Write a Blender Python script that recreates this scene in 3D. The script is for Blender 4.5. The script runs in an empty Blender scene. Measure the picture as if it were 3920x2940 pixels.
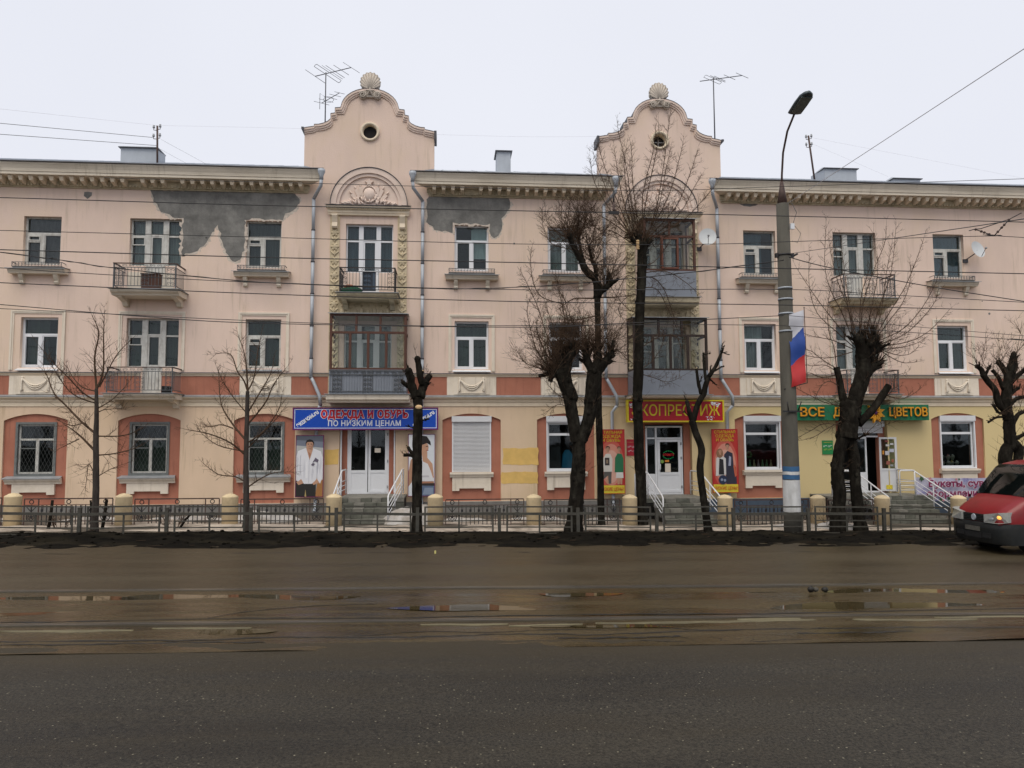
import bpy, bmesh, math, random
from mathutils import Vector, Matrix, Euler
R = random.Random(7)
PI = math.pi
SC = bpy.context.scene
COL = SC.collection

# ------------------------------------------------------------------ camera, world, sun, exposure
cam_d = bpy.data.cameras.new('camera')
cam = bpy.data.objects.new('camera', cam_d)
COL.objects.link(cam)
cam_d.sensor_width = 36.0
cam_d.lens = 36.0 * 2900 / 3920
cam_d.clip_start = 0.1
cam_d.clip_end = 3000
yaw, pitch, roll = (math.radians(a) for a in (4.83327607, 4.35892914, -0.23838102))
fw = Vector((math.sin(yaw) * math.cos(pitch), math.cos(yaw) * math.cos(pitch), math.sin(pitch)))
r0 = Vector((math.cos(yaw), -math.sin(yaw), 0))
u0 = r0.cross(fw)
rt = r0 * math.cos(roll) + u0 * math.sin(roll)
up = rt.cross(fw)
m3 = Matrix((rt, up, -fw)).transposed()
cam.matrix_world = Matrix.Translation((0, -28.4, 2.6)) @ m3.to_4x4()
SC.camera = cam

SUN_EL, SUN_AZ = math.radians(60), math.radians(200)      # azimuth from +Y clockwise: behind and left of the camera
world = bpy.data.worlds.new('World')
SC.world = world
world.use_nodes = True
wn, wl = world.node_tree.nodes, world.node_tree.links
wn.clear()
sky = wn.new('ShaderNodeTexSky')
sky.sky_type = 'NISHITA'
sky.sun_disc = False
sky.sun_elevation = SUN_EL
sky.sun_rotation = SUN_AZ
sky.air_density = 1.5
sky.dust_density = 4.0
hs = wn.new('ShaderNodeHueSaturation')
hs.inputs['Saturation'].default_value = 0.15
cloud = wn.new('ShaderNodeMix')
cloud.data_type = 'RGBA'
cloud.inputs[0].default_value = 0.90
cn_tc = wn.new('ShaderNodeTexCoord'); cn = wn.new('ShaderNodeTexNoise'); cn.inputs['Scale'].default_value = 1.6; cn.inputs['Detail'].default_value = 3
cr = wn.new('ShaderNodeMix'); cr.data_type = 'RGBA'           # soft thicker and thinner parts of the cloud deck
cr.inputs[6].default_value = (9.3, 9.6, 10.75, 1); cr.inputs[7].default_value = (11.1, 11.35, 12.3, 1)
wl.new(cn_tc.outputs['Generated'], cn.inputs['Vector']); wl.new(cn.outputs[0], cr.inputs[0]); wl.new(cr.outputs[2], cloud.inputs[7])
bg = wn.new('ShaderNodeBackground')
bg.inputs['Strength'].default_value = 0.070
wo = wn.new('ShaderNodeOutputWorld')
wl.new(sky.outputs[0], hs.inputs['Color'])
wl.new(hs.outputs[0], cloud.inputs[6])
wl.new(cloud.outputs[2], bg.inputs['Color'])
wl.new(bg.outputs[0], wo.inputs['Surface'])

sun_d = bpy.data.lights.new('sun', 'SUN')
sun_d.energy = 1.5
sun_d.angle = math.radians(40)
sun_d.color = (1.0, 0.93, 0.80)
sun = bpy.data.objects.new('sun', sun_d)
COL.objects.link(sun)
sd = Vector((math.sin(SUN_AZ) * math.cos(SUN_EL), math.cos(SUN_AZ) * math.cos(SUN_EL), math.sin(SUN_EL)))
sun.rotation_euler = sd.to_track_quat('Z', 'Y').to_euler()
sun.location = sd * 60
vs = SC.view_settings
vs.view_transform = 'Standard'
vs.look = 'None'
vs.gamma = 1
vs.use_curve_mapping = False
vs.exposure = 0.27

# ------------------------------------------------------------------ materials
def nodes_of(name):
    m = bpy.data.materials.new(name)
    m.use_nodes = True
    nt = m.node_tree
    return m, nt.nodes, nt.links, nt.nodes['Principled BSDF']

def mat(name, col, rough=0.75, var=0.12, scale=3.0, stretch=(1, 1, 1), col2=None, amt2=0.5, scale2=1.2, stretch2=(1, 1, 1),
        bump=0.0, bscale=40.0, metal=0.0, spec=0.4, emit=0.0, streak=None):
    """principled surface: base colour broken up by noise, a second colour in blotches, fine relief"""
    m, N, L, P = nodes_of(name)
    tc = N.new('ShaderNodeTexCoord')
    def noise(sc, st, det=5, rgh=0.6):
        mp = N.new('ShaderNodeMapping'); mp.inputs['Scale'].default_value = st
        L.new(tc.outputs['Object'], mp.inputs[0])
        n = N.new('ShaderNodeTexNoise'); n.inputs['Scale'].default_value = sc
        n.inputs['Detail'].default_value = det; n.inputs['Roughness'].default_value = rgh
        L.new(mp.outputs[0], n.inputs['Vector']); return n
    c = tuple(col) + (1,)
    n1 = noise(scale, stretch)
    mx = N.new('ShaderNodeMix'); mx.data_type = 'RGBA'
    mx.inputs[6].default_value = tuple(v * (1 - var) for v in col) + (1,)
    mx.inputs[7].default_value = tuple(min(1, v * (1 + var)) for v in col) + (1,)
    rp = N.new('ShaderNodeMapRange'); rp.inputs[1].default_value = 0.3; rp.inputs[2].default_value = 0.7
    L.new(n1.outputs[0], rp.inputs[0]); L.new(rp.outputs[0], mx.inputs[0])
    out = mx.outputs[2]
    if col2 is not None:
        n2 = noise(scale2, stretch2, 6, 0.65)
        r2 = N.new('ShaderNodeMapRange'); r2.inputs[1].default_value = 0.48; r2.inputs[2].default_value = 0.68
        r2.inputs[4].default_value = amt2
        L.new(n2.outputs[0], r2.inputs[0])
        m2 = N.new('ShaderNodeMix'); m2.data_type = 'RGBA'
        m2.inputs[7].default_value = tuple(col2) + (1,)
        L.new(out, m2.inputs[6]); L.new(r2.outputs[0], m2.inputs[0]); out = m2.outputs[2]
    if streak is not None:
        n5 = noise(2.2, (2.6, 1, 0.16), 6, 0.7); n6 = noise(0.55, (1, 1, 1), 3, 0.5)
        r5 = N.new('ShaderNodeMapRange'); r5.inputs[1].default_value = 0.52; r5.inputs[2].default_value = 0.74; r5.inputs[4].default_value = 0.8; L.new(n5.outputs[0], r5.inputs[0])
        r6 = N.new('ShaderNodeMapRange'); r6.inputs[1].default_value = 0.40; r6.inputs[2].default_value = 0.62; L.new(n6.outputs[0], r6.inputs[0])
        mu = N.new('ShaderNodeMath'); mu.operation = 'MULTIPLY'; L.new(r5.outputs[0], mu.inputs[0]); L.new(r6.outputs[0], mu.inputs[1])
        m5 = N.new('ShaderNodeMix'); m5.data_type = 'RGBA'; m5.inputs[7].default_value = tuple(streak) + (1,)
        L.new(out, m5.inputs[6]); L.new(mu.outputs[0], m5.inputs[0]); out = m5.outputs[2]
    L.new(out, P.inputs['Base Color'])
    P.inputs['Roughness'].default_value = rough
    P.inputs['Metallic'].default_value = metal
    P.inputs['Specular IOR Level'].default_value = spec
    if bump > 0:
        nb = noise(bscale, (1, 1, 1), 4, 0.6)
        b = N.new('ShaderNodeBump'); b.inputs['Strength'].default_value = min(1, bump); b.inputs['Distance'].default_value = 0.02
        L.new(nb.outputs[0], b.inputs['Height']); L.new(b.outputs[0], P.inputs['Normal'])
    if emit > 0:
        P.inputs['Emission Color'].default_value = c; P.inputs['Emission Strength'].default_value = emit
    return m

def wall_paint():
    """ground floor paint: peach at one end of the street front, repainted pale yellow at the other"""
    m = mat('ground_floor_paint', (0.70, 0.53, 0.38), 0.88, 0.07, 0.8, (1, 1, 0.5), (0.66, 0.49, 0.32), 0.6, 0.5, bump=0.25, bscale=25, spec=0.2, streak=(0.42, 0.31, 0.19))
    N, L = m.node_tree.nodes, m.node_tree.links
    P = N['Principled BSDF']
    src = P.inputs['Base Color'].links[0].from_socket
    tc = N.new('ShaderNodeTexCoord'); sp = N.new('ShaderNodeSeparateXYZ'); L.new(tc.outputs['Object'], sp.inputs[0])
    mr = N.new('ShaderNodeMapRange'); mr.inputs[1].default_value = 1.5; mr.inputs[2].default_value = 11.5
    L.new(sp.outputs[0], mr.inputs[0])
    mx = N.new('ShaderNodeMix'); mx.data_type = 'RGBA'; mx.inputs[7].default_value = (0.66, 0.53, 0.28, 1)
    L.new(src, mx.inputs[6]); L.new(mr.outputs[0], mx.inputs[0]); L.new(mx.outputs[2], P.inputs['Base Color'])
    return m

def glass(name, tint=(0.75, 0.8, 0.8), base=0.04, k=1.5, wob=0.05):
    m, N, L, P = nodes_of(name)
    N.remove(P)
    tr = N.new('ShaderNodeBsdfTransparent'); tr.inputs[0].default_value = tuple(tint) + (1,)
    gl = N.new('ShaderNodeBsdfGlossy'); gl.inputs['Roughness'].default_value = 0.03; gl.inputs[0].default_value = (0.95, 0.97, 1, 1)
    fr = N.new('ShaderNodeFresnel'); fr.inputs['IOR'].default_value = 1.5
    mt = N.new('ShaderNodeMath'); mt.operation = 'MULTIPLY_ADD'; mt.inputs[1].default_value = k; mt.inputs[2].default_value = base
    L.new(fr.outputs[0], mt.inputs[0])
    tc = N.new('ShaderNodeTexCoord'); nz = N.new('ShaderNodeTexNoise'); nz.inputs['Scale'].default_value = 1.1
    L.new(tc.outputs['Object'], nz.inputs['Vector'])
    bp = N.new('ShaderNodeBump'); bp.inputs['Strength'].default_value = wob; bp.inputs['Distance'].default_value = 0.1
    L.new(nz.outputs[0], bp.inputs['Height']); L.new(bp.outputs[0], gl.inputs['Normal'])
    mx = N.new('ShaderNodeMixShader')
    L.new(mt.outputs[0], mx.inputs[0]); L.new(tr.outputs[0], mx.inputs[1]); L.new(gl.outputs[0], mx.inputs[2])
    L.new(mx.outputs[0], N['Material Output'].inputs[0])
    return m

def asphalt(name, col, col2, speck, rough=(0.5, 0.7), stretch=(0.12, 1, 1), sc2=0.9, speck_sc=38.0, bump=0.5, dirt=None):
    m, N, L, P = nodes_of(name)
    tc = N.new('ShaderNodeTexCoord')
    mp = N.new('ShaderNodeMapping'); mp.inputs['Scale'].default_value = stretch; L.new(tc.outputs['Object'], mp.inputs[0])
    n1 = N.new('ShaderNodeTexNoise'); n1.inputs['Scale'].default_value = sc2; n1.inputs['Detail'].default_value = 6; L.new(mp.outputs[0], n1.inputs['Vector'])
    mr = N.new('ShaderNodeMapRange'); mr.inputs[1].default_value = 0.35; mr.inputs[2].default_value = 0.65; L.new(n1.outputs[0], mr.inputs[0])
    mx = N.new('ShaderNodeMix'); mx.data_type = 'RGBA'; mx.inputs[6].default_value = tuple(col) + (1,); mx.inputs[7].default_value = tuple(col2) + (1,)
    L.new(mr.outputs[0], mx.inputs[0])
    n3 = N.new('ShaderNodeTexNoise'); n3.inputs['Scale'].default_value = 34; n3.inputs['Detail'].default_value = 5; n3.inputs['Roughness'].default_value = 0.75; L.new(tc.outputs['Object'], n3.inputs['Vector'])
    m3_ = N.new('ShaderNodeMapRange'); m3_.inputs[1].default_value = 0.36; m3_.inputs[2].default_value = 0.64; m3_.inputs[3].default_value = 0.30; m3_.inputs[4].default_value = 1.8
    L.new(n3.outputs[0], m3_.inputs[0])
    mm = N.new('ShaderNodeMix'); mm.data_type = 'RGBA'; mm.blend_type = 'MULTIPLY'; mm.inputs[0].default_value = 1
    cv = N.new('ShaderNodeCombineColor'); [L.new(m3_.outputs[0], cv.inputs[i]) for i in range(3)]
    L.new(mx.outputs[2], mm.inputs[6]); L.new(cv.outputs[0], mm.inputs[7])
    vo = N.new('ShaderNodeTexVoronoi'); vo.inputs['Scale'].default_value = speck_sc; L.new(tc.outputs['Object'], vo.inputs['Vector'])
    vr = N.new('ShaderNodeMapRange'); vr.inputs[1].default_value = 0.30; vr.inputs[2].default_value = 0.18; L.new(vo.outputs['Distance'], vr.inputs[0])
    sx = N.new('ShaderNodeSeparateColor'); L.new(vo.outputs['Color'], sx.inputs[0])
    g = N.new('ShaderNodeMath'); g.operation = 'GREATER_THAN'; g.inputs[1].default_value = 0.90; L.new(sx.outputs[0], g.inputs[0])
    gm = N.new('ShaderNodeMath'); gm.operation = 'MULTIPLY'; L.new(g.outputs[0], gm.inputs[0]); L.new(vr.outputs[0], gm.inputs[1])
    gk = N.new('ShaderNodeMath'); gk.operation = 'MULTIPLY'; L.new(gm.outputs[0], gk.inputs[0]); L.new(sx.outputs[1], gk.inputs[1])
    ms = N.new('ShaderNodeMix'); ms.data_type = 'RGBA'; ms.inputs[7].default_value = tuple(speck) + (1,)
    L.new(gk.outputs[0], ms.inputs[0]); L.new(mm.outputs[2], ms.inputs[6]); L.new(ms.outputs[2], P.inputs['Base Color'])
    if dirt:                                   # silt washed onto the carriageway beside the tracks
        sy_ = N.new('ShaderNodeSeparateXYZ'); L.new(tc.outputs['Object'], sy_.inputs[0])
        ry = N.new('ShaderNodeMapRange'); ry.inputs[1].default_value = -19.6; ry.inputs[2].default_value = -17.9; L.new(sy_.outputs[1], ry.inputs[0])
        nd = N.new('ShaderNodeTexNoise'); nd.inputs['Scale'].default_value = 2.0; nd.inputs['Detail'].default_value = 6; L.new(mp.outputs[0], nd.inputs['Vector'])
        ad = N.new('ShaderNodeMath'); ad.operation = 'MULTIPLY_ADD'; ad.inputs[1].default_value = 1.2; ad.inputs[2].default_value = -0.55; L.new(nd.outputs[0], ad.inputs[0])
        a2 = N.new('ShaderNodeMath'); a2.operation = 'ADD'; a2.use_clamp = True; L.new(ry.outputs[0], a2.inputs[0]); L.new(ad.outputs[0], a2.inputs[1])
        md = N.new('ShaderNodeMix'); md.data_type = 'RGBA'; md.inputs[7].default_value = tuple(dirt) + (1,)
        L.new(a2.outputs[0], md.inputs[0]); L.new(ms.outputs[2], md.inputs[6]); L.new(md.outputs[2], P.inputs['Base Color'])
    rr = N.new('ShaderNodeMapRange'); rr.inputs[1].default_value = 0.35; rr.inputs[2].default_value = 0.65; rr.inputs[3].default_value = rough[0]; rr.inputs[4].default_value = rough[1]
    L.new(n1.outputs[0], rr.inputs[0]); L.new(rr.outputs[0], P.inputs['Roughness'])
    b = N.new('ShaderNodeBump'); b.inputs['Strength'].default_value = bump; b.inputs['Distance'].default_value = 0.012
    L.new(n3.outputs[0], b.inputs['Height']); L.new(b.outputs[0], P.inputs['Normal'])
    P.inputs['Specular IOR Level'].default_value = 0.27
    return m

M = {}
def defmats():
    M['pink'] = mat('pink_plaster', (0.745, 0.58, 0.485), 0.9, 0.06, 0.7, (1, 1, 0.6), (0.73, 0.57, 0.43), 0.8, 0.35, (1, 1, 0.7), 0.35, 22, spec=0.2, streak=(0.46, 0.36, 0.26))
    M['ground_paint'] = wall_paint()
    M['terracotta'] = mat('terracotta_paint', (0.41, 0.168, 0.112), 0.85, 0.10, 1.2, col2=(0.34, 0.13, 0.085), amt2=0.6, scale2=0.8, bump=0.25, bscale=25, spec=0.2, streak=(0.24, 0.10, 0.07))
    M['cream'] = mat('cream_plaster', (0.73, 0.62, 0.475), 0.85, 0.06, 2, col2=(0.54, 0.45, 0.32), amt2=0.35, scale2=1.5, bump=0.2, spec=0.2)
    M['white_plaster'] = mat('white_plaster', (0.76, 0.675, 0.56), 0.85, 0.05, 2, col2=(0.57, 0.49, 0.37), amt2=0.35, scale2=2.5, bump=0.15, spec=0.2, streak=(0.42, 0.35, 0.27))
    M['cornice'] = mat('weathered_cornice', (0.71, 0.63, 0.515), 0.88, 0.08, 3, (0.3, 1, 1), (0.44, 0.38, 0.28), 0.45, 1.3, (0.25, 1, 1.6), 0.3, spec=0.2, streak=(0.34, 0.29, 0.22))
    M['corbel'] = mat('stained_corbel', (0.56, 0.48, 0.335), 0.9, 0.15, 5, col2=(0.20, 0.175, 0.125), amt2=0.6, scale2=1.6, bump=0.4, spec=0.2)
    M['olive'] = mat('bare_ornament_plaster', (0.585, 0.49, 0.335), 0.9, 0.15, 4, col2=(0.37, 0.30, 0.18), amt2=0.5, scale2=3, bump=0.4, spec=0.2)
    M['cement'] = mat('grey_cement', (0.175, 0.17, 0.158), 0.95, 0.25, 2.6, col2=(0.31, 0.30, 0.275), amt2=0.75, scale2=1.2, bump=0.6, bscale=14, spec=0.2, streak=(0.12, 0.115, 0.105))
    M['yellow_patch'] = mat('yellow_repaint', (0.70, 0.46, 0.145), 0.85, 0.10, 3)
    M['plinth'] = mat('grey_plinth', (0.20, 0.19, 0.175), 0.9, 0.15, 3, col2=(0.12, 0.11, 0.1), amt2=0.5, bump=0.4)
    M['plinth_blue'] = mat('blue_plinth', (0.06, 0.085, 0.12), 0.7, 0.1, 3, bump=0.2)
    M['tin'] = mat('galvanised_tin', (0.40, 0.43, 0.47), 0.55, 0.10, 2.2, (1, 1, 0.4), (0.34, 0.37, 0.40), 0.4, 2.0, metal=0.15)
    M['tin_dark'] = mat('dark_flashing', (0.075, 0.075, 0.085), 0.5, 0.2, 3, metal=0.3)
    M['tin_sill'] = mat('grey_sill_tin', (0.30, 0.31, 0.32), 0.5, 0.15, 4, metal=0.2)
    M['white_frame'] = mat('white_plastic', (0.74, 0.75, 0.77), 0.35, 0.03, 2)
    M['old_frame'] = mat('old_white_paint', (0.56, 0.55, 0.51), 0.7, 0.12, 6, col2=(0.26, 0.23, 0.19), amt2=0.55, scale2=9, stretch2=(1, 1, 0.3))
    M['grey_frame'] = mat('grey_wood_frame', (0.15, 0.16, 0.155), 0.75, 0.18, 5)
    M['brown_frame'] = mat('brown_wood_frame', (0.085, 0.032, 0.018), 0.55, 0.25, 5, (1, 1, 0.3))
    M['red_frame'] = mat('reddish_wood_frame', (0.14, 0.045, 0.024), 0.55, 0.2, 5)
    M['glass'] = glass('window_glass', (0.74, 0.80, 0.79), 0.004, 0.62)
    M['glass_clear'] = glass('clear_glass', (0.93, 0.95, 0.92), 0.0, 0.55)
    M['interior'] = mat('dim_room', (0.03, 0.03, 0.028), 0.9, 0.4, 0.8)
    M['lace'] = mat('lace_curtain', (0.34, 0.35, 0.34), 0.9, 0.35, 14, (1.5, 1, 0.06))
    M['grey_curtain'] = mat('grey_curtain', (0.10, 0.105, 0.10), 0.9, 0.35, 12, (1.2, 1, 0.06))
    M['mauve_curtain'] = mat('mauve_curtain', (0.145, 0.112, 0.11), 0.9, 0.3, 9, (1, 1, 0.3))
    M['green_curtain'] = mat('green_curtain', (0.060, 0.080, 0.058), 0.9, 0.4, 10, (1.3, 1, 0.08))
    M['blue_curtain'] = mat('blue_curtain', (0.115, 0.155, 0.19), 0.9, 0.3, 10, (1.3, 1, 0.08))
    M['blind'] = mat('white_blind', (0.62, 0.68, 0.68), 0.8, 0.06, 3)
    M['iron'] = mat('black_iron', (0.018, 0.018, 0.02), 0.5, 0.3, 10, col2=(0.05, 0.025, 0.015), amt2=0.4, scale2=8)
    M['iron_grey'] = mat('grey_iron', (0.085, 0.09, 0.095), 0.5, 0.25, 10)
    M['iron_brown'] = mat('rusty_iron', (0.07, 0.04, 0.032), 0.6, 0.3, 8)
    M['grey_panel'] = mat('grey_metal_panel', (0.22, 0.24, 0.275), 0.45, 0.08, 2, metal=0.1)
    M['shutter'] = mat('white_shutter', (0.66, 0.665, 0.68), 0.45, 0.04, 3)
    M['white_rail'] = mat('white_rail_paint', (0.72, 0.72, 0.73), 0.35, 0.06, 8)
    M['stone'] = mat('grey_step_stone', (0.13, 0.13, 0.105), 0.8, 0.25, 5, col2=(0.07, 0.07, 0.06), amt2=0.5, scale2=3, bump=0.5, bscale=18)
    M['stone2'] = mat('light_step_stone', (0.21, 0.20, 0.17), 0.8, 0.25, 5, col2=(0.1, 0.1, 0.085), amt2=0.5, scale2=3, bump=0.5, bscale=18)
    M['concrete'] = mat('concrete', (0.080, 0.074, 0.060), 0.9, 0.22, 3, (1, 1, 0.3), (0.042, 0.038, 0.031), 0.5, 1.5, (1, 1, 0.25), 0.35, 30)
    M['bollard'] = mat('yellow_cream_paint', (0.70, 0.56, 0.345), 0.8, 0.08, 4, col2=(0.42, 0.33, 0.21), amt2=0.4, scale2=3.5, bump=0.25)
    M['barrier'] = mat('grey_green_steel', (0.056, 0.053, 0.042), 0.6, 0.25, 6, col2=(0.042, 0.029, 0.021), amt2=0.5, scale2=5)
    M['bark'] = mat('dark_bark', (0.012, 0.0098, 0.0073), 0.95, 0.6, 9, (1, 1, 0.3), (0.042, 0.038, 0.029), 0.65, 6, (1, 1, 0.5), 1.0, 22, spec=0.1)
    M['bark_young'] = mat('young_bark', (0.052, 0.043, 0.037), 0.9, 0.35, 12, (1, 1, 0.4), bump=0.5, bscale=30, spec=0.15)
    M['twig'] = mat('twig_bark', (0.078, 0.050, 0.033), 0.9, 0.35, 6, spec=0.1)
    M['cut_wood'] = mat('fresh_cut_wood', (0.62, 0.42, 0.22), 0.8, 0.15, 14)
    M['mud'] = mat('dark_mud', (0.006, 0.005, 0.0034), 0.95, 0.6, 5, (0.5, 1, 1), (0.022, 0.018, 0.011), 0.8, 1.8, (0.3, 1, 1), 1.0, 16, spec=0.08)
    M['snow'] = mat('dirty_snow', (0.43, 0.365, 0.30), 0.75, 0.35, 3.2, (0.6, 1, 1), (0.095, 0.07, 0.045), 0.97, 2.4, (0.45, 1, 1), 0.8, 14)
    M['snow_clean'] = mat('cleaner_snow', (0.43, 0.405, 0.38), 0.7, 0.2, 3, col2=(0.22, 0.175, 0.125), amt2=0.8, scale2=1.7, bump=0.6, bscale=12)
    M['pavement'] = mat('wet_pavement', (0.085, 0.072, 0.055), 0.6, 0.3, 2, col2=(0.17, 0.145, 0.11), amt2=0.5, scale2=1.2, bump=0.4)
    M['water'] = mat('puddle_water', (0.050, 0.038, 0.018), 0.035, 0.1, 1.0, spec=0.6)
    M['steel'] = mat('worn_rail_steel', (0.19, 0.17, 0.14), 0.3, 0.2, 3, (0.2, 1, 1), metal=0.7)
    M['pink_trim'] = mat('pink_trim', (0.75, 0.605, 0.52), 0.88, 0.07, 2, (1, 1, 1), (0.60, 0.48, 0.37), 0.35, 2.2, bump=0.2, spec=0.2)
    M['shell'] = mat('grey_cast_plaster', (0.52, 0.46, 0.395), 0.9, 0.12, 4, col2=(0.33, 0.29, 0.25), amt2=0.5, scale2=3, bump=0.3, spec=0.2)
    M['chipped'] = mat('chipped_plaster', (0.60, 0.52, 0.44), 0.95, 0.2, 9, col2=(0.34, 0.30, 0.26), amt2=0.6, scale2=7, bump=0.4, spec=0.1)
    M['brown_dark_frame'] = mat('blackened_wood_frame', (0.030, 0.017, 0.012), 0.6, 0.3, 5)
    M['painted_sheen'] = mat('pale_painted_sheen', (0.135, 0.115, 0.062), 0.5, 0.25, 5, (0.3, 1, 1), (0.07, 0.057, 0.03), 0.7, 3, (0.3, 1, 1), 0.3, 30)  # bright reflection of the wall on wet humps, put into the colour
    M['black'] = mat('black_gap', (0.010, 0.010, 0.010), 0.9, 0.2, 5)
    M['dark_mud'] = mat('wet_groove_mud', (0.013, 0.011, 0.008), 0.6, 0.3, 3)
    M['road'] = asphalt('near_asphalt', (0.0185, 0.0155, 0.011), (0.034, 0.029, 0.021), (0.24, 0.215, 0.15), (0.58, 0.72), stretch=(0.2, 1, 1), sc2=0.9, speck_sc=28, bump=0.8, dirt=(0.040, 0.030, 0.015))
    M['lane'] = asphalt('far_lane_asphalt', (0.037, 0.0275, 0.014), (0.057, 0.044, 0.024), (0.14, 0.12, 0.1), (0.36, 0.52), sc2=1.1, bump=0.3)
    M['bed'] = asphalt('wet_track_asphalt', (0.025, 0.017, 0.0055), (0.060, 0.043, 0.018), (0.14, 0.12, 0.1), (0.07, 0.50), (0.11, 1, 1), 2.4, bump=0.22)
defmats()

# ------------------------------------------------------------------ mesh building
class MB:
    """collects geometry; build() links it as one mesh object"""
    def __init__(s):
        s.v = []; s.f = []; s.m = []; s.sm = []
    def add(s, vs, fs, mi=0, smooth=False):
        o = len(s.v); s.v += [tuple(v) for v in vs]
        for f in fs:
            s.f.append(tuple(o + i for i in f)); s.m.append(mi); s.sm.append(smooth)
        return s
    def box(s, x0, x1, y0, y1, z0, z1, mi=0):
        if x0 > x1: x0, x1 = x1, x0
        if y0 > y1: y0, y1 = y1, y0
        if z0 > z1: z0, z1 = z1, z0
        return s.add([(x0, y0, z0), (x1, y0, z0), (x1, y1, z0), (x0, y1, z0), (x0, y0, z1), (x1, y0, z1), (x1, y1, z1), (x0, y1, z1)],
                     [(0, 3, 2, 1), (4, 5, 6, 7), (0, 1, 5, 4), (1, 2, 6, 5), (2, 3, 7, 6), (3, 0, 4, 7)], mi)
    def obox(s, c, h, rot, mi=0):
        """oriented box: centre, half sizes, 3x3 matrix"""
        vs = [Vector(c) + rot @ Vector((sx * h[0], sy * h[1], sz * h[2])) for sz in (-1, 1) for sx, sy in ((-1, -1), (1, -1), (1, 1), (-1, 1))]
        return s.add(vs, [(0, 3, 2, 1), (4, 5, 6, 7), (0, 1, 5, 4), (1, 2, 6, 5), (2, 3, 7, 6), (3, 0, 4, 7)], mi)
    def frame(s, x0, x1, z0, z1, w, y0, y1, mi=0):
        s.box(x0, x0 + w, y0, y1, z0, z1, mi); s.box(x1 - w, x1, y0, y1, z0, z1, mi)
        s.box(x0 + w, x1 - w, y0, y1, z0, z0 + w, mi); return s.box(x0 + w, x1 - w, y0, y1, z1 - w, z1, mi)
    def prism(s, poly, y0, y1, mi=0):
        """polygon in x,z extruded along y (y0 is the front)"""
        n = len(poly)
        a = sum(poly[i][0] * poly[(i + 1) % n][1] - poly[(i + 1) % n][0] * poly[i][1] for i in range(n))
        if a < 0: poly = poly[::-1]
        vs = [(x, y0, z) for x, z in poly] + [(x, y1, z) for x, z in poly]
        fs = [tuple(range(n)), tuple(range(2 * n - 1, n - 1, -1))]
        fs += [(i, i + n, (i + 1) % n + n, (i + 1) % n) for i in range(n)]
        return s.add(vs, fs, mi)
    def sheet(s, poly, y, mi=0):
        n = len(poly)
        a = sum(poly[i][0] * poly[(i + 1) % n][1] - poly[(i + 1) % n][0] * poly[i][1] for i in range(n))
        if a < 0: poly = poly[::-1]
        return s.add([(x, y, z) for x, z in poly], [tuple(range(n))], mi)
    def xrun(s, prof, x0, x1, mi=0, e0=0.0, e1=0.0):
        """closed profile in y,z swept along x; ends mitred outwards by e*(-y)"""
        n = len(prof)
        vs = [(x0 + e0 * prof[i][0], prof[i][0], prof[i][1]) for i in range(n)] + [(x1 - e1 * prof[i][0], prof[i][0], prof[i][1]) for i in range(n)]
        fs = [(i, (i + 1) % n, (i + 1) % n + n, i + n) for i in range(n)] + [tuple(range(n - 1, -1, -1)), tuple(range(n, 2 * n))]
        return s.add(vs, fs, mi)
    def tube(s, pts, r, n=8, mi=0, smooth=True, caps=True, lump=0.0, rnd=None):
        pts = [Vector(p) for p in pts]
        k = len(pts)
        rs = r if isinstance(r, (list, tuple)) else [r] * k
        vs = []; ref = None
        for i, p in enumerate(pts):
            t = (pts[min(i + 1, k - 1)] - pts[max(i - 1, 0)])
            if t.length < 1e-9: t = Vector((0, 0, 1))
            t.normalize()
            if ref is None:
                ref = t.orthogonal().normalized()
            ref = (ref - t * ref.dot(t))
            if ref.length < 1e-6: ref = t.orthogonal()
            ref.normalize(); b = t.cross(ref)
            for j in range(n):
                a = 2 * PI * j / n
                q = rs[i] * (1 + (lump * 3.2 * (fbm(1.3 * math.cos(a) + p.x * 2 + 40, p.z * 2.6 + 1.3 * math.sin(a) + 40, 7, 3) - .5) if lump else 0))
                vs.append(p + (ref * math.cos(a) + b * math.sin(a)) * q)
        fs = [(i * n + j, i * n + (j + 1) % n, (i + 1) * n + (j + 1) % n, (i + 1) * n + j) for i in range(k - 1) for j in range(n)]
        s.add(vs, fs, mi, smooth)
        if caps:
            o = len(s.v) - len(vs)
            s.f.append(tuple(o + j for j in range(n - 1, -1, -1))); s.m.append(mi); s.sm.append(False)
            s.f.append(tuple(o + (k - 1) * n + j for j in range(n))); s.m.append(mi); s.sm.append(False)
        return s
    def ball(s, c, r, seg=8, rings=5, mi=0, rot=None, smooth=True):
        c = Vector(c); r = (r, r, r) if not isinstance(r, (tuple, list)) else r
        vs = []
        for i in range(rings + 1):
            th = PI * i / rings
            for j in range(seg):
                ph = 2 * PI * j / seg
                d = Vector((r[0] * math.sin(th) * math.cos(ph), r[1] * math.sin(th) * math.sin(ph), r[2] * math.cos(th)))
                if rot is not None: d = rot @ d
                vs.append(c + d)
        fs = [(i * seg + j, (i + 1) * seg + j, (i + 1) * seg + (j + 1) % seg, i * seg + (j + 1) % seg) for i in range(rings) for j in range(seg)]
        return s.add(vs, fs, mi, smooth)
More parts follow.
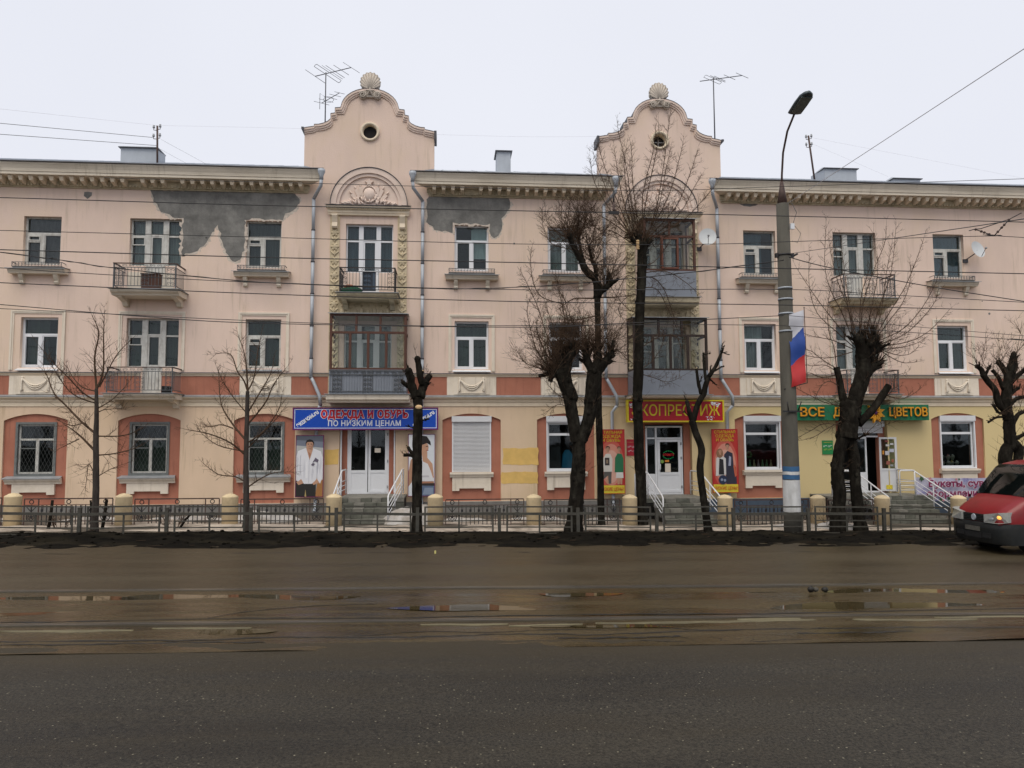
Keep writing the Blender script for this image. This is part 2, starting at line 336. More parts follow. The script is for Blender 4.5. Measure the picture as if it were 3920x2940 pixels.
    def lathe(s, prof, c=(0, 0, 0), n=16, mi=0, smooth=True):
        """profile of (radius, z) turned about the vertical through c"""
        k = len(prof)
        vs = [(c[0] + r * math.cos(2 * PI * j / n), c[1] + r * math.sin(2 * PI * j / n), c[2] + z) for r, z in prof for j in range(n)]
        fs = [(i * n + j, i * n + (j + 1) % n, (i + 1) * n + (j + 1) % n, (i + 1) * n + j) for i in range(k - 1) for j in range(n)]
        s.add(vs, fs, mi, smooth)
        o = len(s.v) - len(vs)
        s.f.append(tuple(o + j for j in range(n - 1, -1, -1))); s.m.append(mi); s.sm.append(False)
        s.f.append(tuple(o + (k - 1) * n + j for j in range(n))); s.m.append(mi); s.sm.append(False)
        return s
    def mesh(s, name, mats):
        me = bpy.data.meshes.new(name)
        me.from_pydata(s.v, [], s.f)
        for m in (mats if isinstance(mats, (list, tuple)) else [mats]): me.materials.append(m)
        me.polygons.foreach_set('material_index', s.m)
        me.polygons.foreach_set('use_smooth', s.sm)
        me.validate(); me.update()
        return me
    def build(s, name, mats, parent=None, label=None):
        return put(name, s.mesh(name, mats), parent, label=label)

def put(name, me, parent=None, loc=None, rot=None, scale=None, label=None):
    o = bpy.data.objects.new(name, me)
    COL.objects.link(o)
    if parent is not None:
        o.parent = parent
        L = Vector((0, 0, 0)); p = parent
        o.matrix_parent_inverse = Matrix.Translation(-Vector(p.get('_at', (0, 0, 0))))
        o['_at'] = (0.0, 0.0, 0.0) if loc is None else tuple(float(c) for c in loc)
    elif loc is not None:
        o['_at'] = tuple(float(c) for c in loc)
    if loc is not None: o.location = loc
    if rot is not None: o.rotation_euler = rot
    if scale is not None: o.scale = scale
    if label: o['label'] = label
    return o

def thing(name, label, cat, loc=(0, 0, 0), group=None):
    o = bpy.data.objects.new(name, None)
    COL.objects.link(o)
    o.location = loc; o['_at'] = tuple(float(c) for c in loc); o.empty_display_size = 0.2
    return tag(o, label, cat, group)

def tag(o, label, cat, group=None):
    o['label'] = label; o['category'] = cat
    if group: o['group'] = group
    return o

def kind(o, k, label=None):
    o['kind'] = k
    if label: o['label'] = label
    return o

def text_mesh(body, size, width=None, extrude=0.01, offset=0.0, shear=0.0, spacing=1.0, bevel=0.0):
    """flat text mesh centred on x, lying in x,z and facing -y"""
    c = bpy.data.curves.new('lettering', 'FONT')
    c.body = body; c.size = size; c.align_x = 'CENTER'; c.align_y = 'CENTER'
    c.extrude = extrude; c.offset = offset; c.shear = shear; c.space_character = spacing; c.bevel_depth = bevel; c.resolution_u = 3
    o = bpy.data.objects.new('lettering', c); COL.objects.link(o)
    dg = bpy.context.evaluated_depsgraph_get()
    me = bpy.data.meshes.new_from_object(o.evaluated_get(dg))
    bpy.data.objects.remove(o); bpy.data.curves.remove(c)
    xs = [v.co.x for v in me.vertices]; k = 1.0
    if width and xs: k = width / (max(xs) - min(xs))
    mid = (max(xs) + min(xs)) / 2
    for v in me.vertices:
        x, y, z = v.co
        v.co = ((x - mid) * k, -z, y)
    me.materials.clear()
    return me

def lettering(name, body, size, width, at, m, parent, extrude=0.01, rot=0.0, **kw):
    me = text_mesh(body, size, width, extrude, **kw)
    me.materials.append(m)
    return put(name, me, parent, at, Euler((0, rot, 0)))

def plate_mesh(outer, holes, y0, y1):
    """plate in x,z with holes, from y0 (front) to y1"""
    c = bpy.data.curves.new('plate', 'CURVE'); c.dimensions = '2D'; c.fill_mode = 'BOTH'; c.extrude = (y1 - y0) / 2
    for lp in [outer] + list(holes):
        sp = c.splines.new('POLY'); sp.points.add(len(lp) - 1); sp.use_cyclic_u = True
        for p, q in zip(sp.points, lp): p.co = (q[0], q[1], 0, 1)
    o = bpy.data.objects.new('plate', c); COL.objects.link(o)
    dg = bpy.context.evaluated_depsgraph_get()
    me = bpy.data.meshes.new_from_object(o.evaluated_get(dg))
    bpy.data.objects.remove(o); bpy.data.curves.remove(c)
    ym = (y0 + y1) / 2
    for v in me.vertices:
        x, y, z = v.co
        v.co = (x, ym - z, y)
    return me

def plate(name, outer, holes, y0, y1, m, parent):
    me = plate_mesh(outer, holes, y0, y1)
    me.materials.clear(); me.materials.append(m)
    return put(name, me, parent)

def rect(x0, x1, z0, z1): return [(x0, z0), (x1, z0), (x1, z1), (x0, z1)]
def arc(cx, cz, r, a0, a1, n): return [(cx + r * math.cos(math.radians(a0 + (a1 - a0) * i / n)), cz + r * math.sin(math.radians(a0 + (a1 - a0) * i / n))) for i in range(n + 1)]
def star(cx, cz, r, k=0.42, n=5, a=90): return [(cx + (r if i % 2 == 0 else r * k) * math.cos(math.radians(a + 180 * i / n)), cz + (r if i % 2 == 0 else r * k) * math.sin(math.radians(a + 180 * i / n))) for i in range(2 * n)]
def ell(cx, cz, rx, rz, n=14): return [(cx + rx * math.cos(2 * PI * i / n), cz + rz * math.sin(2 * PI * i / n)) for i in range(n)]
def spline(P, k=4):
    """Catmull-Rom through the points of P"""
    P = [Vector(p) for p in P]; out = []
    for i in range(len(P) - 1):
        a, b, c, d = P[max(i - 1, 0)], P[i], P[i + 1], P[min(i + 2, len(P) - 1)]
        for j in range(k):
            t = j / k
            out.append(0.5 * (2 * b + (c - a) * t + (2 * a - 5 * b + 4 * c - d) * t * t + (3 * b - a - 3 * c + d) * t ** 3))
    return out + [P[-1]]
def gz(x): return -0.05 - 0.012 * x        # the street falls gently towards +x
def hsh(i): return (math.sin(i * 12.9898) * 43758.5453) % 1.0
def vnoise(x, y, s=0):
    xi, yi = math.floor(x), math.floor(y); fx, fy = x - xi, y - yi
    fx = fx * fx * (3 - 2 * fx); fy = fy * fy * (3 - 2 * fy)
    h = lambda a, b: hsh(a * 57.31 + b * 131.7 + s * 17.3)
    return (h(xi, yi) * (1 - fx) + h(xi + 1, yi) * fx) * (1 - fy) + (h(xi, yi + 1) * (1 - fx) + h(xi + 1, yi + 1) * fx) * fy
def fbm(x, y, s=0, o=4): return sum(vnoise(x * 2 ** i, y * 2 ** i, s + i) / 2 ** i for i in range(o)) / 1.9

# ------------------------------------------------------------------ the ground
def grid(name, m, xs, ys, hf, kindname='structure', label=None):
    b = MB(); nx, ny = len(xs), len(ys)
    vs = [(x, y, gz(x) + hf(x, y)) for y in ys for x in xs]
    fs = [(j * nx + i, j * nx + i + 1, (j + 1) * nx + i + 1, (j + 1) * nx + i) for j in range(ny - 1) for i in range(nx - 1)]
    b.add(vs, fs, 0, True)
    return kind(b.build(name, m), kindname, label)
def lin(a, b, n): return [a + (b - a) * i / n for i in range(n + 1)]

grid('ground', M['mud'], [-900, -60, 60, 900], [-900, -60, 60, 900], lambda x, y: -0.35 if abs(x) < 100 and abs(y) < 100 else -0.5 + 0.012 * x, label='wide level ground reaching the horizon')
def edge_near(x): return -18.02 + 0.22 * (fbm(x * 0.9, 3.1, 5) - 0.5) + 0.10 * (fbm(x * 5, 1.1, 9) - 0.5)
b = MB(); xs = lin(-45, 45, 900)
for i in range(len(xs) - 1):            # the nearer carriageway, its broken edge standing proud of the track bed
    p, q = xs[i], xs[i + 1]; ep, eq = edge_near(p), edge_near(q)
    b.add([(p, -70, gz(p)), (q, -70, gz(q)), (q, eq, gz(q)), (p, ep, gz(p)), (p, ep, gz(p) - 0.08), (q, eq, gz(q) - 0.08)], [(0, 1, 2, 3), (3, 2, 5, 4)])
kind(b.build('road', M['road']), 'structure', 'near carriageway of worn speckled grey asphalt')
def bed_h(x, y):
    e = -0.035 + 0.030 * (fbm(x * 0.5, y * 2.2, 3) - 0.5)
    if y < -17.5: e += 0.03 * min(1, (-17.5 - y) / .5)
    if y < -16.9: e += 0.075 * max(0, fbm(x * 0.45, y * 1.4, 21) - 0.42)
    e -= 0.014 * math.exp(-((y + 14.75) / .3) ** 2) + 0.010 * math.exp(-((y + 15.95) / .3) ** 2)
    return e
grid('tram_bed', M['bed'], lin(-45, 45, 500), lin(-18.4, -14.05, 60), bed_h, label='wet sunken tram track bed between the carriageways')
grid('far_lane', M['lane'], lin(-45, 45, 90), lin(-14.12, -8.2, 60), lambda x, y: -0.022 + 0.010 * math.sin((y + 14) * 1.2) + 0.004 * fbm(x * 0.3, y) + (0.055 * (fbm(x * 1.5, y * 2.4, 71) - 0.46) if y > -9.7 else 0), label='far lane of brownish wet asphalt')
def mud_h(x, y):
    t = (y + 9.0) / 2.8
    e = 0.055 * math.sin(PI * min(1, max(0, t))) ** 0.7 + 0.13 * math.exp(-((y + 7.2) / 0.55) ** 2)
    e *= 0.55 + 0.9 * fbm(x * 0.6, y * 0.9, 31)
    return e + 0.20 * (fbm(x * 2.0, y * 2.6, 37) - 0.5) * min(1, max(0.15, (y + 9.0) / .7)) - 0.05 + 0.02 * min(1, (y + 9) / .6)
grid('mud_verge', M['mud'], lin(-40, 40, 640), lin(-9.0, -5.4, 46), mud_h, label='bumpy dark mud verge along the far kerb')
grid('pavement', M['pavement'], lin(-40, 40, 80), lin(-5.6, 0.35, 12), lambda x, y: -0.01 * fbm(x, y), label='wet pavement in front of the building')
def snow_h(x, y):
    n = fbm(x * 0.55, y * 1.1, 51, 5)
    e = 0.20 * (n - 0.40) + 0.035 * (fbm(x * 3.1, y * 4.0, 57) - 0.5)
    if y > -2.6: e -= 0.10 * (y + 2.6)
    if y < -5.2: e -= 0.25 * (-5.2 - y)
    for sx, wdt in ((-2.75, 1.1), (8.0, 1.3), (16.0, 2.0)):
        if abs(x - sx) < wdt and y > -4.6: e -= 0.10
    return e
grid('dirty_snow', M['snow'], lin(-32, 34, 460), lin(-6.0, -0.4, 44), snow_h, 'stuff', 'thin melting crust of dirty brownish snow')
def heap(name, x, y, rx, ry, h, seed, lab):
    xs, ys = lin(x - rx, x + rx, 28), lin(y - ry, y + ry, 16)
    def hf(a, c):
        d = 1 - ((a - x) / rx) ** 2 - ((c - y) / ry) ** 2
        return (h * max(0, d) ** 0.6 if d > 0 else 0) * (0.55 + 0.8 * fbm(a * 2.5, c * 2.5, seed)) - 0.06
    return grid(name, M['snow_clean'], xs, ys, hf, 'stuff', lab)
heap('snow_heap', -1.15, -3.2, 1.05, 0.55, 0.62, 61, 'big heap of old snow right of the first steps')
for i, (x, y, rx, ry, h) in enumerate([(-8.6, -2.2, 1.6, .5, .18), (-6.1, -2.4, 1.3, .5, .36), (-11.4, -2.3, 1.4, .5, .16), (0.6, -2.5, .8, .4, .22), (3.1, -2.5, 1.4, .45, .2), (11.0, -4.6, .9, .4, .15), (12.4, -4.9, 1.0, .45, .26), (5.4, -2.5, .8, .4, .2), (-15, -2.4, 1.3, .5, .2), (19.5, -4.4, 1.2, .5, .2)]):
    heap('snow_patch', x, y, rx, ry, h, 70 + i, 'low patch of whiter snow left by the fence')

for y, wd in ((-14.16, 0.06), (-16.72, 0.06)):       # tram rails: two steel heads with a dark groove between
    b = MB()
    for i in range(90):
        p, q = -45 + i, -44 + i
        for y0, y1, dz, mi in ((y - 0.045, y + 0.0, -0.014, 0), (y + 0.045, y + 0.08, -0.016, 0), (y, y + 0.045, -0.022, 1)):
            b.add([(p, y0, gz(p) + dz), (q, y0, gz(q) + dz), (q, y1, gz(q) + dz), (p, y1, gz(p) + dz), (p, y0, gz(p) - .08), (q, y0, gz(q) - .08)], [(0, 1, 2, 3), (0, 4, 5, 1)], mi)
    kind(b.build('tram_rail', [M['steel'], M['dark_mud']]), 'structure', 'worn grooved tram rail sunk in wet asphalt')

def crack(pts, w, seed, nm='road_crack'):
    rr = random.Random(seed); P = spline([(x, y, 0) for x, y in pts], 9); b = MB(); vs = []
    for p in P:
        a = w * rr.uniform(0.25, 1.3); j = rr.uniform(-w, w) * 0.9
        h = (bed_h(p.x, p.y) if p.y > -17.95 else 0) + 0.005
        vs += [(p.x, p.y + j - a, gz(p.x) + h), (p.x, p.y + j + a, gz(p.x) + h)]
    b.add(vs, [(2 * i, 2 * i + 2, 2 * i + 3, 2 * i + 1) for i in range(len(P) - 1)])
    kind(b.build(nm, M['dark_mud']), 'structure', 'dark open crack in the wet asphalt')
crack([(-9, -16.45), (-6, -16.5), (-3, -16.42), (-1, -16.48), (2, -16.4), (5, -16.5), (8, -16.35), (11, -16.4)], 0.035, 1)
crack([(-3.6, -16.4), (-3.1, -15.9), (-2.2, -15.6), (-1.2, -15.5)], 0.02, 2)
crack([(-6, -17.7), (-3.8, -17.75), (-2, -17.6), (-0.5, -17.72), (1, -17.6), (2.2, -17.72), (3.6, -17.55), (5.2, -17.6), (7, -17.5), (9, -17.62)], 0.032, 3)
crack([(-1.5, -17.62), (-0.4, -17.35), (0.6, -17.45), (1.5, -17.3), (2.6, -17.4)], 0.016, 4)
crack([(3.0, -16.95), (3.1, -17.2), (3.5, -17.45), (4.2, -17.6)], 0.016, 5)
crack([(-5.9, -17.9), (-4.6, -17.95), (-3.4, -17.88), (-2.4, -17.93)], 0.03, 6); crack([(1.5, -17.95), (2.4, -17.97), (3.2, -17.94)], 0.035, 16); crack([(4.9, -17.9), (5.8, -17.94), (6.6, -17.9)], 0.03, 17)
crack([(2.6, -18.12), (3.0, -18.22), (3.6, -18.2), (4.0, -18.3), (4.7, -18.2), (5.3, -18.25)], 0.014, 7)
for k, xx in enumerate((3.2, 3.6, 4.05, 4.5, 4.9)): crack([(xx, -18.0), (xx + .12, -18.12), (xx + .02, -18.26)], 0.01, 20 + k)
crack([(-12, -9.55), (-8, -9.6), (-4, -9.62), (0, -9.7), (2, -9.66)], 0.05, 8)
crack([(3, -9.75), (6, -9.7), (9, -9.75), (11, -9.7)], 0.03, 9)

def painted_sheen(x0, x1, y, hw, seed):  # thin pale strips paint the wet glint of the track bed humps
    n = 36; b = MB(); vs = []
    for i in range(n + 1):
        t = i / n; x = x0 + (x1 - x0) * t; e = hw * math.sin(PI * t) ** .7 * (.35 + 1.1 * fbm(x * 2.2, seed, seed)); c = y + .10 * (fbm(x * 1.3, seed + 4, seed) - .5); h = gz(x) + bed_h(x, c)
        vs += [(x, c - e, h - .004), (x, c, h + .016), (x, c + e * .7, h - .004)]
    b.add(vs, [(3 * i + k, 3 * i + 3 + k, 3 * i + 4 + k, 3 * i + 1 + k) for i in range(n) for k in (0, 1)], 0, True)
    kind(b.build('painted_sheen_strip', M['painted_sheen']), 'stuff', 'low pale ridge coloured as the glint off wet humps between the rails')
for i, (x0, x1, y, hw) in enumerate([(2.2, 5.6, -17.02, .10), (4.4, 5.4, -16.95, .09), (6.2, 8.2, -17.02, .08), (7.6, 9.8, -16.85, .07), (-6.2, -4.4, -17.1, .09), (-4.2, -2.8, -17.0, .07), (-.4, .9, -16.95, .06), (.9, 2.0, -17.05, .05)]): painted_sheen(x0, x1, y, hw, 200 + i)

def puddle(x0, x1, y, hw, seed, lev=-0.030):
    rr = random.Random(seed); n = 40; b = MB(); up_, lo = [], []
    for i in range(n + 1):
        t = i / n; x = x0 + (x1 - x0) * t; e = hw * min(1, 6 * min(t, 1 - t)) ** 0.6
        up_.append((x, y + e * (0.5 + 0.8 * fbm(x * 1.1, seed, seed)), gz(x) + lev))
        lo.append((x, y - e * (0.5 + 0.8 * fbm(x * 1.0, seed + 9, seed)), gz(x) + lev))
    vs = [v for p in zip(lo, up_) for v in p]
    b.add(vs, [(2 * i, 2 * i + 2, 2 * i + 3, 2 * i + 1) for i in range(n)])
    kind(b.build('puddle', M['water']), 'structure', 'shallow still puddle lying along the tram rails')
for i, (x0, x1, y, hw) in enumerate([(-9, -5.2, -14.8, .16), (-5.6, -1.45, -14.72, .22), (1.6, 3.2, -14.62, .16), (4.6, 6.2, -14.62, .08), (6.9, 12.5, -14.72, .20),
                                    (5.3, 11.5, -16.05, .22), (-1, 4.3, -15.75, .13), (-8, -4.6, -15.8, .14), (1.2, 1.9, -17.1, .05), (1.7, 5.6, -17.15, .08), (-6, -2.4, -17.2, .10)]):
    puddle(x0, x1, y, hw * 1.9, 40 + i, -0.047 if y > -15.3 else -0.043 if y > -16.5 else -0.036)
# ------------------------------------------------------------------ the apartment building
XA, XB = -23.0, 30.5
T1, T2 = -2.99, 8.27                       # centres of the two gabled bays
BLD = thing('apartment_building', 'long three storey pink stucco apartment building with two curved gables and shops below', 'building', (0, 0, 0))
def bp(mb, name, mats, parent=None, label=None): return mb.build(name, mats, parent or BLD, label)

C3 = [(-14.72, 's3'), (-10.74, 'd3'), (-6.86, 's3'), (0.88, 'p3'), (4.45, 's3'), (12.2, 's3m'), (16.1, 'd3'), (20.05, 's3m')]
WIN = []    # x0,x1,z0,z1,type,curtain
for cx, t, cu in ((-14.72, 'old', 'mauve_curtain'), (-6.86, 'old', 'grey_curtain'), (0.88, 'pvc_blind', 'blind'), (4.45, 'pvc', 'lace'), (12.2, 'old', 'blue_curtain'), (20.05, 'old', 'blue_curtain')):
    WIN.append((cx - 0.65, cx + 0.65, 9.07, 10.86, t, cu))
for cx, t, cu in ((-14.68, 'pvc', 'green_curtain'), (-6.80, 'old', 'green_curtain'), (0.88, 'pvc', 'green_curtain'), (4.47, 'pvc', None), (12.12, 'pvc', 'lace'), (20.05, 'pvc', 'green_curtain')):
    WIN.append((cx - 0.64, cx + 0.64, 5.33, 7.15, t, cu))
TRI = [(-10.74, 0.92, 9.09, 8.1, 10.86, 'tri_old', 'lace'), (16.1, 0.89, 9.09, 8.1, 10.86, 'tri_old', 'lace'), (T1 + 0.03, 0.88, 8.95, 8.05, 10.81, 'tri_new', 'blue_curtain'), (T2, 0.88, 8.95, 8.05, 10.81, 'tri_old', 'blue_curtain'),
       (-10.74, 0.92, 5.35, 4.38, 7.15, 'tri_old', 'green_curtain'), (16.1, 0.89, 5.35, 4.38, 7.15, 'tri_old', 'lace'), (T1, 0.88, 5.3, 4.38, 7.0, 'tri_new', 'lace'), (T2, 0.88, 5.3, 4.38, 7.0, 'tri_old', 'grey_curtain')]
GW = [(-14.66, 'gold', None), (-10.75, 'gold', None), (-6.68, 'gold', None), (0.88, 'shut', None), (4.43, 'shop', 'clothes'), (12.1, 'shop', 'bottles'), (20.07, 'shop', 'flowers')]

def tri_hole(cx, h, zs, zd, zt):
    k = 0.37
    return [(cx - h, zs), (cx - k, zs), (cx - k, zd), (cx + k, zd), (cx + k, zs), (cx + h, zs), (cx + h, zt), (cx - h, zt)]
holes = [rect(*w[:4]) for w in WIN] + [tri_hole(*t[:5]) for t in TRI]
plate('upper_wall', rect(XA, XB, 4.33, 12.0), holes, 0, 0.42, M['pink'], BLD)

# gables over the two bays
def gable_half():
    return [(2.44, 14.0), (2.44, 14.42), (2.07, 14.49), (2.07, 14.56), (1.90, 14.57), (1.72, 14.62), (1.56, 14.70), (1.46, 14.80), (1.46, 15.0), (1.30, 15.03), (1.30, 15.23), (1.09, 15.25)] + \
           [(1.06 * math.cos(math.radians(a)), 15.27 + 0.77 * math.sin(math.radians(a))) for a in (6, 16, 27, 38, 50, 62, 75)]
def gable(cx, small):
    H = gable_half()
    top = [(cx + x, z) for x, z in H] + [(cx, 16.04)] + [(cx - x, z) for x, z in H[::-1]]
    oc = (cx, 14.39)
    plate('gable_wall', [(cx + 2.44, 12.0)] + top + [(cx - 2.44, 12.0)], [ell(oc[0], oc[1], .28, .28, 20)], 0, 0.40, M['pink'], BLD)
    # the stepped coping: courses following the outline
    def offs(d):
        q = [(2.44, 14.42 - d), (2.07, 14.49 - d), (2.07 - .35 * d, 14.56 - d), (1.90 - .35 * d, 14.57 - d), (1.72 - .4 * d, 14.62 - d), (1.56 - .45 * d, 14.70 - .95 * d), (1.46 - .35 * d, 14.80 - .9 * d), (1.46 - .35 * d, 15.0 - d), (1.30 - .35 * d, 15.03 - d), (1.30 - .35 * d, 15.23 - d), (1.09 - .6 * d, 15.25 - d)]
        q += [((1.06 - d) * math.cos(math.radians(e)), 15.27 + (0.77 - d) * math.sin(math.radians(e))) for e in (6, 16, 27, 38, 50, 62, 75)]
        return [(cx + x, z) for x, z in q] + [(cx, 16.04 - d)] + [(cx - x, z) for x, z in q[::-1]]
    for d0, d1, y0, y1, nm in ((-0.02, 0.06, -0.11, 0.46, 'coping'), (0.06, 0.13, -0.075, 0.0, 'coping_moulding'), (0.13, 0.19, -0.04, 0.0, 'coping_moulding')):
        A, B2 = offs(d0), offs(d1); b = MB()
        for i in range(len(A) - 1):
            vs = [(A[i][0], y0, A[i][1]), (A[i + 1][0], y0, A[i + 1][1]), (B2[i + 1][0], y0, B2[i + 1][1]), (B2[i][0], y0, B2[i][1])]
            vs += [(x, y1, z) for x, _, z in vs]
            b.add(vs, [(0, 1, 2, 3), (0, 4, 5, 1), (3, 2, 6, 7), (4, 7, 6, 5)])
        for E in (0, -1):
            x, z = A[E]; x2, z2 = B2[E]
            b.add([(x, y0, z), (x2, y0, z2), (x2, y1, z2), (x, y1, z)], [(0, 1, 2, 3)])
        bp(b, nm, M['pink_trim'])
    b = MB(); A = offs(-0.03)
    for i in range(len(A) - 1):
        (x, z), (x2, z2) = A[i], A[i + 1]
        b.add([(x, -0.125, z), (x2, -0.125, z2), (x2, 0.48, z2), (x, 0.48, z), (x, -0.125, z - .008), (x2, -0.125, z2 - .008)], [(0, 1, 2, 3), (0, 4, 5, 1)])
    bp(b, 'coping_flashing', M['tin_dark'])
    for s in (-1, 1):                       # bent tin at the shoulders
        b = MB(); b.box(cx + s * 2.44, cx + s * 2.53, -0.2, 0.5, 14.10 if s * small > 0 else 14.36, 14.44); bp(b, 'coping_flashing', M['tin_dark'])
    # round attic window
    b = MB(); n = 28
    for i in range(n):
        a0, a1 = 2 * PI * i / n, 2 * PI * (i + 1) / n
        P = lambda r, a, y: (oc[0] + r * math.cos(a), y, oc[1] + r * math.sin(a))
        b.add([P(.375, a0, 0), P(.375, a1, 0), P(.365, a1, -.07), P(.365, a0, -.07), P(.29, a1, -.07), P(.29, a0, -.07), P(.255, a1, .0), P(.255, a0, .0), P(.25, a1, .4), P(.25, a0, .4)],
              [(0, 1, 2, 3), (3, 2, 4, 5), (5, 4, 6, 7), (7, 6, 8, 9)], 0, True)
    o = bp(b, 'attic_window', M['cream'])
    b = MB(); b.sheet(ell(oc[0], oc[1], .245, .245, 20), .10 if small > 0 else .24); bp(b, 'pane', M['black'], o)
    if small < 0:
        b = MB(); b.box(oc[0] - .012, oc[0] + .012,   .20, .23, oc[1] - .25, oc[1] + .25); b.box(oc[0] - .25, oc[0] - .012, .20, .23, oc[1] - .012, oc[1] + .012); b.box(oc[0] + .012, oc[0] + .25, .20, .23, oc[1] - .012, oc[1] + .012)
        bp(b, 'glazing_bar', M['tin_sill'], o)
    # scallop shell with star and volutes
    b = MB(); b.box(cx - .30, cx + .30, -.10, .2, 15.72, 16.03); b.prism([(cx + (.355 + .02 * abs(math.cos(5.5 * t))) * math.cos(t), 16.33 + (.37 + .02 * abs(math.cos(5.5 * t))) * math.sin(t)) for t in [2 * PI * i / 60 for i in range(60)]], -.03, .16)
    o = bp(b, 'shell_crest', M['shell'])
    for i in range(11):
        t = math.radians(-20 + 220 * i / 10); e = Vector((cx + .345 * math.cos(t), -.03, 16.33 + .355 * math.sin(t))); c = Vector((cx, -.07, 15.98))
        b = MB(); b.tube([c, c.lerp(e, .5) + Vector((0, -.03, 0)), e], [.025, .046, .056], 8); b.ball(e, (.058, .06, .058), 8, 5); bp(b, 'shell_rib', M['shell'], o)
    for s in (-1, 1):
        b = MB(); pts = []
        for i in range(26):
            a = i * 0.5; r = 0.135 * (1 - i / 29)
            pts.append((cx + s * (.27 + r * math.cos(a)), -.15 - .002 * i, 15.78 + r * math.sin(a)))
        b.tube(pts, [.034 - .0008 * i for i in range(26)], 6); b.prism(ell(cx + s * .27, 15.78, .14, .14, 14), -.14, .0)
        bp(b, 'volute', M['shell'], o)
    st = star(cx, 15.92, .20); b = MB()
    b.add([(x, -.15, z) for x, z in st] + [(cx, -.24, 15.92)], [(i, 10, (i + 1) % 10) for i in range(10)]); bp(b, 'star', M['shell'], o)
gable(T1, 1); gable(T2, -1)

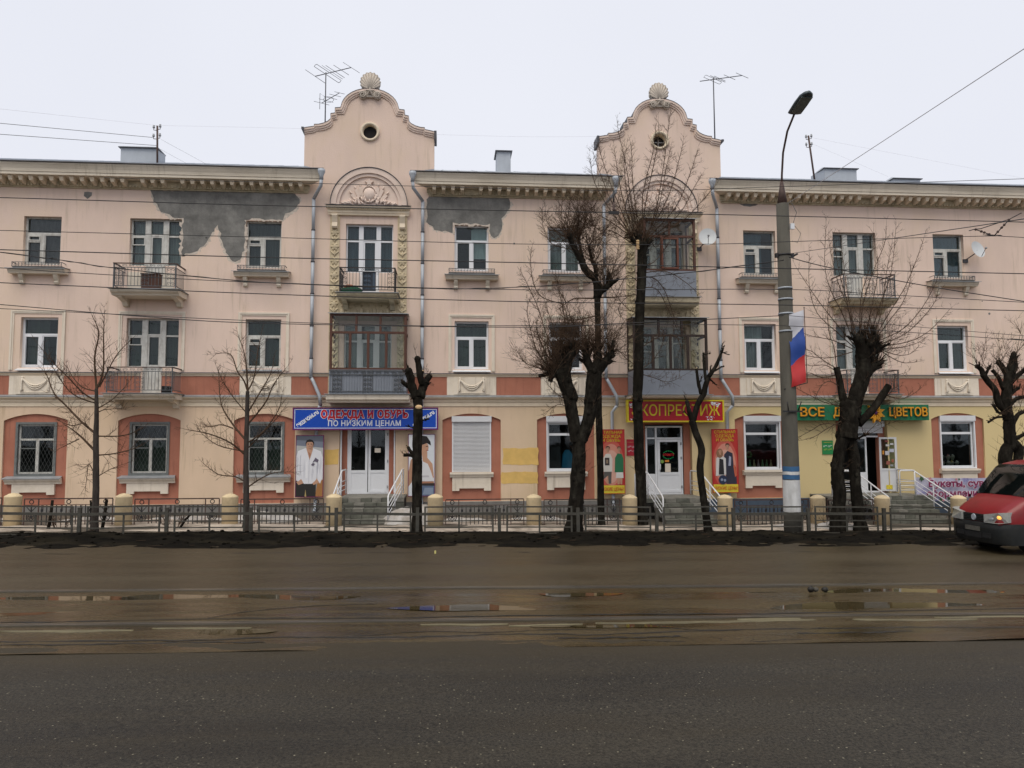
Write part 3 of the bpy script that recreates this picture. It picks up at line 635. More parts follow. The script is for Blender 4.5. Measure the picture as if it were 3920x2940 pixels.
# semicircular tympanum, entablature, pilaster strips of each gabled bay
def bay(cx, glazed):
    b = MB(); zc = 11.53
    O = arc(cx, zc, 1.42, 0, 180, 30); I = arc(cx, zc, 1.10, 0, 180, 30); Q = arc(cx, zc, 1.22, 0, 180, 30)
    for A, B2, y in ((O, Q, -.13), (Q, I, -.075)):
        for i in range(30):
            vs = [(A[i][0], y, A[i][1]), (A[i + 1][0], y, A[i + 1][1]), (B2[i + 1][0], y, B2[i + 1][1]), (B2[i][0], y, B2[i][1])]
            vs += [(x, 0.0, z) for x, _, z in vs]
            b.add(vs, [(3, 2, 1, 0), (0, 1, 5, 4), (7, 6, 2, 3)])
    bp(b, 'tympanum_arch', M['pink_trim'])
    b = MB()
    for i in range(30):
        (x, z), (x2, z2) = arc(cx, zc, 1.425, 0, 180, 30)[i:i + 2]
        (p, q), (p2, q2) = arc(cx, zc, 1.445, 0, 180, 30)[i:i + 2]
        b.add([(x, -.16, z), (x2, -.16, z2), (p2, -.16, q2), (p, -.16, q), (p2, 0, q2), (p, 0, q)], [(0, 1, 2, 3), (3, 2, 4, 5)])
    bp(b, 'arch_flashing', M['tin_dark'])
    b = MB(); b.sheet(arc(cx, zc, 1.10, 0, 180, 30), -.004); tymp = bp(b, 'tympanum', M['pink_trim'])
    def sub(mb, nm): return bp(mb, nm, M['pink_trim'], tymp)
    b = MB(); b.prism(star(cx, zc + .86, .17), -.10, 0); sub(b, 'star')
    b = MB(); b.ball((cx, -.02, zc + .42), (.24, .12, .27), 14, 8); b.tube([(cx + .27 * math.cos(a), -.06, zc + .42 + .31 * math.sin(a)) for a in [2 * PI * i / 20 for i in range(21)]], .035, 6); sub(b, 'shield')
    for s in (-1, 1):
        for k, (dx, dz, l, an) in enumerate(((.30, .52, .34, 8), (.42, .44, .34, 24), (.56, .32, .26, 40))):
            rm = Matrix.Rotation(math.radians(s * an), 3, 'Y'); b = MB()
            b.obox((cx + s * dx, -.05 + .012 * k, zc + dz), (.07, .03, l / 2), rm); b.ball(Vector((cx + s * dx, -.05, zc + dz)) + rm @ Vector((0, 0, l / 2 + .07)), (.035, .03, .09), 6, 4, rot=rm)
            sub(b, 'banner_relief')
    lr = random.Random(int(cx * 10))
    for i in range(60):
        t = lr.uniform(-1, 1); x = cx + t * 0.98; z = zc + 0.05 + (1 - abs(t)) * lr.uniform(0.0, 0.34)
        b = MB(); rm = Matrix.Rotation(math.radians(t * 70 + lr.uniform(-35, 35)), 3, 'Y')
        b.ball((x, -.04 - .03 * lr.random(), z), (.036, .05, .10), 6, 4, rot=rm); sub(b, 'leaf_relief')
    # entablature with a dark tin cover
    hw = 1.42
    b = MB(); b.xrun([(0, 11.12), (-.10, 11.12), (-.12, 11.2), (-.14, 11.21), (-.14, 11.30), (-.22, 11.36), (-.26, 11.38), (-.26, 11.44), (0, 11.47)], cx - hw - .02, cx + hw + .02, 0, .6, .6)
    ent = bp(b, 'entablature', M['cream'])
    b = MB(); b.xrun([(0.0, 11.50), (-.31, 11.46), (-.31, 11.445), (0.0, 11.472)], cx - hw, cx + hw, 0, .6, .6); bp(b, 'entablature_flashing', M['tin_dark'], ent)
    b = MB()
    for i in range(30): x = cx - hw + 2 * hw * (i + .5) / 30; b.box(x - .028, x + .028, -.205, -.13, 11.31, 11.365)
    kind(bp(b, 'dentil_row', M['corbel'], ent), 'stuff')
    # the strips of moulded ornament each side, and the field under the balcony
    for s in (-1, 1):
        x0, x1 = cx + s * 1.08, cx + s * 1.43
        b = MB(); b.box(x0, x1, -.045, 0, 4.36, 11.12); pil = bp(b, 'pilaster', M['olive'])
        xm = (x0 + x1) / 2
        b = MB(); pr = [(0, 10.6), (-.10, 10.6), (-.15, 10.66), (-.13, 10.74), (-.11, 10.82), (-.16, 10.95), (-.21, 11.06), (-.21, 11.115), (0, 11.115)]
        b.xrun([(y - .046, z) for y, z in pr[1:-1]] + [(-.046, 11.115), (-.046, 10.6)], xm - .10, xm + .10); bp(b, 'console', M['cream'], pil)
        z = 10.45; k = 0
        while z > 4.6:
            if k % 2 == 0:
                b = MB(); b.ball((xm, -.045, z), (.12, .05, .12), 10, 6)
                for q in range(6): a = q * PI / 3; b.ball((xm + .11 * math.cos(a), -.05, z + .11 * math.sin(a)), (.045, .04, .045), 6, 4)
                bp(b, 'rosette', M['olive'], pil)
            else:
                b = MB()
                for q in (-50, 0, 50): b.ball((xm + .08 * math.sin(math.radians(q)), -.05, z + .02), (.035, .045, .13), 6, 4, rot=Matrix.Rotation(math.radians(q), 3, 'Y'))
                bp(b, 'acanthus_leaf', M['olive'], pil)
            z -= .27; k += 1
    b = MB(); b.box(cx - 1.08, cx + 1.08, -.022, 0, 7.12, 7.95); fld = bp(b, 'ornament_field', M['olive'])
    lr = random.Random(5)
    for i in range(9):
        x = cx - .95 + i * .2375; b = MB(); b.ball((x, -.03, 7.45 + .06 * (i % 2)), (.09, .04, .12), 8, 5); b.ball((x, -.03, 7.68), (.05, .035, .05), 6, 4); bp(b, 'festoon_relief', M['olive'], fld)
bay(T1, False); bay(T2, True)

# main cornice in three runs with mitred returns, modillions and dentils
def cornice(x0, x1, e0, e1, seed):
    P = [(0, 11.93), (-.06, 11.93), (-.06, 11.97), (-.10, 11.975), (-.10, 12.03), (-.13, 12.04), (-.13, 12.20), (-.56, 12.235), (-.56, 12.33), (-.585, 12.34), (-.585, 12.36), (-.60, 12.44), (-.65, 12.55), (-.68, 12.60), (-.68, 12.64), (0, 12.66)]
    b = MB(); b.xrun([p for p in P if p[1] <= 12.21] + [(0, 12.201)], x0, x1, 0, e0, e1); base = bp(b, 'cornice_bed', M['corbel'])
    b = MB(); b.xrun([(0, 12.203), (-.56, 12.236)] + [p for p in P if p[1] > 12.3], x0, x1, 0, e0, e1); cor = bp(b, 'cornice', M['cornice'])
    b = MB(); b.xrun([(0.0, 12.70), (-.73, 12.685), (-.74, 12.655), (-.72, 12.652), (0.0, 12.665)], x0, x1, 0, e0, e1); bp(b, 'eaves_flashing', M['tin_dark'], cor)
    mb = MB(); mb.add([(-.055, -.30, -.02), (.055, -.30, -.02), (.05, 0, -.09), (-.05, 0, -.09), (-.085, -.34, .135), (.085, -.34, .135), (.085, 0, .118), (-.085, 0, .118)], [(0, 3, 2, 1), (0, 1, 5, 4), (1, 2, 6, 5), (3, 0, 4, 7), (4, 5, 6, 7)])
    me = mb.mesh('modillion', M['cream']); rr = random.Random(seed); x = x0 + 0.12; k = 0
    lo, hi = max(x0, -19), min(x1, 27)
    x = lo + .15
    while x < hi - .1:
        if rr.random() > .07: put('modillion', me, base, (x, -.13, 12.085))
        x += .352
    b = MB(); x = x0 + .05
    while x < x1 - .05:
        if rr.random() > .12: b.box(x, x + .065, -.155, -.10, 11.975, 12.035)
        x += .115
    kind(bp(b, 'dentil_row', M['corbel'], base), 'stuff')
    b = MB(); pts = [(-.565, 12.24), (-.565, 12.325)]
cornice(XA, T1 - 2.32, 0, 1, 3); cornice(T1 + 2.30, T2 - 2.34, 1, 1, 4); cornice(T2 + 2.44, XB, 1, 0, 5)

# roof behind the eaves
def roof_z(y): return 12.69 + (y + .70) * math.tan(math.radians(20.35))
b = MB()
for x0, x1 in ((XA, T1 - 2.44), (T1 + 2.44, T2 - 2.44), (T2 + 2.44, XB)):
    b.add([(x0, -.70, roof_z(-.7)), (x1, -.70, roof_z(-.7)), (x1, .45, roof_z(.45)), (x0, .45, roof_z(.45))], [(0, 1, 2, 3)])
b.add([(XA, .45, roof_z(.45)), (XB, .45, roof_z(.45)), (XB, 6.2, roof_z(6.2)), (XA, 6.2, roof_z(6.2)), (XA, 12.9, roof_z(-.7)), (XB, 12.9, roof_z(-.7))], [(0, 1, 2, 3), (3, 2, 5, 4)])
x = XA + .3
while x < XB:
    if not any(abs(x - c) < 2.6 for c in (T1, T2)): b.tube([(x, -.7, roof_z(-.7) + .01), (x, 6.2, roof_z(6.2) + .01)], .014, 4, 0, False)
    x += .66
ROOF = bp(b, 'roof', M['tin'])
for cx in (T1, T2):                        # tin-clad backs of the gables
    b = MB(); b.prism([(cx - 2.4, 12.6), (cx + 2.4, 12.6), (cx + 2.4, 14.3), (cx + 1.4, 14.7), (cx + .9, 15.6), (cx, 15.9), (cx - .9, 15.6), (cx - 1.4, 14.7), (cx - 2.4, 14.3)], .43, .47); bp(b, 'gable_back', M['tin'])
    for s in (-1, 1):
        b = MB(); x = cx + s * 2.44
        b.add([(x, -.05, 12.72), (x - s * .35, -.72, 12.70), (x - s * .05, -.70, 12.72), (x, -.02, 13.0), (x, .0, 12.72)], [(0, 1, 3), (0, 3, 4)]); bp(b, 'valley_flashing', M['tin'])
def chimney(x0, x1, y, z0, z1, lean, w):
    b = MB(); b.add([(x0, y - w, z0), (x1, y - w, z0), (x1 + lean, y + w, z0), (x0 + lean, y + w, z0), (x0, y - w, z1 - .12), (x1, y - w, z1 - .12), (x1 + lean, y + w, z1 - .12), (x0 + lean, y + w, z1 - .12)], [(0, 1, 5, 4), (1, 2, 6, 5), (2, 3, 7, 6), (3, 0, 4, 7), (4, 5, 6, 7)])
    o = bp(b, 'chimney', M['tin'], BLD)
    b = MB(); b.box(x0 - .07, x1 + .07, y - w - .09, y + w + .09, z1 - .13, z1 - .10, 1); b.add([(x0 - .07, y - w - .09, z1 - .10), (x1 + .07, y - w - .09, z1 - .10), (x1 + .07, y + w + .09, z1 - .10), (x0 - .07, y + w + .09, z1 - .10), (x0 + .03, y - w * .5, z1 + .02), (x1 - .03, y - w * .5, z1 + .02), (x1 - .03, y + w * .5, z1 + .02), (x0 + .03, y + w * .5, z1 + .02)], [(0, 1, 5, 4), (1, 2, 6, 5), (2, 3, 7, 6), (3, 0, 4, 7), (4, 5, 6, 7)])
    bp(b, 'chimney_cap', [M['tin'], M['tin_dark']], o)
chimney(-13.0, -11.62, 2.5, 13.5, 14.46, .08, .35); chimney(2.02, 2.60, 3.0, 13.7, 14.90, 0, .45); chimney(16.3, 17.75, 3.0, 13.7, 14.52, -.12, .5); chimney(19.5, 20.72, 3.0, 13.7, 14.18, -.1, .4)

# string courses and the terracotta band
DOORX = [(-10.74, .36), (16.1, .36), (T1, .36), (T2, .36)]
PANELS = [-14.70, -6.68, 0.88, 4.42, 12.17, 20.10]
b = MB(); b.xrun([(0, 3.93), (-.03, 3.93), (-.03, 4.08), (-.07, 4.10), (-.07, 4.16), (-.15, 4.22), (-.17, 4.23), (-.17, 4.265), (0, 4.33)], XA, XB); lc = bp(b, 'string_course', M['cream'])
b = MB(); b.xrun([(0, 4.35), (-.19, 4.285), (-.19, 4.267), (0, 4.332)], XA, XB); bp(b, 'string_course_flashing', M['tin_sill'], lc)
segs = []; cuts = sorted([(c - w, c + w) for c, w in DOORX])
x = XA
for c0, c1 in cuts: segs.append((x, c0)); x = c1
segs.append((x, XB))
for x0, x1 in segs:
    b = MB(); b.xrun([(0, 5.03), (-.03, 5.035), (-.05, 5.09), (-.085, 5.11), (-.085, 5.135), (0, 5.16)], x0, x1); o = bp(b, 'upper_string_course', M['cream'])
    b = MB(); b.xrun([(0, 5.175), (-.10, 5.15), (-.10, 5.137), (0, 5.162)], x0, x1); bp(b, 'string_course_flashing', M['tin_dark'], o)
    y = x0
    for p in [q for q in PANELS if x0 < q < x1] + [None]:
        e = x1 if p is None else p - .93
        if e > y: b = MB(); b.box(y, e, -.008, 0, 4.352, 5.03); bp(b, 'terracotta_band', M['terracotta'])
        if p is not None: y = p + .93
sw = MB()
for k in range(3):
    pts = [(-.44 + .88 * i / 16, -.02 - .012 * (k == 1), .22 - (.26 + .07 * k) * (1 - (2 * i / 16 - 1) ** 2)) for i in range(17)]
    sw.tube(pts, .026, 5)
for s in (-1, 1):
    sw.tube([(s * .44, -.02, .25), (s * .455, -.035, .10), (s * .47, -.035, -.08), (s * .44, -.03, -.2), (s * .50, -.03, -.25)], [.035, .03, .04, .05, .02], 6); sw.ball((s * .44, -.03, .24), (.05, .03, .05), 8, 5)
sw.box(-.52, .52, -.022, 0, -.30, -.275)
SWAG = sw.mesh('swag_relief', M['white_plaster'])
for p in PANELS:
    b = MB(); b.box(p - .92, p + .92, -.03, 0, 4.352, 5.03); b.box(p - .66, p + .66, -.06, -.03, 4.37, 5.0); o = bp(b, 'window_apron', M['white_plaster']); put('swag_relief', SWAG, o, (p, -.06, 4.72))

# window trims of the middle storey
def trim(cx, hw, z0, z1):
    b = MB()
    for x0, x1 in ((cx - hw, cx - hw + .06), (cx + hw - .06, cx + hw)): b.box(x0, x1, -.05, 0, z0, z1)
    b.box(cx - hw + .06, cx + hw - .06, -.05, 0, z1 - .06, z1)
    for x0, x1 in ((cx - hw + .06, cx - hw + .115), (cx + hw - .115, cx + hw - .06)): b.box(x0, x1, -.03, 0, z0, z1 - .06)
    b.box(cx - hw + .115, cx + hw - .115, -.03, 0, z1 - .115, z1 - .06)
    bp(b, 'window_trim', M['white_plaster'])
for cx, hw in ((-14.72, .94), (-10.76, 1.17), (-6.78, .92), (0.88, .87), (4.47, .87), (12.13, .86), (16.1, 1.15), (20.07, .87)): trim(cx, hw, 5.24, 7.40)

# windows
def curtain(x0, x1, z0, z1, key, o, y=.34, gap=0):
    b = MB(); n = max(6, int((x1 - x0) / .07)); vs = []
    for i in range(n + 1):
        x = x0 + (x1 - x0) * i / n; d = .018 * math.sin(i * 2.1) + .01 * math.sin(i * .7)
        vs += [(x, y + d, z0), (x, y + d, z1)]
    b.add(vs, [(2 * i, 2 * i + 2, 2 * i + 3, 2 * i + 1) for i in range(n)], 0, True)
    bp(b, 'curtain', M[key], o)
def pane(x0, x1, z0, z1, o, y=.205, m='glass'):
    b = MB(); b.box(x0, x1, y, y + .008, z0, z1); bp(b, 'pane', M[m], o)
def window(x0, x1, z0, z1, t, cu, seed=0):
    w, h = x1 - x0, z1 - z0; cx = (x0 + x1) / 2; y0, y1 = .15, .22; b = MB()
    old = t == 'old'; f = 'old_frame' if old else 'white_frame'; fw_ = .055 if old else .065
    b.frame(x0, x1, z0, z1, fw_, y0, y1 + .04)
    zt = z0 + h * .665
    b.box(x0 + fw_, x1 - fw_, y0, y1, zt - .035, zt + .035)
    xm = x0 + w * (.47 if old else .5)
    b.box(xm - .04, xm + .04, y0 - .01, y1, z0 + fw_, zt - .035)
    b.frame(x0 + fw_, xm - .04, z0 + fw_, zt - .035, .05, y0 - .015, y1 - .01)
    b.frame(xm + .04, x1 - fw_, z0 + fw_, zt - .035, .035, y0 + .01, y1 - .01)
    o = bp(b, 'window', M[f])
    pane(x0 + fw_, x1 - fw_, zt + .035, z1 - fw_, o); pane(xm + .075, x1 - fw_ - .035, z0 + fw_ + .035, zt - .07, o)
    if old:                                # the small hinged vent pane
        zv = zt - .30
        b = MB(); b.box(x0 + fw_ + .05, xm - .09, y0 - .01, y1 - .01, zv - .03, zv + .03); b.frame(x0 + fw_ + .05, xm - .09, zv + .03, zt - .085, .035, y0 - .03, y1 - .02); bp(b, 'vent_sash', M[f], o)
        pane(x0 + fw_ + .085, xm - .125, zv + .065, zt - .12, o, .195); pane(x0 + fw_ + .05, xm - .09, z0 + fw_ + .05, zv - .03, o)
    else: pane(x0 + fw_ + .05, xm - .09, z0 + fw_ + .05, zt - .085, o)
    if t == 'pvc_blind': curtain(xm, x1 - .05, z0 + .55, zt, 'blind', o); curtain(cx, x1 - .05, zt, z1 - .05, 'blind', o)
    elif cu: curtain(x0 + .05, x1 - .05 if hsh(x0) > .3 else cx + .2, z0 + .03, z1 - .08, cu, o)
    return o
for i, w in enumerate(WIN):
    o = window(*w)
    x0, x1, z0 = w[0], w[1], w[2]; cx = (x0 + x1) / 2
    if z0 < 6:                              # plain tin sill
        b = MB(); b.add([(x0 - .03, .15, z0 + .02), (x1 + .03, .15, z0 + .02), (x1 + .08, -.13, z0 - .09), (x0 - .08, -.13, z0 - .09), (x0 - .08, -.13, z0 - .12), (x1 + .08, -.13, z0 - .12)], [(3, 2, 1, 0), (4, 5, 2, 3)]); bp(b, 'window_sill', M['white_frame'] if w[4] != 'old' else M['tin_sill'], o)
    else:                                   # flower ledge on two consoles with a low iron guard
        b = MB(); b.xrun([(0, 8.70), (-.27, 8.70), (-.29, 8.75), (-.34, 8.81), (-.34, 8.86), (0, 8.90)], cx - .98, cx + .98); o2 = bp(b, 'flower_ledge', M['cornice'])
        b = MB(); b.add([(cx - 1.04, -.40, 8.87), (cx + 1.04, -.40, 8.87), (cx + 1.02, 0, 8.93), (cx - 1.02, 0, 8.93), (cx - 1.04, -.40, 8.85), (cx + 1.04, -.40, 8.85)], [(0, 1, 2, 3), (4, 5, 1, 0)]); bp(b, 'ledge_flashing', M['tin_sill'], o2)
        b = MB(); b.box(cx - .86, cx + .86, -.26, -.04, 8.915, 8.955); bp(b, 'ledge_snow', M['snow_clean'], o2)
        for s in (-1, 1):
            b = MB(); b.xrun([(0, 8.34), (-.10, 8.36), (-.13, 8.42), (-.10, 8.47), (-.18, 8.58), (-.22, 8.65), (-.22, 8.70), (0, 8.70)], cx + s * .60 - .075, cx + s * .60 + .075); bp(b, 'console', M['cornice'], o2)
        b = MB()
        for z in (8.95, 9.10): b.box(cx - .86, cx + .86, -.295, -.275, z - .010, z + .010); [b.box(cx + s * .86 - .01, cx + s * .86 + .01, -.275, 0, z - .010, z + .010) for s in (-1, 1)]
        n = 15
        for k in range(n + 1): x = cx - .85 + 1.7 * k / n; b.box(x - .008, x + .008, -.292, -.278, 8.95, 9.10)
        for k in range(n): x = cx - .85 + 1.7 * (k + .5) / n; b.tube([(x + .035 * math.cos(a), -.285, 9.025 + .035 * math.sin(a)) for a in [2 * PI * q / 8 for q in range(9)]], .006, 4, caps=False)
        bp(b, 'ledge_guard', M['iron_grey'], o2)

def triple(cx, h, zs, zd, zt, t, cu):
    new = t == 'tri_new'; f = M['white_frame'] if new else M['old_frame']; y0, y1 = .15, .25; k = .37; b = MB()
    b.box(cx - h, cx - h + .05, y0, y1, zs, zt); b.box(cx + h - .05, cx + h, y0, y1, zs, zt); b.box(cx - h + .05, cx + h - .05, y0, y1, zt - .06, zt)
    pw = .085 if new else .10
    for s in (-1, 1):
        b.box(cx + s * (k - pw / 2) - pw, cx + s * (k - pw / 2) + pw, y0 - .02, y1, zs, zt - .06)
        b.box(cx + s * (k - .03) - .03, cx + s * (k - .03) + .03, y0 - .01, y1, zd, zs)
        xa, xb = sorted((cx + s * (k + pw / 2), cx + s * (h - .05)))
        b.box(xa, xb, y0, y1, zs, zs + .06); b.box(xa, xb, y0, y1, zt - .66, zt - .60)
    o = bp(b, 'balcony_window', f)
    for s in (-1, 1):
        xa, xb = sorted((cx + s * (k + pw / 2), cx + s * (h - .05)))
        pane(xa, xb, zs + .06, zt - .66, o); pane(xa, xb, zt - .60, zt - .06, o)
        if not new and s < 0: b = MB(); b.frame(xa, xb, zt - .98, zt - .67, .035, y0 - .03, y0 + .01); bp(b, 'vent_sash', f, o)
    # the door leaf: glazed above, solid panel below
    ka = k - pw * 1.5; b = MB(); zb = zs + .05
    b.frame(cx - k + .06, cx + k - .06, zd, zb, .08, y0, y1 - .02); b.box(cx - k + .14, cx + k - .14, y0 + .02, y1 - .04, zd + .08, zb - .08)
    b.frame(cx - ka, cx + ka, zb, zt - .62, .055, y0 + .01, y1 - .02); b.box(cx - ka, cx + ka, y0, y1 - .02, zt - .62, zt - .56)
    bp(b, 'balcony_door', f, o)
    pane(cx - ka + .055, cx + ka - .055, zb + .055, zt - .675, o); pane(cx - ka, cx + ka, zt - .56, zt - .06, o)
    curtain(cx - h + .06, cx + h - .06, zs + .05, zt - .1, cu, o, .36)
for t in TRI: triple(*t)

# balconies
def scroll(b, x, z, r, s, y=0, th=.008):
    pts = [(x + s * r * (1 - i / 15) * math.cos(i * .55), y, z + r * (1 - i / 15) * math.sin(i * .55)) for i in range(13)]
    b.tube(pts, th, 4, caps=False)
BAL = MB(); BAL.tube([(0, 0, 0), (0, 0, .74)], .009, 4, 0, False); BALM = {}
def balcony(cx, hw, z, dep, rail='iron_grey', board=True, slabm='cornice', scrolls=(-.42, 0, .42), top='iron_brown', rh=.92, broken=False):
    zs = z
    b = MB(); b.xrun([(0, zs - .22), (-dep + .14, zs - .22), (-dep + .10, zs - .16), (-dep + .02, zs - .12), (-dep - .02, zs - .08), (-dep - .02, zs - .03), (0, zs - .02)], cx - hw - .10, cx + hw + .10)
    o = bp(b, 'balcony', M[slabm])
    b = MB(); b.box(cx - hw - .16, cx + hw + .16, -dep - .08, 0, zs - .018, zs); bp(b, 'slab_flashing', M['tin_sill'], o)
    for s in (-1, 1):
        b = MB(); b.xrun([(0, zs - .52), (-.16, zs - .50), (-.22, zs - .42), (-.28, zs - .36), (-dep + .25, zs - .28), (-dep + .2, zs - .22), (0, zs - .22)], cx + s * (hw - .12) - .09, cx + s * (hw - .12) + .09); bp(b, 'bracket', M[slabm], o)
    yf = -dep + .03; x0, x1 = cx - hw, cx + hw
    b = MB(); b.box(x0 - .03, x1 + .03, yf - .03, yf + .03, zs + rh - .03, zs + rh)
    for x in (x0, x1): b.box(x - .03, x + .03, yf + .03, 0, zs + rh - .03, zs + rh)
    bp(b, 'handrail', M[top], o)
    b = MB()
    for zz in (zs + .10, zs + rh - .16): b.box(x0, x1, yf - .01, yf + .01, zz - .012, zz + .012); [b.box(x - .01, x + .01, yf + .01, 0, zz - .012, zz + .012) for x in (x0, x1)]
    for x in (x0, x1): b.box(x - .018, x + .018, yf - .018, yf + .018, zs, zs + rh - .03)
    bp(b, 'railing_frame', M[rail], o)
    if rail not in BALM: q = MB(); q.tube([(0, 0, 0), (0, 0, rh - .26)], .0095, 4, 0, False); BALM[rail] = q.mesh('baluster', M[rail])
    n = int(2 * hw / .115)
    for i in range(1, n):
        x = x0 + 2 * hw * i / n
        if any(abs((x - cx) / hw / 1.0 - s * 2.0) < .13 for s in scrolls): continue
        put('baluster', BALM[rail], o, (x, yf, zs + .10))
    for s in (-1, 1):
        for k in range(1, int(dep / .115)): put('baluster', BALM[rail], o, (cx + s * hw, yf + k * .115, zs + .10))
    for s in scrolls:
        b = MB(); x = cx + s * 2 * hw
        for k in range(4):
            for d in (-1, 1): scroll(b, x + d * .075, zs + .19 + k * .165, .062, -d, yf)
        for d in (-.135, 0, .135): b.tube([(x + d, yf, zs + .1), (x + d, yf, zs + rh - .16)], .009, 4, 0, False)
        bp(b, 'scroll_panel', M[rail], o)
    b = MB()
    for k in range(int(2 * hw / .24)):
        x = x0 + .12 + k * .24; scroll(b, x - .045, zs + rh - .095, .045, 1, yf, .007); scroll(b, x + .045, zs + rh - .095, .045, -1, yf, .007)
    bp(b, 'scroll_frieze', M[rail], o)
    return o
b3 = balcony(-10.72, 1.06, 8.06, .95)
b = MB(); b.box(-11.45, -10.98, -.55, -.52, 8.08, 8.72); bp(b, 'white_board', M['white_plaster'], b3)
b = MB(); b.box(-10.2, -9.85, -.6, -.57, 8.08, 8.7); bp(b, 'white_board', M['white_plaster'], b3)
b = MB(); b.box(-10.92, -10.32, -.72, -.42, 8.08, 8.62); b.box(-10.95, -10.29, -.75, -.39, 8.62, 8.65); bp(b, 'wooden_crate', M['brown_frame'], b3)
b2 = balcony(-10.78, 1.10, 4.36, .95, scrolls=(-.47, 0, .47))
b = MB(); b.box(-10.12, -9.85, -.7, -.4, 4.37, 4.62); bp(b, 'dark_box', M['black'], b2)
bk = balcony(T1 + .06, .98, 8.02, .95, 'iron', top='iron', scrolls=(-.44, 0, .44), slabm='corbel')
b = MB(); b.box(T1 - .12, T1 + .36, -.90, -.87, 8.08, 8.78); bp(b, 'hanging_cloth', M['plinth_blue'], bk)
b = MB(); b.ball((T1 - .55, -.6, 8.14), (.42, .25, .16), 10, 6); bp(b, 'green_bundle', mat('green_cloth', (.02, .09, .05), .9, .3, 6), bk)
b = MB(); b.ball((T1 - .62, -.66, 8.26), (.2, .15, .10), 8, 5); bp(b, 'orange_bundle', mat('orange_cloth', (.4, .12, .03), .9, .3, 6), bk)
balcony(16.12, 1.02, 8.06, .95, top='iron_brown', slabm='corbel'); balcony(16.1, 1.02, 4.36, .95)

def loggia(cx, x0, x1, zs, zp, z1, dep, fr, panel, cols, rows, slab=True, rail=False, slabm='white_plaster', sh=.30):
    """closed-in balcony: slab, sheet metal parapet, wooden glazing, tin lid"""
    b = MB()
    if slab: b.xrun([(0, zs - sh), (-dep + .12, zs - sh), (-dep + .10, zs - sh * .8), (-dep - .01, zs - sh * .66), (-dep - .03, zs - .03), (0, zs - .02)], x0 - .10, x1 + .10)
    o = bp(b, 'enclosed_balcony', M[slabm])
    b = MB(); b.box(x0 - .16, x1 + .16, -dep - .09, 0, zs - .018, zs); bp(b, 'slab_flashing', M['tin_sill'], o)
    b = MB(); yf = -dep
    b.box(x0, x1, yf, yf + .03, zs, zp); b.box(x0, x0 + .03, yf + .03, 0, zs, zp); b.box(x1 - .03, x1, yf + .03, 0, zs, zp)
    if rail:
        for i in range(int((x1 - x0) / .095)): x = x0 + .04 + i * .095; b.tube([(x, yf, zs), (x, yf, zp)], .02, 5, 0, True, False)
    pn = bp(b, 'parapet', M[panel], o)
    b = MB(); w = .085
    for x in (x0, x1 - w): b.box(x, x + w, yf, yf + .09, zp, z1); b.box(x, x + .05, -.06, 0, zp, z1)
    zt = zp + (z1 - zp) * .66
    b.box(x0 + w, x1 - w, yf, yf + .09, zp, zp + .07); b.box(x0 + w, x1 - w, yf, yf + .09, z1 - .09, z1); b.box(x0 + w, x1 - w, yf + .003, yf + .087, zt - .04, zt + .04)
    for x in (x0, x1 - .05):
        b.box(x, x + .05, yf + .09, -.06, zp, zp + .07); b.box(x, x + .05, yf + .09, -.06, z1 - .09, z1); b.box(x, x + .05, yf + .09, -.06, zt - .04, zt + .04)
    for i in range(1, cols): x = x0 + w + (x1 - x0 - 2 * w) * i / cols; b.box(x - .045, x + .045, yf + .005, yf + .085, zp + .07, zt - .04)
    for i in range(1, rows): x = x0 + w + (x1 - x0 - 2 * w) * i / rows; b.box(x - .04, x + .04, yf + .005, yf + .085, zt + .04, z1 - .09)
    bp(b, 'wooden_glazing', M[fr], o)
    for i in range(cols): xa = x0 + w + (x1 - x0 - 2 * w) * i / cols + .045; xb = x0 + w + (x1 - x0 - 2 * w) * (i + 1) / cols - .045; pane(xa, xb, zp + .07, zt - .04, o, yf + .04, 'glass_clear')
    for i in range(rows): xa = x0 + w + (x1 - x0 - 2 * w) * i / rows + .04; xb = x0 + w + (x1 - x0 - 2 * w) * (i + 1) / rows - .04; pane(xa, xb, zt + .04, z1 - .09, o, yf + .04, 'glass_clear')
    b = MB(); b.add([(x0 - .06, yf - .08, z1 + .005), (x1 + .06, yf - .08, z1 + .005), (x1 + .04, 0, z1 + .09), (x0 - .04, 0, z1 + .09), (x0 - .06, yf - .08, z1 - .02), (x1 + .06, yf - .08, z1 - .02)], [(0, 1, 2, 3), (4, 5, 1, 0)]); bp(b, 'tin_lid', M['tin_sill'], o)
    return o, pn
o, pn = loggia(T1, -4.24, -1.50, 4.33, 5.20, 7.24, 1.0, 'brown_frame', 'grey_panel', 4, 3, rail=True)
b = MB()
for x in (-3.95, -2.87, -1.78):
    for k in range(4):
        for d in (-1, 1): scroll(b, x + d * .085, 4.50 + k * .165, .07, -d, -1.035, .012)
    for d in (-.16, 0, .16): b.tube([(x + d, -1.03, 4.36), (x + d, -1.03, 5.15)], .012, 4, 0, False)
for z in (4.42, 5.02, 5.17): b.box(-4.24, -1.50, -1.045, -1.02, z - .014, z + .014)
for k in range(10): x = -4.1 + k * .27; scroll(b, x - .05, 5.095, .05, 1, -1.03, .009); scroll(b, x + .05, 5.095, .05, -1, -1.03, .009)
bp(b, 'scroll_railing', M['iron_grey'], o)
loggia(T2, 6.84, 9.66, 4.33, 5.22, 7.20, 1.0, 'brown_dark_frame', 'grey_panel', 4, 3, sh=.13)
o, _ = loggia(T2, 7.30, 9.30, 8.0, 8.98, 10.98, .95, 'brown_frame', 'grey_panel', 3, 2, slabm='corbel')
b = MB(); b.frame(7.98, 8.63, 9.05, 10.24, .06, -.985, -.94); bp(b, 'red_sash', M['red_frame'], o)

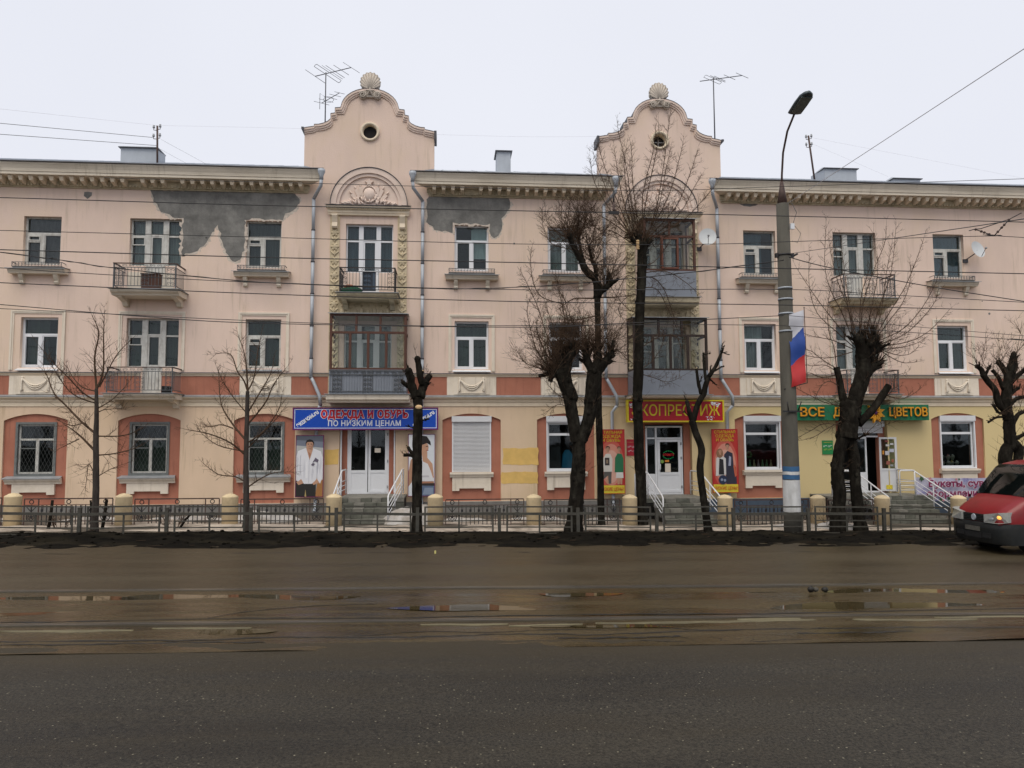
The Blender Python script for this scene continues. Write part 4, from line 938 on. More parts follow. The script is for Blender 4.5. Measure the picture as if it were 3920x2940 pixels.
# cement repairs and repainted patches, a few millimetres proud
def ragged(poly, amp, seed, step=.12):
    rr = random.Random(seed); out = []
    n = len(poly)
    for i in range(n):
        a, c = Vector(poly[i]), Vector(poly[(i + 1) % n]); k = max(1, int((c - a).length / step))
        for j in range(k):
            p = a.lerp(c, j / k); out.append((p.x + rr.uniform(-amp, amp), min(p.y + rr.uniform(-amp, amp), 11.925)))
    return out
def patch(nm, poly, m, seed, amp=.035, holes=(), lab=None, y=-.006):
    if m == 'cement' and nm == 'cement_patch' and len(poly) > 6:       # the broken rim of old plaster round the repair
        cx, cz = sum(p[0] for p in poly) / len(poly), sum(p[1] for p in poly) / len(poly); n = len(poly); big = []; sg = 1 if sum(poly[i - 1][0] * poly[i][1] - poly[i][0] * poly[i - 1][1] for i in range(n)) > 0 else -1
        for i, p in enumerate(poly):
            a, c = Vector(poly[i - 1]), Vector(poly[(i + 1) % n]); t = (c - a).normalized(); big.append((p[0] + sg * t.y * .075, min(11.92, p[1] - sg * t.x * .075)))
        plate('broken_plaster_rim', ragged(big, .055, seed + 40, .06), (), -.003, 0.001, M['chipped'], BLD)
    o = plate(nm, ragged(poly, amp, seed), holes, y, 0.001, M[m], BLD)
    if lab: o['label'] = lab
patch('cement_patch', [(-10.95, 11.95), (-8.2, 11.95), (-5.85, 11.95), (-5.55, 11.72), (-5.72, 11.35), (-6.05, 11.12), (-6.18, 10.92), (-7.53, 10.92), (-7.53, 9.75), (-7.7, 9.35), (-7.95, 9.30), (-8.2, 9.6), (-8.4, 10.2), (-8.55, 10.68), (-8.75, 10.35), (-9.0, 9.88), (-9.35, 9.6), (-9.79, 9.52), (-9.79, 10.90), (-10.2, 10.92), (-10.55, 11.15), (-10.85, 11.5)], 'cement', 1, .045, lab='large dark cement repair under the cornice')
patch('cement_patch', [(-0.78, 11.95), (2.3, 11.95), (2.38, 11.7), (2.25, 11.4), (2.05, 11.15), (2.0, 10.75), (1.9, 10.45), (1.72, 10.35), (1.55, 10.6), (1.555, 10.9), (.20, 10.9), (.2, 10.55), (-.1, 10.6), (-.5, 10.65), (-.8, 10.95), (-.86, 11.4)], 'cement', 2, .045, lab='cement repair over the window right of the first gable')
patch('cement_patch', [(-13.3, 11.8), (-13.05, 11.82), (-13.02, 11.66), (-13.18, 11.56), (-13.36, 11.66)], 'cement', 3, .03, lab='small round cement dab')
patch('cement_patch', [(11.45, 11.93), (12.2, 11.93), (12.1, 11.84), (11.6, 11.82)], 'cement', 4, .025)
patch('repainted_patch', rect(2.05, 3.38, 1.74, 2.36), 'yellow_patch', 5, .02, lab='yellow repainted rectangle on the peach wall')
patch('repainted_patch', rect(1.98, 3.36, 1.04, 1.47), 'yellow_patch', 6, .02, lab='lower yellow repainted rectangle')
patch('repainted_patch', rect(-4.50, -4.0, 1.80, 2.35), 'yellow_patch', 7, .02)
for i in range(26):
    rr = random.Random(i); x, z = rr.uniform(-16, 23), rr.uniform(7.6, 11.5)
    if any(abs(x - c[0]) < 1.3 for c in C3) or abs(x - T1) < 2 or abs(x - T2) < 2: continue
    s = rr.uniform(.02, .05); patch('plaster_chip', ell(x, z, s, s, 7), 'cement', 90 + i, .012)

# ground floor: niches with a segmental head, windows, aprons
def niche(cx, hw=1.09): return [(cx - hw, .41), (cx + hw, .41), (cx + hw, 3.42)] + arc(cx, 3.42 - 2.42, 2.66, 65.8, 114.2, 16)[1:-1] + [(cx - hw, 3.42)]
DN = [rect(-3.98, -1.93, -.6, 3.36), rect(7.28, 9.30, -.6, 3.36), rect(15.05, 17.15, -.6, 3.44)]
LOW = -.75
for x0, x1 in ((XA, -8.6), (-8.6, 6.2), (6.2, XB)):
    hs_ = [niche(c[0]) for c in GW if x0 < c[0] < x1]
    dl = [d for d in DN if x0 < d[0][0] < x1]
    out = [(x0, LOW)]
    for d in dl: out += [(d[0][0], LOW), (d[0][0], d[2][1]), (d[1][0], d[2][1]), (d[1][0], LOW)]
    out += [(x1, LOW), (x1, 4.33), (x0, 4.33)]
    plate('ground_floor_wall', out, hs_, 0, .085, M['ground_paint'], BLD)
    plate('wall_core', out, hs_, .087, .42, M['ground_paint'], BLD)
for x0, x1, m in ((XA, -3.98, 'plinth'), (-1.93, 7.28, 'plinth'), (9.30, 15.05, 'plinth_blue'), (17.15, XB, 'plinth_blue')):
    b = MB(); b.xrun([(0, LOW), (-.05, LOW), (-.05, .385), (0, .40)], x0, x1); bp(b, 'plinth', M[m])
for cx, t, goods in GW:
    gold = t == 'gold'
    h = .70 if gold else .73; z0, z1 = (1.45, 3.37) if gold else (1.48, 3.55)
    plate('window_surround', [(cx - 1.09, .41), (cx + 1.09, .41), (cx + 1.09, 3.42)] + arc(cx, 1.0, 2.66, 65.8, 114.2, 16)[1:-1] + [(cx - 1.09, 3.42)], [rect(cx - h, cx + h, z0, z1)], .075, .419, M['terracotta'], BLD)
    b = MB()
    if gold:
        y0, y1 = .06, .20
        b.frame(cx - h, cx + h, z0, z1, .08, y0 - .02, y0 + .05, 0)
        b.frame(cx - h + .08, cx + h - .08, z0 + .08, z1 - .08, .06, .14, .20, 1)
        zt = z1 - .62; b.box(cx - h + .14, cx + h - .14, .14, .2, zt - .035, zt + .035, 1); b.box(cx - .03, cx + .07, .13, .2, z0 + .14, zt - .035, 1)
        o = bp(b, 'window', [M['grey_frame'], M['old_frame']])
        pane(cx - h + .14, cx + h - .14, zt + .035, z1 - .14, o, .17); pane(cx - h + .14, cx - .03, z0 + .14, zt - .035, o, .17); pane(cx + .07, cx + h - .14, z0 + .14, zt - .035, o, .17)
        b = MB(); b.box(cx - h + .14, cx - .03, .15, .19, zt - .34, zt - .30); bp(b, 'vent_sash', M['grey_frame'], o)
        if cx > -12: curtain(cx - h + .1, cx + h - .1, z0 + .1, z1 - .7, 'green_curtain', o, .38)
        b = MB()                            # burglar lattice of thin rods
        for k in range(-6, 16):
            x = cx - h + k * .13
            for d in (-1, 1):
                A = (x, z0 + .05); B_ = (x + d * .9, z1 - .05); pts = []
                for t_ in (0, 1):
                    pts.append((A[0] + (B_[0] - A[0]) * t_, A[1] + (B_[1] - A[1]) * t_))
                (xa, za), (xb, zb) = pts; lo, hi = cx - h + .04, cx + h - .04
                def cut(xl):
                    f = (xl - xa) / (xb - xa); return xl, za + (zb - za) * f
                if max(xa, xb) < lo or min(xa, xb) > hi: continue
                if xa < lo: xa, za = cut(lo)
                if xb < lo: xb, zb = cut(lo)
                if xa > hi: xa, za = cut(hi)
                if xb > hi: xb, zb = cut(hi)
                b.tube([(xa, .03 + .004 * d, za), (xb, .03 + .004 * d, zb)],   .0032, 3, 0, False, False)
        bp(b, 'window_lattice', M['grey_frame'], o)
    else:
        b.box(cx - h, cx + h, .0, .20, z1 - .20, z1); 
        o = bp(b, 'window', M['shutter'])
        b = MB(); b.box(cx - h - .012, cx + h + .012, -.035, .0, z1 - .20, z1 + .01); bp(b, 'roller_box', M['shutter'], o)
        if t == 'shut':
            b = MB(); b.box(cx - h, cx - h + .05, .02, .1, z0, z1 - .2); b.box(cx + h - .05, cx + h, .02, .1, z0, z1 - .2); bp(b, 'shutter_guide', M['white_frame'], o)
            n = 38; q = MB(); hh = (z1 - .2 - z0) / n; q.xrun([(.07, .0), (.045, .004), (.035, hh * .35), (.035, hh * .7), (.045, hh - .008), (.07, hh - .004)], -h + .05, h - .05)
            me = q.mesh('shutter_slat', M['shutter'])
            for k in range(n): put('shutter_slat', me, o, (cx, 0, z0 + k * hh))
        else:
            b = MB(); zt = z1 - .68
            b.frame(cx - h, cx + h, z0, z1 - .2, .045, .0, .09); b.frame(cx - h + .045, cx + h - .045, z0 + .045, z1 - .245, .065, .12, .2); b.box(cx - h + .11, cx + h - .11, .12, .2, zt - .045, zt + .045); bp(b, 'shop_window_frame', M['white_frame'], o)
            pane(cx - h + .11, cx + h - .11, z0 + .11, zt - .045, o, .16); pane(cx - h + .11, cx + h - .11, zt + .045, z1 - .31, o, .16)
    b = MB(); e = 1.0 if gold else .86
    b.xrun([(.07, z0 - .28), (-.04, z0 - .28), (-.06, z0 - .22), (-.12, z0 - .16), (-.14, z0 - .09), (.0, z0 - .05)] if gold else [(.07, z0 - .19), (-.05, z0 - .19), (-.08, z0 - .12), (-.12, z0 - .08), (-.12, z0 - .02), (.07, z0 - .01)], cx - e + .05, cx + e - .05); o = bp(b, 'window_sill', M['white_plaster'])
    if gold: b = MB(); b.add([(cx - e + .06, .06, z0 + .0), (cx + e - .06, .06, z0), (cx + e, -.18, z0 - .07), (cx - e, -.18, z0 - .07), (cx - e, -.18, z0 - .10), (cx + e, -.18, z0 - .10)], [(3, 2, 1, 0), (4, 5, 2, 3)]); bp(b, 'sill_flashing', M['tin_sill'], o)
    ap = .75; za = .79; zb = z0 - .28 if gold else z0 - .19
    b = MB(); b.prism([(cx - ap + .03, zb), (cx - ap + .03, za), (cx - ap + .29, za), (cx - ap + .29, za + .09), (cx + ap - .29, za + .09), (cx + ap - .29, za), (cx + ap - .03, za), (cx + ap - .03, zb)], -.02, .075); bp(b, 'window_apron', M['white_plaster'])

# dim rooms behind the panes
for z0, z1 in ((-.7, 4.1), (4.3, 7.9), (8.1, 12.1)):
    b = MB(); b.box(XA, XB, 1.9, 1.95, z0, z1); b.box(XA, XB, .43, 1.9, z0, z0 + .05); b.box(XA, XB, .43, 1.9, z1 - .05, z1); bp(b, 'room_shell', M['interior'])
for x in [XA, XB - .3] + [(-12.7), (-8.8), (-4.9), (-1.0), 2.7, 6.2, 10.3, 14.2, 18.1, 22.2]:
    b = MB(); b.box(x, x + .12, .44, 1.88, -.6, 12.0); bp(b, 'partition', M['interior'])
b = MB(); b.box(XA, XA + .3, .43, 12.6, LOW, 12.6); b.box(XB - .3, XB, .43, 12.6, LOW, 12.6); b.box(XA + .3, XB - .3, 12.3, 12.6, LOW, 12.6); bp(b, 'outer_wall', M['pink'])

# rainwater pipes beside the gabled bays
def pipe(x, s, xo):
    y = -.17; b = MB()
    b.lathe([(.0, .0), (.075, .0), (.075, .14), (.135, .28), (.135, .38), (.0, .38)], (x + s * .36, -.72, 12.24), 12); 
    P = [(x + s * .36, -.72, 12.28), (x + s * .34, -.70, 12.02), (x, y, 11.68), (x, y, 5.05)]
    b.tube(P[:3], .064, 10); o = bp(b, 'downpipe', M['tin'])
    zz = 11.7
    k = 0
    while zz > 5.0:
        z2 = max(4.98, zz - 1.2); b = MB(); b.tube([(x, y, zz), (x, y, z2 - .02)], [.066, .061], 10); bp(b, 'pipe_length', M['tin'], o)
        b = MB(); b.tube([(x, y, z2 + .02), (x, y, z2 - .03)], .074, 10); b.box(x - .012, x + .012, y, 0, z2 - .01, z2 + .01); bp(b, 'pipe_clip', M['tin_dark'], o); zz = z2
    b = MB(); b.tube([(x, y, 4.99), (x + xo * .10, y - .02, 4.82), (x + xo * .36, -.36, 4.28), (x + xo * .38, -.30, 3.95)], .064, 10)
    b.tube([(x + xo * .38, -.30, 3.95), (x + xo * .22, -.12, 3.7), (x + xo * .22, -.12, .28), (x + xo * .22, -.30, .10)], .064, 10); bp(b, 'pipe_foot', M['tin'], o)
pipe(-5.02, 1, 1); pipe(-.97, -1, .0001); pipe(5.97, 1, 1); pipe(10.45, -1, 1)
# ------------------------------------------------------------------ shop entrances
def handle(b, x, z, y):
    b.tube([(x, y, z - .14), (x, y - .05, z - .14), (x + .03, y - .075, z - .08), (x + .03, y - .075, z + .08), (x, y - .05, z + .14), (x, y, z + .14)], .014, 6)
def leaf(x0, x1, z0, z1, y, hx, parent, zb, fr=.085, label=None):
    b = MB(); b.frame(x0, x1, z0, z1, fr, y, y + .07); b.box(x0 + fr, x1 - fr, y, y + .07, zb - .05, zb + .05); b.box(x0 + fr, x1 - fr, y + .02, y + .05, z0 + fr, zb - .05)
    o = bp(b, 'door_leaf', M['white_frame'], parent, label)
    return o
def jambs(x0, x1, z0, z1):
    b = MB(); b.box(x0, x0 + .26, .22, .42, z0, z1); b.box(x1 - .26, x1, .22, .42, z0, z1); b.box(x0 + .26, x1 - .26, .22, .42, z1 - .12, z1); return bp(b, 'entrance_surround', M['terracotta'])
jambs(-3.98, -1.93, .6, 3.36); jambs(7.28, 9.30, .5, 3.36); jambs(15.05, 17.15, .5, 3.44)
b = MB(); b.frame(-3.72, -2.19, .70, 3.24, .06, .24, .34); d = bp(b, 'shop_door', M['white_frame'], None, 'double white shop door under the blue signboard')
l1 = leaf(-3.66, -2.98, .74, 3.18, .25, 0, d, 1.52); l2 = leaf(-2.95, -2.25, .74, 3.18, .23, 0, d, 1.52)
pane(-3.575, -3.065, 1.57, 3.095, l1 and d, .28); pane(-2.865, -2.335, 1.57, 3.095, d, .26)
b = MB(); handle(b, -2.90, 1.9, .23); bp(b, 'door_handle', M['white_frame'], d)
b = MB(); b.box(-2.72, -2.50, .25, .255, 2.22, 2.38); bp(b, 'paper_notice', M['white_plaster'], d)
b = MB(); [b.box(-2.26, -2.22, .21, .23, z - .05, z + .05) for z in (.95, 1.9, 2.9)]; bp(b, 'door_hinge', M['tin_sill'], d)
b = MB(); b.box(-3.95, -3.90, .02, .10, .75, 3.1); b.box(-2.0, -1.95, .02, .10, .75, 3.1); b.box(-3.95, -1.95, .02, .1, 3.1, 3.16); bp(b, 'roller_guide', M['shutter'], d)
b = MB(); b.frame(7.55, 8.99, .57, 3.18, .06, .20, .30); b.box(7.92, 7.99, .2, .3, .63, 3.12); b.box(7.61, 7.92, .2, .3, 2.68, 2.74); b.box(7.99, 8.93, .2, .3, 2.68, 2.74); b.box(7.61, 7.92, .22, .28, .63, 1.35); d = bp(b, 'shop_door', M['white_frame'], None, 'white shop door with side light under the red signboard')
leaf(8.0, 8.92, .64, 2.67, .19, 0, d, 1.36, .10)
pane(7.61, 7.92, 1.35, 2.68, d, .25); pane(7.61, 7.92, 2.74, 3.12, d, .25); pane(7.99, 8.93, 2.74, 3.12, d, .25); pane(8.10, 8.82, 1.41, 2.57, d, .23)
b = MB(); handle(b, 8.06, 1.62, .19); bp(b, 'door_handle', M['white_frame'], d)
b = MB(); [b.box(8.90, 8.96, .165, .19, z - .05, z + .05) for z in (.85, 1.95, 2.5)]; bp(b, 'door_hinge', M['tin_sill'], d)
b = MB(); b.box(8.30, 8.52, .222, .226, 1.42, 1.74); bp(b, 'paper_notice', M['white_plaster'], d)
b = MB(); b.box(8.30, 8.46, .222, .226, 1.80, 1.88); bp(b, 'orange_sticker', mat('orange_print', (.6, .22, .03), .6), d)
b = MB(); b.prism(ell(8.19, 1.82, .07, .07), .222, .226); bp(b, 'green_sticker', mat('green_print', (.18, .30, .06), .6), d)
neon = thing('open_sign', 'small lit oval sign of green and red lamps inside the glass door', 'lit sign', (8.46, .28, 2.05))
ng = mat('green_lamp', (.02, .6, .15), .5, 0, emit=.8); nr = mat('red_lamp', (.8, .03, .04), .5, 0, emit=.45)
b = MB()
for i in range(20):
    if i % 10 in (0, 9): continue
    a = 2 * PI * i / 20; b.ball((8.46 + .22 * math.cos(a), .28, 2.07 + .15 * math.sin(a)), .013, 5, 3)
b.build('lamp_ring', ng, neon)
lettering('lettering', 'ОТКРЫТО', .12, .42, (8.46, .28, 2.07), nr, neon, .004)
b = MB(); b.frame(15.88, 17.0, .56, 3.05, .06, .24, .34); b.box(15.94, 16.94, .24, .34, 2.72, 2.78); b.box(15.94, 16.42, .26, .31, .62, 1.35); b.frame(15.94, 16.42, .62, 2.72, .06, .25, .32); d = bp(b, 'shop_door', M['white_frame'], None, 'open white flower shop door with papers on the glass')
b = MB(); b.box(15.80, 17.06, .02, .24, 3.12, 3.36); bp(b, 'roller_box', M['shutter'], d)
b = MB(); [b.box(15.84, 17.02, .10 + .008 * (k % 2), .13, 3.08 - k * .05, 3.12 - k * .05) for k in range(5)]; bp(b, 'roller_slats', M['shutter'], d)
pane(16.0, 16.36, 1.35, 2.66, d, .28); pane(15.94, 16.94, 2.78, 2.99, d, .28)
# the leaf that stands open towards the street
an = math.radians(-118); hx, hy = 16.94, .24; q = MB(); w = .62
q.frame(-w, 0, .62, 2.72, .075, 0, .06); q.box(-w + .075, -.075, 0, .06, 1.42, 1.5); q.box(-w + .075, -.075, .02, .045, .695, 1.42)
def turned(mb):
    c, s = math.cos(an), math.sin(an)
    mb.v = [(hx + (x + 0) * c - y * s, hy + x * s + y * c, z) for x, y, z in mb.v]; return mb
an = math.radians(118 + 25); ol = bp(turned(q), 'open_leaf', M['white_frame'], d)
q = MB(); q.box(-w + .075, -.075, .028, .036, 1.5, 2.645); bp(turned(q), 'pane', M['glass'], d)
rr = random.Random(3)
for x, z, sx, sz, c in ((-.45, 2.45, .10, .07, (.6, .6, .62)), (-.30, 2.40, .11, .08, (.62, .6, .58)), (-.44, 2.2, .13, .13, (.55, .57, .66)), (-.28, 2.1, .12, .16, (.6, .6, .64)), (-.14, 2.12, .05, .15, (.7, .3, .04)), (-.46, 1.80, .07, .12, (.35, .12, .07)), (-.30, 1.72, .11, .15, (.33, .11, .08)), (-.42, 1.62, .09, .08, (.3, .32, .33)), (-.27, 2.56, .1, .06, (.3, .08, .08))):
    q = MB(); q.box(x - sx / 2 * 1.2, x + sx / 2 * 1.2, .0655, .068, z - sz / 2, z + sz / 2); bp(turned(q), 'taped_paper', mat('taped_print', c, .7, .1, 30), d)
q = MB(); handle(q, -w + .04, 1.62, .07); q.v = [(x, .14 - y, z) for x, y, z in q.v]; bp(turned(q), 'door_handle', M['white_frame'], d)
q = MB(); q.box(-.42, -.2, .06, .075, .70, .86); bp(turned(q), 'yellow_label', mat('yellow_label_print', (.75, .6, .05), .6, .3, 20), d)

# ------------------------------------------------------------------ entrance steps, built of single stones
def steps(lab, x0, x1, px0, px1, zt, yp, nst, tread, seed):
    zg = gz((x0 + x1) / 2); rise = (zt - zg) / nst
    t = thing('entrance_steps', lab, 'steps', ((x0 + x1) / 2, 0, zg), None); rr = random.Random(seed)
    def stone(a, c, y0, y1, z0, z1):
        b = MB(); j = .008; k = [rr.uniform(-.006, .006) for _ in range(8)]
        vs = [(a + j, y0 + k[0], z0 + .004), (c - j, y0 + k[1], z0 + .004), (c - j, y1, z0 + .004), (a + j, y1, z0 + .004), (a + j, y0 + k[2], z1 - .004 + k[4]), (c - j, y0 + k[3], z1 - .004 + k[5]), (c - j, y1, z1 - .004 + k[5]), (a + j, y1, z1 - .004 + k[4])]
        b.add(vs, [(4, 5, 6, 7), (0, 1, 5, 4), (1, 2, 6, 5), (2, 3, 7, 6), (3, 0, 4, 7)]); b.build('stone', M['stone'] if rr.random() < .72 else M['stone2'], t)
    core = MB(); core.box(px0 + .03, px1 - .03, yp + .03, .38, zg - .3, zt - .03)
    for k in range(1, nst): core.box(x0 + .02, x1 - .02, yp - k * tread + .03, yp - (k - 1) * tread + .03, zg - .3, zt - k * rise - .025)
    core.build('mortar_core', M['dark_mud'], t)
    for k in range(nst):
        z1 = zt - k * rise; y1 = yp - (k - 1) * tread if k else .0; y0 = yp - k * tread if k else yp
        a, c = (x0, x1) if k else (px0, px1); n = max(3, round((c - a) / .40)); xs = [a + (c - a) * (i + (rr.uniform(-.12, .12) if 0 < i < n else 0)) / n for i in range(n + 1)]
        for i in range(n): stone(xs[i], xs[i + 1], y0, y0 + .30 if k == 0 else y1 + .005, z1 - rise, z1)
    b = MB(); b.box(px0 + .01, px1 - .01, yp + .29, .36, zt - .06, zt - .006); b.build('landing', M['stone2'], t)
    n = max(3, round((px1 - px0) / .42)); z = zt - rise                     # facing of the landing under its edge
    while z > zg - .1:
        for i in range(n):
            a, c = px0 + (px1 - px0) * i / n, px0 + (px1 - px0) * (i + 1) / n
            if c < x0 + .02 or a > x1 - .02: stone(a, c, yp + .02, yp + .2, z - rise, z)
        z -= rise
    return t
steps('dark stone steps up to the double door below the blue sign', -3.55, -2.02, -3.75, -1.50, .70, -1.9, 5, .40, 1)
steps('stone steps up to the single door below the red sign', 7.22, 8.98, 6.55, 9.30, .57, -1.9, 5, .40, 2)
steps('wide stone steps up to the open flower shop door', 15.0, 17.3, 13.9, 17.8, .56, -1.7, 6, .36, 3)

def rail_thing(lab, paths, posts, grp='white tube handrails at the shop steps'):
    p = paths[0][0]; t = thing('handrail', lab, 'handrail', (p[0], p[1], gz(p[0])), grp)
    for P in paths[:1]: b = MB(); b.tube(P, .026, 8); b.build('top_rail', M['white_rail'], t)
    for P in paths[1:]: b = MB(); b.tube(P, .015, 6); b.build('lower_rail', M['white_rail'], t)
    for x, y, z0, z1 in posts: b = MB(); b.tube([(x, y, z0), (x, y, z1)], .022, 6); b.build('post', M['white_rail'], t)
def yrail(lab, x, zp, yp, yend, bend=0.0):
    """rail along the landing, then down the flight; x drifts by bend"""
    zg = gz(x); e = x + bend
    P = [(x, -.35, zp + .05), (x, -.35, zp + .86), (x, -.42, zp + .92), (x, yp + .15, zp + .92), (x, yp, zp + .88), (e, yend, zg + .92), (e, yend - .10, zg + .86), (e, yend - .10, zg + .02)]
    Q = [[(x, -.35, zp + h), (x, yp, zp + h), (e, yend, zg + h + .08)] for h in (.22, .38, .54)]
    rail_thing(lab, [P] + Q, [(x, yp, zp, zp + .88), ((x + e) / 2, (yp + yend) / 2, (zp + zg) / 2, (zp + zg) / 2 + .9)])
yrail('white handrail left of the steps under the blue sign', -3.68, .70, -1.55, -3.4); yrail('white handrail right of the steps under the blue sign', -1.62, .70, -1.55, -3.4, -.30)
yrail('white handrail left of the steps under the red sign', 7.10, .57, -1.75, -3.5); yrail('white handrail right of the steps under the red sign', 9.10, .57, -1.55, -3.4)
yrail('white handrail left of the flower shop steps', 14.95, .56, -1.5, -3.5); yrail('white handrail right of the flower shop steps', 17.25, .56, -1.5, -3.5, .05)
def xrail(lab, x0, x1, y, zp):
    P = [(x0, y, zp), (x0, y, zp + .86), (x0 + .05, y, zp + .92), (x1, y, zp + .92)]
    rail_thing(lab, [P] + [[(x0, y, zp + h), (x1, y, zp + h)] for h in (.2, .36, .52)], [(x1, y, zp, zp + .92)])
xrail('short white rail across the landing beside the red plaque', 6.62, 7.08, -1.8, .57); xrail('short white rail across the landing by the green plaque', 13.98, 14.90, -1.6, .56); xrail('short white rail across the landing beside the flower banner', 16.62, 17.2, -1.55, .56)

# ------------------------------------------------------------------ signs, posters, banner
def flat(name, c, r=.5): return mat(name, c, r, .04, 3)
PC = {}
def pc(c):
    k = tuple(round(v, 3) for v in c)
    if k not in PC: PC[k] = flat('print_ink', k)
    return PC[k]
def draw(shapes, x0, z0, w, h, y, parent, name='print'):
    """flat print: polygons in 0..1 across the sheet, one hair above the other"""
    b = MB(); mats = []; 
    for i, (c, poly) in enumerate(shapes):
        m = pc(c)
        if m not in mats: mats.append(m)
        b.sheet([(x0 + min(1, max(0, u)) * w, z0 + min(1, max(0, v)) * h) for u, v in poly], y - .0006 * (i + 1), mats.index(m))
    return b.build(name, mats, parent)
def r01(a, b, c, d): return [(a, c), (b, c), (b, d), (a, d)]
blue = thing('shop_sign', 'long blue signboard with red and white Cyrillic letters over the double door', 'signboard', (-2.96, -.2, 3.05))
SB = flat('blue_sign', (.004, .062, .42), .35); SW = flat('white_letters', (.72, .74, .78), .5); SR = flat('crimson_letters', (.52, .006, .022), .5); SP = flat('plum_edge', (.16, .012, .085), .5)
b = MB(); b.frame(-5.60, -.36, 3.05, 3.87, .035, -.435, -.23); b.build('sign_frame', SP, blue)
b = MB(); b.box(-5.565, -.395, -.41, -.24, 3.085, 3.835); b.build('sign_panel', SB, blue)
b = MB(); b.frame(-5.54, -.42, 3.11, 3.81, .022, -.4135, -.4105); b.build('white_border', SW, blue)
lettering('lettering', 'ОДЕЖДА И ОБУВЬ', .37, 3.18, (-3.03, -.4125, 3.61), SW, blue, .0015, offset=.036, spacing=1.13)
lettering('lettering', 'ОДЕЖДА И ОБУВЬ', .37, 3.14, (-3.03, -.416, 3.61), SR, blue, .0015, offset=.020, spacing=1.13)
lettering('lettering', 'ПО НИЗКИМ ЦЕНАМ', .275, 2.62, (-3.03, -.413, 3.28), SW, blue, .0015, offset=.006, spacing=1.08)
lettering('lettering', 'эконом.ru', .23, .92, (-5.08, -.413, 3.46), SW, blue, .0015, -.62, offset=.010)
lettering('lettering', 'эконом.ru', .23, .92, (-.90, -.413, 3.45), SW, blue, .0015, -.62, offset=.010)
b = MB(); b.box(-5.4, -5.3, -.24, -.0, 3.2, 3.7); b.build('sign_bracket', M['tin_dark'], blue); b = MB(); b.box(-.7, -.6, -.24, -.0, 3.2, 3.7); b.build('sign_bracket', M['tin_dark'], blue)
red = thing('shop_sign', 'red signboard with yellow letters and white flourishes over the single door', 'signboard', (8.55, -.3, 3.31))
RR = flat('red_sign', (.40, .010, .018), .4); YY = flat('yellow_letters', (.62, .50, .02), .5)
b = MB(); b.frame(6.69, 10.42, 3.31, 4.15, .055, -.49, -.25); b.build('sign_frame', YY, red)
b = MB(); b.box(6.745, 10.365, -.47, -.26, 3.365, 4.095); b.build('sign_panel', RR, red)
lettering('lettering', 'ЭКОПРЕСТИЖ', .58, 3.40, (8.56, -.4725, 3.73), YY, red, .0015, offset=.004)
rr = random.Random(12); b = MB()
for cx, cz, n in ((6.95, 3.95, 7), (10.10, 3.98, 11), (9.92, 3.45, 4), (7.0, 3.45, 3)):
    for i in range(n):
        x, z, a = cx + rr.uniform(-.16, .16), cz + rr.uniform(-.08, .08), rr.uniform(0, 6.3)
        b.sheet([(x + .08 * math.cos(a + d) * k, z + .05 * math.sin(a + d) * k) for d, k in ((0, 1), (1.2, .35), (2.4, .8), (3.3, .3), (4.4, .9), (5.4, .3))], -.4745 - .0005 * i)
    b.tube([(cx + .12 * math.cos(t) * (1 - t / 9), -.475, cz + .1 * math.sin(t) * (1 - t / 9)) for t in [k * .5 for k in range(14)]], .006, 4)
b.build('white_flourish', SW, red)
gr = thing('shop_sign', 'green signboard with raised orange letters and an orange flower over the flower shop', 'signboard', (15.9, -.4, 3.37))
GG = flat('green_sign', (.008, .15, .065), .5); OO = flat('orange_letters', (.66, .30, .012), .5); OD = flat('dark_orange_sides', (.33, .10, .01), .6)
b = MB(); b.prism([(13.25, 3.37), (18.62, 3.37), (18.62, 3.97), (13.25, 3.97)], -.42, -.06); b.build('sign_panel', GG, gr)
for tx, x, w in (('ВСЕ', 13.88, .95), ('ДЛЯ', 15.12, .80), ('ЦВЕТОВ', 17.74, 1.55)):
    lettering('letter_edge', tx, .47, w, (x + .03, -.45, 3.66), OD, gr, .035, offset=.006); lettering('lettering', tx, .47, w, (x, -.50, 3.67), OO, gr, .006, offset=.006)
b = MB()
for i in range(9):
    a = 2 * PI * i / 9 + .3; x, z = 16.40 + .20 * math.cos(a), 3.66 + .22 * math.sin(a); d = (math.cos(a), math.sin(a))
    b.prism([(x - d[0] * .14, z - d[1] * .14), (x + d[1] * .075, z - d[0] * .085), (x + d[0] * .19, z + d[1] * .19), (x - d[1] * .075, z + d[0] * .085)], -.52 - .004 * i, -.425)
b.ball((16.40, -.50, 3.66), (.09, .05, .09), 10, 6, 1); b.build('flower_emblem', [OO, flat('purple_eye', (.10, .02, .10))], gr)

